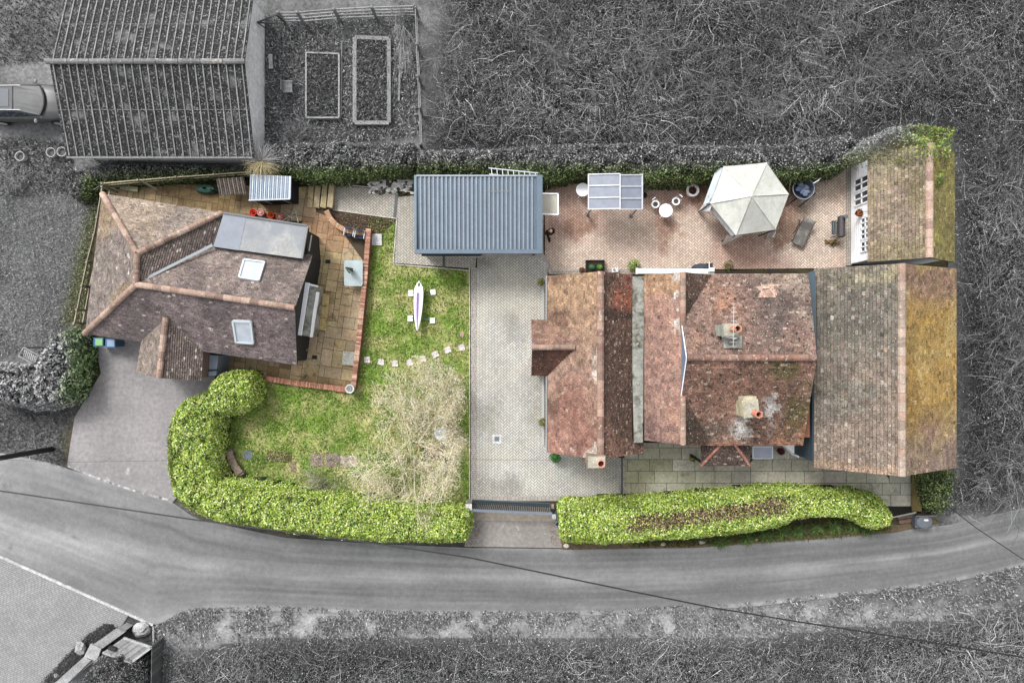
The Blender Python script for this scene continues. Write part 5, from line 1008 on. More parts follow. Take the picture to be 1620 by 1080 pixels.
# ------------------------------------------------------------ left patio: walls, steps, furniture
def brick_run(mb, pts, wd, z, cols, seed=1, course=None):
    r = random.Random(seed)
    for a, b in zip(pts[:-1], pts[1:]):
        a, b = Vector((*a[:2], 0)), Vector((*b[:2], 0)); n = max(1, int((b - a).length / .085))
        for i in range(n):
            p, q = a.lerp(b, i / n), a.lerp(b, (i + .86) / n); m = (p + q) / 2; d = (b - a).normalized(); pv = Vector((-d.y, d.x, 0)); c = r.choice(cols); k = .8 + r.random() * .4; h = z + r.random() * .012
            mb.bar(m - pv * wd / 2 + Vector((0, 0, h - .035)), m + pv * wd / 2 + Vector((0, 0, h - .035)), (q - p).length, .07, tuple(x * k for x in c))
def wall(name, pts, wd, z, cols, label, seed, parent=None):
    t = root(name, (*pts[0][:2], 0), label, 'wall'); b = MB()
    for a, c in zip(pts[:-1], pts[1:]): b.bar(Vector((*a[:2], z / 2 - .03)), Vector((*c[:2], z / 2 - .03)), wd - .02, z - .06, S(140, 96, 80))
    b.build('brickwork', MAT['brick'], t); mb = MB(); brick_run(mb, pts, wd, z, cols, seed); mb.build('coping', MAT['brick'], t); return t
bc = [S(190, 144, 122), S(170, 122, 102), S(204, 168, 146), S(156, 116, 98)]
wall('garden_wall', PP([(583, 362), (577, 440), (567, 540), (558, 616)], .6), .25, .6, bc, 'low red brick wall between the stone patio and the lawn', 5)
wall('patio_kerb_wall', PP([(556, 617), (470, 606), (405, 596)], .3), .28, .3, [S(188, 134, 108), S(170, 118, 98), S(200, 150, 126)], 'low brick edging wall along the lane side of the stone patio', 6)
arc = [(516, 333), (522, 345), (532, 356), (546, 364), (562, 367), (584, 369)]
wall('curved_wall', PP(arc, .5), .25, .5, [S(202, 164, 132), S(184, 144, 114), S(212, 182, 152)], 'curved orange brick wall around the small soil bed', 7)
for i in range(4):
    mb = MB(); q = [P(490 + i * 10.6, 290, .1 * i), P(498.2 + i * 10.6, 290, .1 * i), P(495 + i * 10.6, 330, .1 * i), P(486 + i * 10.6, 328, .1 * i)]; hh = .1 + i * .11; mb.prism([p[:2] for p in q], 0, hh, S(186 - 8 * (i % 2), 170 - 8 * (i % 2), 132)); o = mb.build('stone_step', MAT['slabs'], None, bevel=.01)
    tag(o, ['lowest sandstone step, nearest the blue roofed shed', 'second sandstone step up from the blue roofed shed', 'third sandstone step, just below the top one', 'top sandstone step beside the block paved path'][i], 'step', 'stone steps')
mb = MB(); q = PP([(506, 463), (521, 466), (515, 523), (499, 521)]); mb.prism([p[:2] for p in q], 0, .38, S(188, 168, 112)); st = root('stone_bench', q[0], 'yellow sandstone slab bench beside the bay window', 'bench'); mb.build('base', MAT['slabs'], st)
for k in range(3): mb = MB(); a = .01 + k / 3; mb.prism([p[:2] for p in (P(506 - 7 * a, 463 + 58 * a, .42), P(521.5 - 6 * a, 466 + 57 * a, .42), P(521.5 - 6 * (a + .31), 466 + 57 * (a + .31), .42), P(506 - 7 * (a + .31), 463 + 58 * (a + .31), .42))], .38, .43, S(186, 166, 116)); mb.build('slab', MAT['slabs'], st)
mb = MB(); q = PP([(545, 555), (566, 557), (565, 578), (543, 576)]); mb.prism([p[:2] for p in q], .03, .32, S(188, 190, 178)); tag(mb.build('stone_slab', MAT['stone']), 'pale grey raised slab against the brick wall below the glass table', 'slab')
fp = root('round_planter', P(553, 615), 'pale round stone pot on the lower corner of the brick wall', 'planter'); q = P(553, 615, .8); mb = MB(); mb.lathe(q.x, q.y, [(.14, .3), (.2, .5), (.24, .78), (.22, .8), (.17, .78), (.15, .7), (.01, .7)], 24, S(210, 212, 208)); mb.build('bowl', MAT['stone'], fp); mb = MB(); mb.lathe(q.x, q.y, [(.13, .72), (.1, .78), (.03, .76)], 20, S(150, 152, 150)); mb.build('inner_ring', MAT['stone'], fp)
# glass table with folded parasol
pt = root('patio_table', P(559, 432), 'frosted glass patio table with rounded corners beside the brick wall', 'table')
q = P(559, 432, .72); mb = MB(); pl = []
for cx_, cy_, a0 in ((.36, .55, 0), (-.36, .55, 90), (-.36, -.55, 180), (.36, -.55, 270)):
    for k in range(5): a = R(a0 + k * 22.5); pl.append((q.x + cx_ + .12 * math.cos(a), q.y + cy_ + .12 * math.sin(a)))
mb.prism(pl, .71, .725, (.6, .65, .66)); mb.build('glass_top', glass('frost', S(188, 204, 206), .2, .85), pt)
for a, b in ((-.32, -.5), (.32, -.5), (.32, .5), (-.32, .5)): m_ = MB(); m_.tube([(q.x + a, q.y + b, .7), (q.x + a * 1.1, q.y + b * 1.1, 0)], .02, 6, (.6, .6, .6)); m_.build('leg', MAT['plain'], pt)
um = root('folded_parasol', (q.x, q.y + .1, 0), 'folded green and white striped parasol standing in the frosted glass table', 'parasol'); tip = P(545, 422, 2.1); bs = Vector((q.x - .08, q.y + .1, .72)); mb = MB()
for k in range(9):
    a = k * 6.2832 / 9; mb.add([tip, bs.lerp(tip, .05) + Vector((.17 * math.cos(a), .17 * math.sin(a), .15)), bs.lerp(tip, .05) + Vector((.11 * math.cos(a + .35), .11 * math.sin(a + .35), .1)), bs.lerp(tip, .05) + Vector((.17 * math.cos(a + .698), .17 * math.sin(a + .698), .15))], [(0, 1, 2), (0, 2, 3)], S(216, 222, 214) if k % 2 else S(84, 106, 92))
mb.build('cloth', MAT['cloth'], um); mb = MB(); mb.tube([(q.x, q.y + .1, 0), bs, tip], .018, 6, (.6, .6, .6)); mb.build('pole', MAT['plain'], um)
# two folded blue chairs
def fold_chair():
    t = root('folding_chair', (0, 0, 0), 'navy chair with pale stripes, left of the pair under the curved wall', 'chair', 'navy patio chairs')
    mb = MB(); mb.box(0, .06, .44, .46, .36, .03, 0, S(34, 44, 66)); mb.build('seat', MAT['cloth'], t)
    for k in range(3): m_ = MB(); m_.box(0, .28, .5 + k * .14, .46, .05, .1, 0, S(40, 52, 78) if k != 1 else S(190, 200, 206)); m_.build('back_slat', MAT['cloth'], t)
    for a, b in ((-.22, -.12), (.22, -.12), (-.22, .26), (.22, .26)): m_ = MB(); m_.tube([(a, b, 0), (a, b, .92 if b > 0 else .44)], .014, 6, S(190, 196, 200)); m_.build('leg', MAT['metal'], t)
    for a in (-.24, .24): m_ = MB(); m_.bar((a, -.12, .64), (a, .26, .64), .04, .03, S(200, 206, 210)); m_.build('armrest', MAT['metal'], t)
    return t
fc = fold_chair(); q = P(553, 370, .45); fc.location = (q.x, q.y, .03); fc.rotation_euler.z = R(-8); q = P(570, 374, .45); dup(fc, (q.x, q.y, .03), R(-8), 'navy chair with pale stripes, right of the pair under the curved wall')
mb = MB(); q = P(596, 379, .1); mb.box(q.x, q.y, 0, .52, .6, .1, 0, S(214, 212, 216)); tag(mb.build('concrete_slab', MAT['stone']), 'square white slab on the grass beside the top of the brick wall', 'slab')
# buoy like red and white pots in a row
for i, (x, y, c) in enumerate(((400, 339, S(214, 60, 44)), (412, 339, S(226, 150, 150)), (428, 343, S(226, 92, 40)), (442, 346, S(220, 120, 110)))):
    t = root('round_pot', P(x, y), ['bright red pot, leftmost on the flat roof edge', 'pink and white pot between the red and orange pots', 'orange pot in the row behind the flat roof', 'pale red pot, rightmost in the row behind the flat roof'][i], 'pot', 'round pots by the flat roof'); q = P(x, y - 3, .5); mb = MB(); mb.lathe(q.x, q.y, [(.12, 0), (.17, .4), (.19, .5), (.16, .52), (.1, .45), (.02, .42)], 18, c); mb.build('pot', MAT['plain'], t)
    mb = MB(); mb.lathe(q.x, q.y, [(.09, .46), (.06, .56), (.04, .56), (.01, .5)], 12, S(230, 214, 206) if i % 2 else tuple(v * .6 for v in c)); mb.build('knob', MAT['plain'], t)
ck = root('clothes_dryer', P(460, 335), 'folded metal airer with bars between the pots and the steps', 'airer'); mb = MB()
for a, b in (((446, 350), (470, 334)), ((452, 332), (470, 338)), ((455, 350), (466, 330)), ((448, 336), (462, 345)), ((466, 330), (472, 352))): mb.tube([P(*a, .5), P(*b, .9)], .018, 5, S(186, 184, 178))
mb.build('bars', MAT['metal'], ck)
# person like small statue pots by the annexe
pot_plant('potted_plant', 492, 430, 'dark blue pot with red brown leaves against the black annexe wall', .15, .35, S(86, 96, 120), [S(150, 84, 60), S(60, 50, 50)], .14, 'plant', 120, 21)
pot_plant('garden_ornament', 482, 540, 'grey stone pot, upper of two near the lower end of the bay window', .13, .4, S(120, 122, 122), [S(100, 100, 96), S(70, 70, 66)], .1, 'pot', 60, 22)
pot_plant('garden_ornament', 482, 552, 'small pale pot with dry flowers, lower of two below the bay window', .11, .3, S(150, 146, 130), [S(170, 160, 130), S(90, 80, 70)], .12, 'pot', 90, 23)
mb = MB(); q = P(498, 565); mb.box(q.x, q.y, .034, .26, .2, .01, -.1, S(40, 44, 62)); tag(mb.build('drain_grate', MAT['black']), 'small dark drain cover in the patio paving near the lower annexe corner', 'drain')
mb = MB(); q = P(519, 414); mb.box(q.x, q.y, .034, .26, .2, .01, 0, S(40, 40, 34)); tag(mb.build('drain_grate', MAT['black']), 'small dark drain cover in the patio paving near the upper annexe corner', 'drain')
# wheelie bins
for i, (x, c, lid, lb) in enumerate(((156, S(58, 110, 156), S(140, 190, 130), 'blue recycling box with a green lid, leftmost under the annexe eave'), (175, S(80, 116, 150), S(150, 172, 200), 'blue recycling box with a pale blue lid, beside the green lidded one'))):
    t = root('recycling_box', P(x, 542), lb, 'bin'); q = P(x, 541 + i * 2, .9); mb = MB()
    mb.add([(q.x + a * .24 * s, q.y + b * .2 * s, z) for z, s in ((0, .82), (.88, 1)) for a, b in ((-1, -1), (1, -1), (1, 1), (-1, 1))], [(3, 2, 1, 0), (4, 5, 6, 7), (0, 1, 5, 4), (1, 2, 6, 5), (2, 3, 7, 6), (3, 0, 4, 7)], c); mb.build('body', MAT['plain'], t, bevel=.02)
    mb = MB(); mb.box(q.x, q.y, .88, .52, .46, .04, 0, c); mb.box(q.x + .04, q.y, .92, .38, .34, .03, 0, lid); mb.build('lid', MAT['plain'], t, bevel=.012)
ab = root('air_unit', P(341, 574), 'tall grey cabinet beside the porch of the annexe', 'cabinet'); mb = MB(); mb.prism([P(331, 561, 1.5)[:2], P(345, 562, 1.5)[:2], P(342, 594, 1.5)[:2], P(328, 595, 1.5)[:2]], 0, 1.5, S(150, 160, 176)); mb.build('body', MAT['plain'], ab, bevel=.02); mb = MB(); mb.bar(P(330, 586, 1.53), P(345, 585, 1.53), .07, .05, S(30)); mb.build('strap', MAT['black'], ab)
mb = MB(); mb.box(P(325, 572, .8).x, P(325, 572, .8).y, 0, .3, .45, .8, 0, S(170, 196, 200)); tag(mb.build('white_box', MAT['plain']), 'pale blue white box between the porch roof and the grey cabinet', 'box')
# picket like side fences of the annexe
def fence(label, posts, zt, rails, wcol, name='post_and_rail_fence', zpost=None, pw=.1, w=.05, h=.1):
    t = root(name, (*posts[0][:2], 0), label, 'fence')
    for p in posts: mb = MB(); mb.box(p[0], p[1], 0, pw, pw, (zpost or zt + .1), 0, tuple(c * .8 for c in wcol)); mb.build('post', MAT['bark'], t)
    for k in range(rails):
        z = zt * (k + 1) / rails; mb = MB()
        for a, b in zip(posts[:-1], posts[1:]): mb.bar((a[0], a[1], z + random.uniform(-.02, .02)), (b[0], b[1], z + random.uniform(-.02, .02)), w, h, (lambda k: tuple(c * k for c in wcol))(.85 + random.random() * .3))
        mb.build('rail', MAT['bark'], t)
    return t
f1_ = fence('weathered fence along the meadow side of the annexe with dark brackets', PP([(163, 296), (155, 345), (150, 372), (139, 415), (131, 452), (123, 490), (119, 511)], 1.25), 1.3, 2, S(170, 160, 140))
for x, y in ((146, 371), (129, 452), (118, 509)): mb = MB(); a = P(x - 4, y - 1, 1.0); mb.bar(a, a + Vector((.55, -.12, 0)), .09, .07, S(26)); mb.build('bracket', MAT['black'], f1_)
fence('mossy rail fence behind the back patio of the annexe', PP([(164, 291), (220, 286), (280, 281), (340, 277), (398, 273)], 1.1), 1.2, 3, S(176, 168, 140))
mb = MB(); mb.bar(P(223, 285, 1.0), P(248, 300, .3), .1, .03, S(180, 176, 150)); tag(mb.build('loose_plank', MAT['bark']), 'single plank leaning down from the mossy rail fence', 'plank')
mb = MB(); mb.bar(P(190, 296, .3), P(218, 300, .35), .18, .2, S(110, 112, 84)); mb.bar(P(190, 296, .42), P(218, 300, .47), .24, .03, S(140, 140, 110)); tag(mb.build('timber_trough', MAT['bark']), 'mossy timber trough under the rail fence behind the annexe', 'trough')

# ------------------------------------------------------------ lawn objects
bt_ = root('rowing_skiff', P(662, 484), 'slim white rowing boat with a purple striped deck lying on the lawn', 'boat')
prof = [(444, .0), (449, .12), (455, .21), (463, .24), (475, .235), (490, .21), (505, .16), (515, .1), (523, .035)]; zb = .62; k_ = (H - zb) / H / 30; vs = []; secs = []
for y, w_ in prof:
    cxp = 663 - (y - 444) * .035; cx_, cy_ = (cxp - 810) * k_, (540 - y) * k_; dd_ = .28 * min(1, w_ / .2)
    secs.append((cx_, cy_, w_)); vs += [(cx_ - w_, cy_, zb), (cx_ - w_ * .6, cy_, zb - dd_), (cx_ + w_ * .6, cy_, zb - dd_), (cx_ + w_, cy_, zb), (cx_ + w_ * .45, cy_, zb + .06), (cx_ - w_ * .45, cy_, zb + .06)]
mb = MB(); mb.add(vs, [(i * 6 + k, i * 6 + (k + 1) % 6, (i + 1) * 6 + (k + 1) % 6, (i + 1) * 6 + k) for i in range(len(prof) - 1) for k in range(6)], (.78, .76, .8)); mb.build('hull', MAT['white'], bt_)
mb = MB()
for (a, b, w_), (c, d, w2_) in zip(secs[3:-1], secs[4:]): mb.add([(a - w_ * .42, b, zb + .065), (a + w_ * .1, b, zb + .068), (c + w2_ * .1, d, zb + .068), (c - w2_ * .42, d, zb + .065)], [(0, 1, 2, 3)], S(140, 118, 186)); mb.add([(a + w_ * .12, b, zb + .066), (a + w_ * .36, b, zb + .064), (c + w2_ * .36, d, zb + .064), (c + w2_ * .12, d, zb + .066)], [(0, 1, 2, 3)], S(216, 196, 206))
mb.build('deck_stripe', MAT['plain'], bt_); mb = MB(); a, b, _ = secs[1]; mb.blob(a, b - .05, zb + .07, .06, .12, .03, S(90, 96, 70), .1, 8, 1); mb.build('deck_fitting', MAT['plain'], bt_)
for i, (y, x0, x1, dy) in enumerate(((463, 649, 685, 0), (503, 648, 684, 0))):
    t = root('boat_trestle', P(662, y), ['trestle under the wide end of the white boat', 'trestle under the narrow end of the white boat'][i], 'trestle', 'trestles carrying the boat'); mb = MB(); mb.bar(P(x0 + 4, y, .3), P(x1 - 3, y + 2, .3), .05, .06, S(70, 90, 80)); mb.build('crossbar', MAT['metal'], t)
    for (x, yy) in ((x0, y - 2), (x0, y + 3), (x1 - 1, y + (-1 if i == 0 else 4))): mb = MB(); q = P(x + 1, yy, .1); mb.box(q.x, q.y, .02, .26, .14 if x < 660 else .27, .1, .02, (.66, .63, .68)); mb.build('foot', MAT['white'], t)
SS = [(581, 569), (603, 572.5), (625, 575), (648.5, 573.5), (669, 567.5), (689, 560.5), (708.5, 553.5), (730.5, 549.5)]
lbs = ['nearest the brick wall', 'second from the brick wall', 'third from the brick wall', 'fourth from the brick wall', 'fifth from the brick wall', 'third from the paved drive', 'second from the paved drive', 'nearest the paved drive']
sm = None
for i, (x, y) in enumerate(SS):
    mb = MB(); q = P(x, y); mb.box(0, 0, .01, .33, .31, .06, 0, S(226, 216, 216)); o = mb.build('stepping_stone', MAT['stone'], None, bevel=.01) if i == 0 else sm.copy()
    if i == 0: sm = o
    else: scn.collection.objects.link(o)
    o.location = q; o.rotation_euler.z = [.02, -.1, .03, .25, .1, .45, .3, .15][i]; tag(o, 'pale square stepping stone, ' + lbs[i], 'stepping stone', 'stepping stones across the lawn')
mb = MB(); q = P(731, 529); mb.blob(q.x, q.y, .02, .12, .19, .05, S(206, 176, 160), .12, 10, 1); tag(mb.build('flat_stone', MAT['stone']), 'rounded pinkish flat stone in the lawn near the paved drive', 'stone')
for i, (x, y, w_, d_, c, lb) in enumerate(((502, 727, .72, .68, S(152, 134, 128), 'large grey brown paving slab, leftmost of the lower lawn row'), (527, 727, .72, .7, S(146, 128, 124), 'large grey brown paving slab, middle of the lower lawn row'), (552, 729, .9, .6, S(182, 168, 156), 'pale gravelly paving slab leading under the blossom tree'), (464, 738, .3, .5, S(150, 130, 116), 'small broken paving piece left of the lower lawn slabs'))):
    mb = MB(); q = P(x, y); mb.box(q.x, q.y, 0, w_, d_, .05, .04 * (i - 1), c); tag(mb.build('paving_slab', MAT['stone'], bevel=.02), lb, 'paving slab')
mb = MB(); q = P(442, 722); mb.box(q.x, q.y, 0, 1.3, .55, .035, -.05, S(104, 88, 62)); r_ = random.Random(2)
for i in range(40): mb.box(q.x + r_.uniform(-.55, .3), q.y + r_.uniform(-.2, .25), .035, .05, .04, .02, r_.random(), S(190, 180, 150))
tag(mb.build('leafy_slab', MAT['stone']), 'brown mossy slab scattered with dead leaves in the lower lawn', 'paving slab')
mb = MB(); q = P(392.5, 719); mb.box(q.x, q.y, 0, .48, .48, .05, 0, S(118, 128, 134)); tag(mb.build('slate_slab', MAT['stone']), 'square blue grey slab beside the curved bench', 'slab')
cb = root('curved_bench', P(372, 735), 'curved brown stone bench in the corner of the hedge', 'bench'); mb = MB(); cv = [P(362, 714, .42), P(366, 726, .42), P(372, 738, .42), P(380, 748, .42)]
for a, b in zip(cv[:-1], cv[1:]): mb.bar(a, b, .36, .08, S(150, 134, 120))
mb.build('seat', MAT['stone'], cb)
for p in (cv[0], cv[3]): m_ = MB(); m_.box(p.x + .02, p.y, 0, .24, .24, .38, .4, S(130, 120, 108)); m_.build('leg', MAT['stone'], cb)
bb = root('bird_bath', P(697, 687), 'white bird bath standing under the blossom tree', 'bird bath'); q = P(698, 686, .8); mb = MB(); mb.lathe(q.x, q.y, [(.06, .7), (.28, .76), (.35, .84), (.33, .85), (.2, .79), (.02, .78)], 28, S(216, 222, 224)); mb.build('basin', MAT['stone'], bb); mb = MB(); mb.lathe(q.x, q.y, [(.2, 0), (.18, .06), (.08, .12), (.07, .6), (.1, .72)], 16, S(196, 200, 200)); mb.build('pedestal', MAT['stone'], bb)
sb = MB(); q = P(690, 714); sb.blob(q.x, q.y, 0, .6, .45, .06, S(104, 84, 66), .1, 12, 3); tag(sb.build('soil_patch', MAT['stone']), 'bare soil ring around the foot of the blossom tree', 'soil', None, 'stuff')
# rockery at the top of the path
r_ = random.Random(5)
RKL = ['left end of the pale rockery by the carport', 'rockery stone just above the drain channel']
mb = MB()
for i in range(150):
    q = P(r_.uniform(583, 654), r_.uniform(283, 306)); s_ = r_.uniform(.07, .17); c = r_.choice([S(232, 230, 226), S(214, 212, 208), S(84, 78, 74), S(206, 200, 196)]); mb.blob(q.x, q.y, s_ * .3, s_, s_ * r_.uniform(.6, 1), s_ * .7, c, .22, 7, i)
tag(mb.build('rubble', MAT['stone']), 'loose heap of pale rubble stones left of the carport', 'rubble', None, 'stuff')
g = np.random.default_rng(5); x, y = scatter(PP([(519, 335), (625, 346), (588, 382), (548, 368)]), 260, g); V, F = leaf_mesh(np.stack([x, y, .05 + .06 * g.random(len(x))], 1), g.normal(size=(len(x), 3)) + [0, 0, 1.5], g.uniform(.02, .05, len(x))); o = npmesh('bed_litter', V, F, np.repeat(pick(len(x), [S(120, 100, 80), S(70, 60, 44), S(180, 170, 150), S(84, 96, 56)], [3, 3, 1, 1]), 4, 0), MAT['leaf']); tag(o, 'dead leaves and soil in the curved brick bed', 'leaf litter', None, 'stuff')
ld = root('ladder', P(812, 270), 'white ladder lying on top of the hedge behind the carport', 'ladder'); a, b = P(773, 266, 2.3), P(851, 274, 2.3); dn = Vector((.03, -.3, 0))
for k in (0, 1): mb = MB(); mb.bar(a + dn * k, b + dn * k, .05, .06, (.4, .42, .45)); mb.build('rail', MAT['metal'], ld)
for k in range(9): mb = MB(); p = a.lerp(b, (k + .5) / 9); mb.bar(p, p + dn, .03, .03, (.6, .6, .62)); mb.build('rung', MAT['metal'], ld)

# ------------------------------------------------------------ hedges, trees and shrubs
laurel = [S(164, 190, 72), S(124, 158, 58), S(204, 214, 108), S(66, 100, 36), S(236, 240, 180)]  # last, white-yellow tone paints highlights onto some leaves
lw_ = [4, 4, 3, 2.6, 1.8]
hz = 1.9
HL = PP([(345, 592), (366, 586), (394, 590), (403, 606), (403, 626), (392, 642), (374, 654), (346, 660), (340, 690), (340, 730), (346, 758), (396, 766), (470, 780), (560, 790), (640, 798), (742, 810), (744, 838), (738, 858), (700, 860), (600, 858), (500, 850), (420, 838), (340, 825), (295, 805), (272, 785), (262, 740), (262, 700), (270, 660), (290, 632), (325, 618), (334, 604)], hz * .9)
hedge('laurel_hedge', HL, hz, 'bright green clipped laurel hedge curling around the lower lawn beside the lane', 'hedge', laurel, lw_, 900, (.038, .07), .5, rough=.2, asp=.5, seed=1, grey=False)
HR = PP([(888, 800), (950, 794), (1050, 790), (1150, 780), (1250, 775), (1320, 778), (1370, 782), (1400, 790), (1414, 812), (1413, 832), (1390, 840), (1372, 836), (1352, 822), (1300, 818), (1262, 822), (1230, 838), (1150, 850), (1050, 857), (960, 862), (892, 858), (886, 830)], 1.6)
def ctop(pos, C, g):
    m = np.exp(-((pos[:, 1] - np.interp(pos[:, 0], [P(980, 0, 1.7).x, P(1100, 0, 1.7).x, P(1265, 0, 1.7).x], [P(0, 832, 1.7).y, P(0, 818, 1.7).y, P(0, 796, 1.7).y])) / .42) ** 4) * sstep(pos[:, 0], P(970, 0, 1.7).x, P(1020, 0, 1.7).x) * (1 - sstep(pos[:, 0], P(1225, 0, 1.7).x, P(1275, 0, 1.7).x))
    k = g.random(len(C)) < m * .8; C[k] = pick(k.sum(), [S(140, 116, 84), S(176, 156, 124), S(84, 64, 48)], [3, 2, 3], .3, g); return C
def thin(pos, g):
    m = np.exp(-((pos[:, 1] - np.interp(pos[:, 0], [P(980, 0, 1.7).x, P(1100, 0, 1.7).x, P(1265, 0, 1.7).x], [P(0, 832, 1.7).y, P(0, 818, 1.7).y, P(0, 796, 1.7).y])) / .42) ** 4) * sstep(pos[:, 0], P(970, 0, 1.7).x, P(1020, 0, 1.7).x) * (1 - sstep(pos[:, 0], P(1225, 0, 1.7).x, P(1275, 0, 1.7).x)); return g.random(len(pos)) > m * .45
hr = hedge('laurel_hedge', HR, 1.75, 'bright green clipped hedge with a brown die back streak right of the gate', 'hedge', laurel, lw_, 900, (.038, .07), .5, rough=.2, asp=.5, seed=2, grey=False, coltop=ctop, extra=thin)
sx_, sy_ = scatter(PP([(985, 822), (1110, 806), (1262, 786), (1262, 804), (1150, 838), (1010, 846)], 1.7), 60, np.random.default_rng(8)); n = len(sx_); g = np.random.default_rng(9)
V, F, per = twig_mesh(np.stack([sx_, sy_, np.full(n, 1.5)], 1), g.normal(size=(n, 3)) + [0, 0, .5], g.uniform(.2, .5, n), g.uniform(.007, .012, n), 3, .4, .1, g); npmesh('dead_twigs', V, F, np.repeat(pick(n, [S(150, 128, 104), S(190, 172, 144), S(100, 80, 64)], [1, 1, 1], .2, g), per, 0), MAT['bark'], hr)
dkl = [S(98, 118, 60), S(62, 80, 40), S(152, 166, 104), S(34, 44, 24)]
HB = PP([(658, 236), (760, 232), (860, 226), (1000, 222), (1100, 226), (1240, 226), (1350, 208), (1372, 232), (1348, 262), (1330, 272), (1240, 288), (1160, 272), (1100, 286), (1020, 288), (930, 276), (860, 288), (760, 274), (658, 274)], 1.8)
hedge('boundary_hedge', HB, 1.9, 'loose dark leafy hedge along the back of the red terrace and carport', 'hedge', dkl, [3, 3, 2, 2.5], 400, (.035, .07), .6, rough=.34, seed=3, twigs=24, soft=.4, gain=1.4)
HC = PP([(415, 225), (520, 222), (655, 224), (660, 258), (650, 272), (590, 274), (530, 284), (480, 284), (462, 278), (430, 276), (412, 262)], 1.6)
hedge('boundary_shrubs', HC, 1.8, 'dark evergreen bushes between the vegetable garden and the stone steps', 'hedge', dkl, [3, 3, 2, 2], 440, (.04, .08), .6, rough=.3, seed=4, twigs=16, soft=.4, gain=1.35)
HD = PP([(95, 268), (180, 256), (300, 258), (400, 262), (402, 274), (300, 282), (220, 288), (160, 292), (120, 318), (96, 300)], 1.0)
hedge('hedge_row', HD, 1.1, 'low dark hedge between the corrugated garage and the annexe fence', 'hedge', dkl, [3, 3, 2, 2], 420, (.035, .07), .4, rough=.35, seed=5, twigs=14, soft=.4)
HE = PP([(-30, 575), (30, 578), (62, 560), (78, 530), (98, 520), (116, 530), (122, 560), (118, 596), (106, 628), (86, 646), (50, 652), (0, 642), (-30, 640)], 1.8)
hedge('laurel_bush', HE, 1.9, 'big leafy bush, grey then dark green, beside the recycling boxes', 'bush', [S(120, 150, 80), S(84, 116, 56), S(176, 190, 140), S(52, 76, 36)], [3, 3, 3, 2], 360, (.07, .12), .7, rough=.35, seed=6, soft=.5, asp=.36, gain=1.35)
HF = PP([(60, 1082), (80, 1062), (110, 1030), (130, 1010), (160, 990), (180, 1000), (165, 1022), (140, 1045), (110, 1075), (90, 1090)], .5)
hedge('heather_bed', HF, .5, 'dark low heather along the left of the rendered wall at the bottom left', 'shrub', [S(70), S(46), S(96)], [3, 3, 1], 520, (.025, .05), .3, seed=7, rough=.3)
HG = PP([(118, 1100), (135, 1058), (158, 1036), (190, 1034), (222, 1048), (226, 1100)], 1.3)
hedge('garden_bush', HG, 1.4, 'grey leafy bush growing below the timber deck at the bottom left', 'bush', [S(130), S(84), S(170), S(50)], [3, 3, 1, 2], 420, (.03, .06), .5, seed=8, rough=.5)
HH = PP([(1462, 752), (1512, 748), (1522, 775), (1512, 812), (1490, 818), (1476, 806), (1468, 780)], 1.2)
hedge('evergreen_bush', HH, 1.4, 'dark leafy bush below the lower right corner of the wing roof', 'bush', dkl, [3, 3, 2, 2.5], 420, (.035, .07), .5, rough=.4, seed=12, twigs=20, soft=.4, gain=1.3)
# ivy over the garden room
iv = hedge('ivy_growth', PP([(1350, 240), (1376, 218), (1410, 200), (1450, 192), (1506, 200), (1514, 240), (1506, 270), (1484, 300), (1458, 300), (1436, 276), (1412, 254), (1385, 246), (1362, 252)], 3.4), 3.85, 'bright green ivy spilling over the top of the garden room roof', 'climber', [S(136, 156, 70), S(96, 126, 58), S(184, 190, 100), S(70, 84, 46)], [3, 3, 2, 2], 420, (.035, .07), .8, rough=.3, seed=9, twigs=34, soft=.7, inset=5, corecol=(.05, .07, .03), extra=lambda pos, g: (pos[:, 2] > 1.2) & (vnoise(pos[:, 0], pos[:, 1], 1.8, 88) > .38 + .3 * g.random(len(pos)) - .35 * sstep(pos[:, 1], 9.2, 10.2)))

def make_tree(name, base, label, cat, lim, seed, cols, tcol, blossom=None, grp=None, n0=7, levels=3, flat=.5, top=3.2, hh=2.0, trunk=.12, dens=1, grey=True, scale_xy=(1, 1), squash=1, minr=.008, keep=None):
    g = random.Random(seed); t = root(name, (base[0], base[1], 0), label, cat, grp)
    br = tree_branches(Vector((0, 0, 0)), top, hh, levels, g, 1.0, n0, trunk, flat); tr = MB(); cr = MB(); tips = []
    for pts, rad, lev in br:
        pts = [Vector((base[0] + p.x * scale_xy[0], base[1] + p.y * scale_xy[1], max(.03, p.z * squash))) for p in pts]
        if keep and lev > 0:
            m = 0
            while m < len(pts) and keep(pts[m]): m += 1
            if m < 3: continue
            pts, rad = pts[:m], rad[:m]
        if lev == 0: tr.tube(pts, rad, 8, tcol)
        else:
            k = .75 + g.random() * .5; c = tuple(x * k for x in g.choice(cols))
            if grey:
                T = tint([pts[2].x], [pts[2].y])[0]; lu = c[0] * .25 + c[1] * .62 + c[2] * .13; c = tuple(x * T + lu * (1 - T) for x in c)
            cr.tube(pts, [max(minr, r_) for r_ in rad], 5 if lev < 2 else 3, c, caps=False)
            if lev >= levels - 1: tips += pts[1:]
    tr.build('trunk', MAT['bark'], t, smooth=True); cr.build('crown', MAT['bark'], t)
    if blossom:
        g2 = np.random.default_rng(seed); A = np.array([tuple(p) for p in tips]); n = int(blossom[2]); k = g2.integers(0, len(A), n); pos = A[k] + g2.normal(size=(n, 3)) * blossom[3]
        pos[:, 2] = np.maximum(pos[:, 2], .05); V, F = leaf_mesh(pos, g2.normal(size=(n, 3)) + [0, 0, .7], g2.uniform(*blossom[1], n), .5, .2, g2)
        npmesh('blossom', V, F, np.repeat(pick(n, blossom[0], [1] * len(blossom[0]), .2, g2), 4, 0), MAT['leaf'], t)
    return t
b0 = P(676, 712)
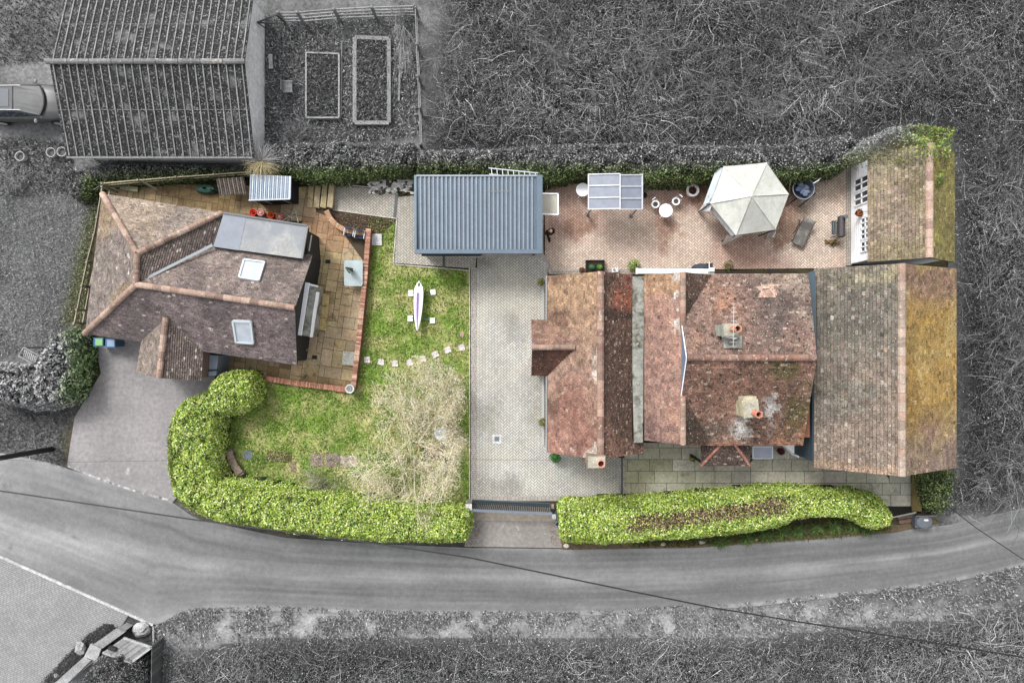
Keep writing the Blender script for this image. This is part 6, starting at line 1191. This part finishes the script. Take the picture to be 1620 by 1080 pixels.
make_tree('blossom_tree', (b0.x - .1, b0.y + .1), 'wide spreading pale blossom tree over the lower lawn', 'tree', None, 12, [S(232, 224, 180), S(218, 208, 158), S(240, 234, 206), S(186, 168, 130)], S(120, 110, 76),
          ([S(236, 222, 210, k=.85), S(242, 234, 220, k=.85), S(222, 212, 160), S(226, 212, 192)], (.018, .035), 28000, .13), n0=15, levels=4, flat=.25, top=3.3, hh=1.6, trunk=.1, grey=False, scale_xy=(1.0, 1.18), squash=.8, minr=.0065,
          keep=lambda p: ((p.x + 5.35) / 3.3) ** 2 + ((p.y + 5.15) / 4.3) ** 2 + 1.3 * (vnoise([p.x], [p.y], .7, 66)[0] - .5) < 1 and p.x < -2.15)
p = P(512, 768); make_tree('twiggy_shrub', (p.x, p.y), 'small bare grey twiggy shrub behind the laurel hedge', 'shrub', None, 21, [S(160, 160, 130), S(130, 132, 104), S(190, 186, 160)], S(100, 96, 80), n0=18, levels=3, flat=.55, top=1.0, hh=.5, trunk=.05, grey=False, minr=.006)
p = P(436, 268); t = root('ornamental_grass', p, 'straw coloured fountain of dry grass hanging over the blue roofed shed', 'plant'); g = np.random.default_rng(3); n = 420; a = g.uniform(0, 6.283, n)
V, F, per = twig_mesh(np.tile([p.x, p.y - .1, 1.75], (n, 1)) + g.normal(size=(n, 3)) * .06, np.stack([np.cos(a), np.sin(a), g.uniform(.3, 2.2, n)], 1), g.uniform(.7, 1.45, n), np.full(n, .012), 5, .14, .42, g); npmesh('blades', V, F, np.repeat(greyout(pick(n, [S(200, 186, 140), S(170, 150, 106), S(220, 210, 176)], [1, 1, 1], .25, g), p.x + V[per - 1::per, 0] * 0 - 0 + (V[per - 1::per, 0] - p.x), V[per - 1::per, 1], .4), per, 0), MAT['leaf'], t); mb = MB(); mb.blob(p.x, p.y, .8, .25, .25, .9, S(90, 76, 56), .15, 10, 1); mb.build('crown_base', MAT['bark'], t)
# strappy plants below the right hedge
for i, (x, y) in enumerate(((1210, 846), (1235, 840), (1262, 838), (1290, 834), (1318, 832), (1348, 832), (1372, 836), (1180, 850), (1140, 856))):
    p = P(x, y); n = 150; g = np.random.default_rng(40 + i); a = g.uniform(0, 6.283, n); t = root('strappy_plant', p, 'dark green strap leaved clump under the right hedge by the lane', 'plant', 'strap leaved clumps under the hedge')
    V, F, per = twig_mesh(np.tile([p.x, p.y, .08], (n, 1)) + g.normal(size=(n, 3)) * .13 * np.array([1, .6, .2]), np.stack([np.cos(a), np.sin(a), g.uniform(.3, 1.6, n)], 1), g.uniform(.3, .62, n), np.full(n, .014), 4, .12, .45, g); npmesh('leaves', V, F, np.repeat(pick(n, [S(84, 110, 48), S(56, 80, 36), S(130, 150, 80)], [2, 2, 1], .3, g), per, 0), MAT['leaf'], t)
# bare trees and tall arching shrubs standing out of the thicket
spots = [(1598, 40, 2.2, 'pale bare tree at the far upper right corner of the thicket'), (1445, 100, 1.7, 'bare shrub with pale arching stems above the garden room'), (1240, 60, 1.9, 'bare branching tree in the upper thicket above the gazebo'), (1150, 175, 1.6, 'bare arching shrub directly above the gazebo'), (1015, 90, 1.7, 'bare tree in the upper middle of the thicket'),
         (1575, 300, 1.6, 'bare shrub with long stems right of the garden room'), (1590, 540, 1.6, 'bare shrub right of the mossy wing roof'), (1560, 740, 1.7, 'pale bare shrub whose branches reach over the lane'), (860, 60, 1.6, 'bare bushy tree in the upper left of the thicket'), (720, 60, 1.2, 'bare bramble bush at the vegetable garden corner'), (1340, 110, 1.5, 'bare tree above the terrace hedge near the garden room')]
for i, (x, y, s_, lb) in enumerate(spots):
    p = P(x, y); make_tree('bare_tree', (p.x, p.y), lb, 'tree', None, 60 + i, [S(120), S(100), S(150), S(84)], S(100), n0=11, levels=3, flat=.4, top=s_ * 1.4, hh=1.5, trunk=.06, squash=.95, minr=.0085)
p = P(640, 60); make_tree('bare_shrub', (p.x, p.y + .2), 'leggy bare bush against the right rail of the vegetable garden', 'shrub', None, 91, [S(150), S(120), S(180)], S(100), n0=12, levels=3, flat=.5, top=1.3, hh=.6, trunk=.04, minr=.007, scale_xy=(.5, 1.6))
p = P(480, 232); make_tree('bare_shrub', (p.x, p.y), 'bare twiggy bush at the lower left of the vegetable garden', 'shrub', None, 92, [S(150), S(120), S(180)], S(100), n0=14, levels=3, flat=.5, top=1.1, hh=.6, trunk=.04, minr=.007)
p = P(165, 262); make_tree('bare_shrub', (p.x, p.y), 'bare grey shrub above the upper corner of the annexe', 'shrub', None, 93, [S(140), S(110), S(170)], S(90), n0=14, levels=3, flat=.5, top=1.1, hh=.5, trunk=.04, minr=.007)
p = P(20, 290); make_tree('bare_shrub', (p.x, p.y), 'bare grey shrub below the single terracotta pot at the left edge', 'shrub', None, 94, [S(150), S(110), S(190)], S(90), n0=16, levels=3, flat=.4, top=.9, hh=.4, trunk=.04, minr=.007)

# ------------------------------------------------------------ vegetable garden
fence('post and rail fence across the top of the vegetable garden', PP([(440, 20), (470, 20), (528, 15), (588, 12), (655, 10)], 1.25), 1.25, 4, S(150), pw=.12, h=.08)
fence('post and rail fence down the right side of the vegetable garden', PP([(657, 12), (659, 70), (661, 120), (663, 170), (665, 228)], 1.25), 1.25, 2, S(140), pw=.12)
gg = root('garden_gate', P(425, 40), 'small braced timber gate beside the garage gable wall', 'gate'); c4 = [P(407, 36, 1.2), P(437, 24, 1.2), P(452, 38, .2), P(422, 46, .2)]; mb = MB()
for a, b in ((0, 1), (1, 2), (2, 3), (3, 0), (0, 2)): mb.bar(c4[a], c4[b], .07, .05, S(84))
mb.build('frame', MAT['bark'], gg)
def bed(x0, y0, x1, y1, w_, label, c, seed):
    t = root('raised_bed', P((x0 + x1) / 2, (y0 + y1) / 2), label, 'raised bed'); z = .3; cs_ = [P(x0, y0, z), P(x1, y0 + 2, z), P(x1, y1, z), P(x0, y1, z)]
    for a, b in zip(cs_, cs_[1:] + cs_[:1]): mb = MB(); mb.bar(a - Vector((0, 0, .15)), b - Vector((0, 0, .15)), w_, .3 + random.uniform(0, .01), (lambda k: tuple(v * k for v in c))(random.uniform(.85, 1.15))); mb.build('board', MAT['bark'], t)
    mb = MB(); mb.prism([p[:2] for p in cs_], .02, .2, S(80)); mb.build('soil', MAT['ground'], t)
    pl = [tuple(p[:2]) for p in cs_]; grass('weeds', pl, 420, [S(120), S(170), S(84)], [3, 3, 2], (.06, .16), .024, 1.3, z0=.2, parent=t, grey=False)
bed(484, 83, 536, 186, .08, 'smaller timber edged raised bed, left in the vegetable garden', S(160), 1); bed(561, 59, 615, 194, .2, 'larger raised bed with wide pale boards in the vegetable garden', S(138), 2)
mb = MB(); mb.bar(P(541, 66, .1), P(540, 184, .1), .06, .1, S(130)); tag(mb.build('timber_edging', MAT['bark']), 'thin loose timber between the two raised beds', 'timber')
mb = MB(); mb.bar(P(634, 72, .08), P(631, 160, .08), .1, .08, S(140)); tag(mb.build('loose_timber', MAT['bark']), 'loose timber lying right of the larger raised bed', 'timber')
vc = root('garden_chair', P(456, 138), 'small grey chair facing the raised beds by the gable wall', 'chair'); q = P(455, 138, .45); mb = MB(); mb.box(q.x, q.y, .42, .46, .56, .04, 0, S(160)); mb.build('seat', MAT['bark'], vc); mb = MB(); mb.box(q.x - .22, q.y, .46, .05, .56, .4, 0, S(130)); mb.build('backrest', MAT['bark'], vc)
for a, b in ((-.2, -.25), (.26, -.28), (.26, .28), (-.2, .25)): mb = MB(); mb.box(q.x + a, q.y + b, 0, .06, .06, .56 if a > 0 else .42, 0, S(150)); mb.build('leg', MAT['bark'], vc)
for b in (-.27, .27): mb = MB(); mb.bar((q.x - .2, q.y + b, .58), (q.x + .3, q.y + b, .58), .05, .03, S(160)); mb.build('armrest', MAT['bark'], vc)
vb = root('wooden_bench', P(428, 98), 'narrow pale plank bench against the garage gable wall', 'bench'); mb = MB(); mb.bar(P(427.5, 86, .45), P(429, 109, .45), .2, .04, S(176)); mb.build('seat', MAT['bark'], vb)
for y in (89, 106): mb = MB(); q = P(429, y, .3); mb.box(q.x, q.y, 0, .16, .06, .43, 0, S(120)); mb.build('leg', MAT['bark'], vb)

# ------------------------------------------------------------ car
car = root('parked_car', P(30, 160), 'dark grey estate car parked with its bonnet by the corrugated garage', 'car')
CX, CY = -22.85, P(0, 160, 1).y; g_ = S(84); L = 4.7
def loft(mb, secs, col):                                     # secs: x, list of (y, z) half profile, mirrored
    n = len(secs[0][1]); vs = []
    for x, pr in secs: vs += [(CX + x, CY + y, z) for y, z in pr] + [(CX + x, CY - y, z) for y, z in reversed(pr)]
    m = 2 * n; fs = [(i * m + k, i * m + (k + 1) % m, (i + 1) * m + (k + 1) % m, (i + 1) * m + k) for i in range(len(secs) - 1) for k in range(m)]
    mb.add(vs, [f[::-1] for f in fs] + [tuple(range(m)), tuple(range((len(secs) - 1) * m, len(secs) * m))[::-1]], col)
mb = MB(); sec = []
for x, w_, zt in ((0, .42, .6), (-.08, .62, .68), (-.35, .82, .8), (-1.0, .91, .92), (-1.5, .93, .99), (-2.4, .93, 1.0), (-3.8, .92, 1.0), (-4.5, .86, 1.0), (-4.7, .74, .9)): sec.append((x, [(w_ * .94, .28), (w_, .55), (w_ * .985, zt - .12), (w_ * .88, zt - .01), (w_ * .5, zt + .03), (0.01, zt + .045)]))
loft(mb, sec, g_); mb.build('body', M('car_paint', None, .38, .1, 1.5, .08, 5, 0, metallic=.1, spec=.5), car, smooth=True)
mb = MB(); sec = []
for x, w_, zt in ((-1.3, .74, 1.0), (-2.3, .66, 1.4), (-2.45, .64, 1.45), (-3.6, .64, 1.46), (-4.3, .6, 1.36), (-4.62, .7, 1.0)): sec.append((x, [(.82, .96), (w_ + .03, zt - .06), (w_ * .9, zt), (.01, zt + .03)]))
loft(mb, sec, (.1, .1, .1)); gl = mb.build('windows', MAT['darkglass'], car, smooth=False)
mb = MB(); mb.slab([(CX - 2.42, CY - .6, 1.485), (CX - 2.42, CY + .6, 1.485), (CX - 4.2, CY + .58, 1.475), (CX - 4.2, CY - .58, 1.475)], .03, S(104)); mb.build('roof', MAT['plain'], car, bevel=.01)
mb = MB(); mb.slab([(CX - 2.6, CY - .45, 1.5), (CX - 2.6, CY + .45, 1.5), (CX - 3.5, CY + .45, 1.5), (CX - 3.5, CY - .45, 1.5)], .012, S(120)); mb.build('sunroof', MAT['darkglass'], car)
arc_ = [(-1.36 + .22 * (1 - (t / .74) ** 2), t) for t in (-.74, -.5, -.25, 0, .25, .5, .74)]; mb = MB()
for (x0_, t0_), (x1_, t1_) in zip(arc_[:-1], arc_[1:]): mb.add([(CX + x0_, CY + t0_, 1.075), (CX + x1_, CY + t1_, 1.075), (CX - 2.36, CY + t1_ * .81, 1.478), (CX - 2.36, CY + t0_ * .81, 1.478)], [(0, 1, 2, 3)], S(118))
mb.build('windscreen', glass('windscreen', S(118), .2), car)  # light grey glass colour stands in for a reflection on the screen
mb = MB(); mb.tube([(CX + x_ + .05, CY + t_, 1.06) for x_, t_ in arc_], .05, 6, (.02, .02, .02)); mb.build('wiper_panel', MAT['black'], car)
for s_ in (-1, 1):
    mb = MB(); mb.tube([(CX - 2.0, CY + s_ * .62, 1.51), (CX - 4.2, CY + s_ * .6, 1.51)], .022, 6, S(206)); mb.build('roof_rail', MAT['metal'], car)
    mb = MB(); mb.blob(CX - 1.55, CY + s_ * 1.02, 1.02, .08, .12, .08, S(150), .05, 10, 1); mb.build('wing_mirror', MAT['plain'], car)
    mb = MB(); mb.blob(CX - .16, CY + s_ * .6, .68, .16, .13, .07, (.7, .7, .7), .04, 10, 2); mb.build('headlight', MAT['glass'], car)
    for x in (-.85, -3.75):
        mb = MB(); y = CY + s_ * .84; mb.tube([(CX + x, y - .11, .33), (CX + x, y + .11, .33)], .33, 20, (.02, .02, .02)); w_ = mb.build('wheel', MAT['black'], car); m_ = MB(); m_.tube([(CX + x, y + s_ * .05, .33), (CX + x, y + s_ * .118, .33)], .2, 16, (.4, .4, .4)); m_.build('rim', MAT['metal'], w_)
for i, (x, y, lb) in enumerate(((31, 247, 'open round grey planter, single one at the left'), (80, 241, 'open round grey planter, left of the pair by the garage'), (97, 240, 'open round grey planter, right of the pair by the garage'))):
    t = root('round_planter', P(x, y), lb, 'planter', 'round planters below the car'); q = P(x, y, .35); mb = MB(); mb.lathe(q.x, q.y, [(.2, 0), (.24, .33), (.25, .35), (.22, .35), (.2, .2)], 24, S(196)); mb.build('pot', MAT['stone'], t); mb = MB(); mb.cyl(q.x, q.y, .18, .22, .21, None, 16, S(96)); mb.build('soil', MAT['ground'], t)
wb = root('wooden_chair', P(48, 565), 'weathered slatted garden chair half buried in the grey bush', 'chair'); q = P(48, 563, 1.6); rz = -.55; mb = MB(); c, s = math.cos(rz), math.sin(rz)
T = lambda a, b: (q.x + a * c - b * s, q.y + a * s + b * c)
for i in range(7): a = T(-.3 + i * .1, .2); b = T(-.3 + i * .1, -.18); mb.bar((*a, 1.75), (*b, 1.6), .06, .02, S(176))
mb.build('seat', MAT['bark'], wb)
for a0, b0_ in (((-.4, .28), (.42, .28)), ((-.4, -.22), (.42, -.22)), ((-.4, .28), (-.44, -.3)), ((.42, .28), (.46, -.3))): mb = MB(); mb.bar((*T(*a0), 1.78), (*T(*b0_), 1.7), .06, .05, S(150)); mb.build('frame_bar', MAT['bark'], wb)
for a in ((-.4, -.2), (.42, -.2), (-.4, .26), (.42, .26)): mb = MB(); mb.box(*T(*a), 0, .06, .06, 1.7, rz, S(110)); mb.build('leg', MAT['bark'], wb)

# ------------------------------------------------------------ bottom left garden corner
bo = root('boulder', P(220, 997), 'big pale boulder on bare soil at the corner of the paved bay', 'boulder'); mb = MB(); q = P(221, 997, .3); mb.blob(q.x, q.y, .1, .44, .4, .36, S(176), .16, 12, 6); mb.build('boulder_rock', MAT['stone'], bo)
mb = MB(); mb.prism([p[:2] for p in (P(206, 972), P(240, 990), P(240, 1012), P(228, 1014), P(196, 994))], -.02, .03, S(78)); tag(mb.build('soil_patch', MAT['ground']), 'dark soil around the pale boulder', 'soil', None, 'stuff')
mb = MB(); q = P(130, 1023, .3); mb.blob(q.x, q.y, .45, .26, .4, .2, S(166), .25, 9, 9); tag(mb.build('rock', MAT['stone']), 'rough pale rock sitting in the dark heather', 'rock')
mb = MB(); q = P(91, 1066, .3); mb.box(q.x, q.y, .2, .24, .2, .2, .3, S(190)); tag(mb.build('rock', MAT['stone']), 'small square pale block in the heather near the bottom edge', 'rock')
rw = root('rendered_wall', P(170, 1020), 'pale rendered retaining wall with a flat coping beside the timber deck', 'wall'); mb = MB(); z = .9; mb.slab([P(148, 1019, z), P(184, 993, z), P(198, 999, z), P(162, 1025, z)], .1, S(150)); mb.build('coping', MAT['stone'], rw)
mb = MB(); mb.slab([P(143, 1018, z), P(160, 1025, z), P(153, 1046, z), P(133, 1038, z)], .1, S(172)); mb.slab([P(133, 1038, z), P(144, 1044, z), P(96, 1090, z), P(84, 1082, z)], .1, S(156)); mb.build('coping', MAT['stone'], rw, label='lighter lower run of coping')
mb = MB(); mb.prism([P(x, y, z)[:2] for x, y in ((151, 1020), (185, 995), (196, 999), (162, 1023))], 0, .78, S(160)); mb.prism([P(x, y, z)[:2] for x, y in ((145, 1020), (158, 1026), (150, 1044), (98, 1088), (90, 1082), (136, 1038))], 0, .77, S(160)); mb.build('render', MAT['conc'], rw)
dk = root('timber_deck', P(200, 1020), 'raised grooved timber deck with a pale edge at the bottom left', 'deck'); z = 1.15; A4_ = [P(196, 1008, z), P(240, 1023, z), P(208, 1047, z), P(163, 1031, z)]; mb = MB(); n = 14
for i in range(n): t = (i + .5) / n; mb.bar(A4_[3].lerp(A4_[2], t), A4_[0].lerp(A4_[1], t), .092, .04, S(120 + 34 * random.random()))
mb.build('boards', MAT['bark'], dk); mb = MB()
for a, b in ((0, 1), (1, 2), (2, 3)): mb.bar(A4_[a] + Vector((0, 0, .02)), A4_[b] + Vector((0, 0, .02)), .1, .08, S(176))
mb.build('edge_board', MAT['bark'], dk); mb = MB(); e0, e1 = A4_[1], Vector((A4_[1].x - .05, P(0, 1105, z).y, z))
for i in range(12): a = e0.lerp(e1, i / 12); b = e0.lerp(e1, (i + .92) / 12); mb.bar(Vector((a.x, a.y, .57)), Vector((b.x, b.y, .57)), .04, 1.14, S(80 + random.random() * 24))
for i in range(9): a = A4_[2].lerp(A4_[1], i / 9); b = A4_[2].lerp(A4_[1], (i + .9) / 9); mb.bar(Vector((a.x, a.y, .56)), Vector((b.x, b.y, .56)), .03, 1.1, S(84 + random.random() * 20))
mb.build('side_boards', MAT['bark'], dk); mb = MB(); q = P(177, 1026, 1.3); mb.box(q.x, q.y, 1.17, .36, .2, .14, -.35, S(50)); tag(mb.build('planter_trough', MAT['plain']), 'small dark trough on the corner of the timber deck', 'trough')

# ------------------------------------------------------------ lower right corner steps and bin
mb = MB(); q = P(1463, 826, .7); mb.add([(q.x + a * w_, q.y + b * h_, z) for z, w_, h_ in ((0, .36, .26), (.62, .44, .32)) for a, b in ((-1, -1), (1, -1), (.95, 1), (-1, .9))], [(3, 2, 1, 0), (4, 5, 6, 7), (0, 1, 5, 4), (1, 2, 6, 5), (2, 3, 7, 6), (3, 0, 4, 7)], S(86, 90, 98)); gb = root('grit_bin', q, 'dark grey lidded bin at the right end of the right hedge', 'bin'); mb.build('body', MAT['plain'], gb, bevel=.03)
mb = MB(); mb.blob(q.x, q.y, .66, .42, .31, .07, S(104, 108, 116), .03, 12, 1); mb.build('lid', MAT['plain'], gb); mb = MB(); mb.blob(q.x + .06, q.y + .12, .73, .12, .05, .015, (.6, .6, .62), .3, 9, 3); mb.build('sticker', MAT['plain'], gb)
for i, (x0, x1, y, lb) in enumerate(((1422, 1448, 822, 'lower brown timber step beside the grey lidded bin'), (1420, 1446, 815, 'upper brown timber step beside the grey lidded bin'))): mb = MB(); mb.bar(P(x0, y + 3, .1 + .12 * i), P(x1, y - 1, .1 + .12 * i), .2, .12, S(110, 92, 80)); tag(mb.build('timber_step', MAT['bark']), lb, 'step')
mb = MB(); mb.bar(P(1450, 752, .25), P(1450, 808, .25), .5, .06, S(104, 92, 56)); mb.bar(P(1450, 752, .12), P(1450, 808, .12), .42, .2, S(84, 74, 50)); tag(mb.build('mossy_plank', MAT['bark']), 'wide mossy plank at the right end of the front terrace', 'plank')
mb = MB(); mb.bar(P(1412, 818, .7), P(1449, 810, .7), .06, .05, S(150, 156, 150)); mb.bar(P(1449, 816, .7), P(1482, 816, .7), .05, .05, S(120, 112, 100)); tag(mb.build('low_rail', MAT['metal']), 'low metal rail behind the grey lidded bin', 'rail')
for i, (x, y, s_, lb) in enumerate(((1049, 860, .14, 'pale rock at the lane edge below the middle of the right hedge'), (1110, 857, .17, 'pale rock at the lane edge below the brown streak of the right hedge'), (896, 862, .18, 'pale rock at the lane edge next to the gate apron'), (1196, 853, .1, 'small pale rock by the strap leaved clumps'))):
    mb = MB(); q = P(x, y); mb.blob(q.x, q.y, .04, s_, s_ * .7, s_ * .6, S(196, 190, 180), .2, 9, i); tag(mb.build('rock', MAT['stone']), lb, 'rock')
sheet('hedge_verge', PP([(886, 850), (1050, 852), (1150, 846), (1230, 834), (1350, 820), (1420, 830), (1470, 815), (1490, 826), (1415, 842), (1300, 852), (1100, 866), (890, 869)]), .018, S(96, 84, 64), 'ground')
grass('verge_grass', PP([(1000, 852), (1150, 846), (1230, 834), (1350, 820), (1415, 836), (1300, 850), (1100, 862), (1000, 864)]), 420, [S(90, 110, 50), S(120, 110, 70), S(60, 76, 36)], [3, 2, 3], (.06, .16), .02, 1.3, 'rough grass between the right hedge and the lane', grey=False, z0=.018)
sheet('bed_soil', PP([(1388, 798), (1447, 798), (1480, 780), (1488, 812), (1400, 820)]), .02, S(40, 36, 30), 'ground')

# ------------------------------------------------------------ pole and wires
up = root('utility_pole', P(83, 710), 'dark timber utility pole leaning out of the left edge over the lane', 'pole'); tp_ = Vector((P(-104, 742, 7.4).x, P(-104, 742, 7.4).y, 7.4)); mb = MB(); b_ = P(83, 710); mb.tube([b_, b_.lerp(tp_, .5), tp_], [.14, .125, .11], 12, S(44)); mb.build('shaft', MAT['bark'], up, smooth=True)
mb = MB(); mb.bar(tp_ + Vector((0, -.6, -.3)), tp_ + Vector((0, .6, -.3)), .1, .1, S(60)); mb.build('crossarm', MAT['bark'], up)
def wire(pts, r, label):
    P_ = [Vector(p) for p in pts]; out = []
    for a, b in zip(P_[:-1], P_[1:]):
        for k in range(6): out.append(a.lerp(b, k / 6))
    out.append(P_[-1]); mb = MB(); mb.tube(out, r, 5, S(34)); tag(mb.build('overhead_wire', MAT['black']), label, 'wire')
wire([tp_ + Vector((0, -.5, -.25)), P(0, 776, 6.6), P(310, 822, 6.2), P(600, 860, 6.0), P(740, 881, 6.0), P(1000, 935, 6.0), P(1130, 961, 6.0), P(1270, 984, 6.1), P(1440, 1010, 6.2), P(1760, 1062, 6.8)], .032, 'thick black overhead cable crossing the lane diagonally')
wire([tp_ + Vector((0, .5, -.25)), P(90, 731, 6.4), P(400, 726, 5.4), P(868, 727, 2.7)], .007, 'thin overhead wire running from the pole to the front roof')
wire([P(1500, 800, 4.6), P(1545, 835, 4.7), P(1620, 885, 4.9), P(1760, 985, 5.4)], .02, 'short black cable over the lane at the right edge')

# ------------------------------------------------------------ person on the terrace, looking down at a phone
pn = root('person', (1.93, 5.6, .02), 'person in black jacket and trousers with white shoes looking at a phone beside the carport', 'person')
pn.rotation_euler.z = R(25)                                  # faces -y before turning
MAT['skin'] = M('skin', S(205, 160, 135), .6, .05, 5, .05, 30, 0); MAT['hair'] = M('hair', S(38, 30, 28), .7, .2, 20, .3, 60, .5); MAT['cloth_black'] = M('cloth_black', S(30, 31, 36), .85, .2, 6, .2, 30, .3); MAT['shoe'] = M('shoe', S(225, 225, 225), .6, .05, 5, .1, 20, 0)
def skin(name, nodes, edges, mat, parent, lv=2):
    me = bpy.data.meshes.new(name); me.from_pydata([n[:3] for n in nodes], edges, []); o = bpy.data.objects.new(name, me); scn.collection.objects.link(o); o.parent = parent
    m = o.modifiers.new('skin', 'SKIN'); o.modifiers.new('sub', 'SUBSURF').levels = lv; o.modifiers['sub'].render_levels = lv; m.use_smooth_shade = True
    for v, n in zip(me.skin_vertices[0].data, nodes): v.radius = (n[3], n[4] if len(n) > 4 else n[3])
    me.skin_vertices[0].data[0].use_root = True; me.materials.append(mat); return o
B = [(0, 0, .95, .13, .1), (0, .01, 1.15, .12, .09), (0, .02, 1.36, .15, .1), (0, .0, 1.47, .06), (0, -.04, 1.54, .055), (0, -.07, 1.61, .08, .09), (0, -.06, 1.7, .075, .09),
     (.17, .02, 1.4, .055), (.22, 0, 1.14, .042), (.1, -.24, 1.13, .034), (.05, -.3, 1.16, .03, .02), (-.17, .02, 1.4, .055), (-.22, 0, 1.14, .042), (-.1, -.24, 1.13, .034), (-.05, -.3, 1.16, .03, .02),
     (.09, 0, .88, .085), (.1, .06, .5, .06), (.11, .28, .1, .04), (-.09, 0, .88, .085), (-.12, -.25, .5, .06), (-.12, -.36, .09, .04)]
E = [(0, 1), (1, 2), (2, 3), (3, 4), (4, 5), (5, 6), (2, 7), (7, 8), (8, 9), (9, 10), (2, 11), (11, 12), (12, 13), (13, 14), (0, 15), (15, 16), (16, 17), (0, 18), (18, 19), (19, 20)]
nb = len(B)
for s_, w0 in ((1, 10), (-1, 14)):                           # fingers and thumb on each hand
    for k in range(4):
        bx = s_ * (.065 - k * .018); l = [.03, .036, .034, .026][k]; B += [(bx * .8, -.325, 1.17, .0095), (bx * .55, -.33 - l * .5, 1.185, .0085), (bx * .4, -.32 - l * .2, 1.205, .007)]; E += [(w0, nb), (nb, nb + 1), (nb + 1, nb + 2)]; nb += 3
    B += [(s_ * .03, -.29, 1.19, .01), (s_ * .012, -.305, 1.205, .008)]; E += [(w0, nb), (nb, nb + 1)]; nb += 2
body = skin('body', B, E, MAT['skin'], pn)
skin('jacket', [(0, 0, .86, .2, .17), (0, .01, 1.15, .18, .15), (0, .02, 1.37, .2, .14), (0, .01, 1.46, .08), (.18, .02, 1.4, .075), (.23, 0, 1.14, .06), (.12, -.2, 1.13, .05), (-.18, .02, 1.4, .075), (-.23, 0, 1.14, .06), (-.12, -.2, 1.13, .05)], [(0, 1), (1, 2), (2, 3), (2, 4), (4, 5), (5, 6), (2, 7), (7, 8), (8, 9)], MAT['cloth_black'], pn)
skin('trousers', [(0, 0, .92, .14, .12), (.09, 0, .85, .1), (.1, .06, .5, .08), (.11, .27, .12, .066), (-.09, 0, .85, .1), (-.12, -.25, .5, .08), (-.12, -.35, .12, .066)], [(0, 1), (1, 2), (2, 3), (0, 4), (4, 5), (5, 6)], MAT['cloth_black'], pn)
for a, b in ((.11, .26), (-.12, -.38)): m_ = MB(); m_.blob(a, b - .05, .045, .055, .15, .05, (.75, .75, .75), .03, 12, 1); o = m_.build('shoe', MAT['shoe'], pn, smooth=True)
m_ = MB(); m_.blob(0, -.045, 1.69, .105, .115, .1, (.02, .02, .02), .06, 14, 3); m_.blob(0, .035, 1.6, .085, .06, .12, (.02, .02, .02), .08, 12, 4); m_.build('hair', MAT['hair'], pn, smooth=True)
m_ = MB(); m_.blob(0, -.155, 1.62, .012, .022, .022, S(205, 160, 135), .02, 8, 1)
m_.blob(.082, -.06, 1.63, .012, .02, .03, S(205, 160, 135), .02, 8, 1); m_.blob(-.082, -.06, 1.63, .012, .02, .03, S(205, 160, 135), .02, 8, 1); m_.build('nose_and_ears', MAT['skin'], body, smooth=True)
for s_ in (-1, 1): m_ = MB(); m_.blob(s_ * .03, -.148, 1.655, .012, .008, .007, (.02, .02, .02), 0, 8, 1); m_.build('eye', MAT['black'], body)
m_ = MB(); m_.blob(0, -.148, 1.582, .024, .008, .006, S(160, 90, 84), 0, 8, 1); m_.build('mouth', MAT['plain'], body)
ph = root('phone', (0, 0, 0), 'pale mobile phone held in both hands by the person in black', 'phone'); m_ = MB(); m_.box(0, 0, 0, .08, .15, .01, 0, (.7, .72, .75)); m_.build('casing', MAT['white'], ph, bevel=.003); m_ = MB(); m_.box(0, 0, .01, .07, .13, .002, 0, (.4, .42, .46)); m_.build('screen', MAT['glass'], ph)
v_ = Matrix.Rotation(R(25), 3, 'Z') @ Vector((0, -.335, 1.2)); ph.location = Vector((1.93, 5.6, .02)) + v_; ph.rotation_euler = (R(35), 0, R(25))

# ------------------------------------------------------------ litter and small leaves
def litter(name, poly, dens, cols, label, z=.03, sz=(.015, .035)):
    x, y = scatter(PP(poly), dens); n = len(x); V, F = leaf_mesh(np.stack([x, y, np.full(n, z) + .01 * rng.random(n)], 1), rng.normal(size=(n, 3)) * .35 + [0, 0, 1], rng.uniform(*sz, n), .5, .1)
    tag(npmesh(name, V, F, np.repeat(pick(n, cols, [1] * len(cols), .3), 4, 0), MAT['leaf']), label, 'leaf litter', None, 'stuff')
br_ = [S(120, 84, 62), S(84, 62, 48), S(150, 116, 84)]
litter('leaf_litter', [(736, 836), (752, 826), (762, 832), (752, 864), (736, 866)], 260, br_, 'brown leaves blown against the left side of the gate apron')
litter('leaf_litter', [(866, 826), (886, 826), (893, 864), (872, 862)], 300, br_, 'brown leaves blown against the right side of the gate apron')
litter('leaf_litter', [(745, 405), (980, 405), (980, 790), (745, 790)], 2.2, br_ + [S(90, 90, 70)], 'scattered small leaves on the grey paved drive', .035, (.012, .024))
litter('leaf_litter', [(864, 285), (1338, 268), (1338, 424), (868, 424)], 3, br_ + [S(60, 54, 40)], 'scattered small leaves on the red brick terrace', .035, (.012, .024))
litter('leaf_litter', [(120, 590), (330, 600), (270, 790), (110, 736)], 4, br_ + [S(200, 196, 186)], 'scattered small leaves and grit on the concrete drive', .03, (.012, .026))
litter('leaf_litter', [(0, 735), (270, 800), (740, 870), (1400, 850), (1400, 940), (240, 960), (0, 870)], 2.5, [S(96), S(190), S(130)], 'grit and leaf fragments on the lane', .02, (.01, .024))
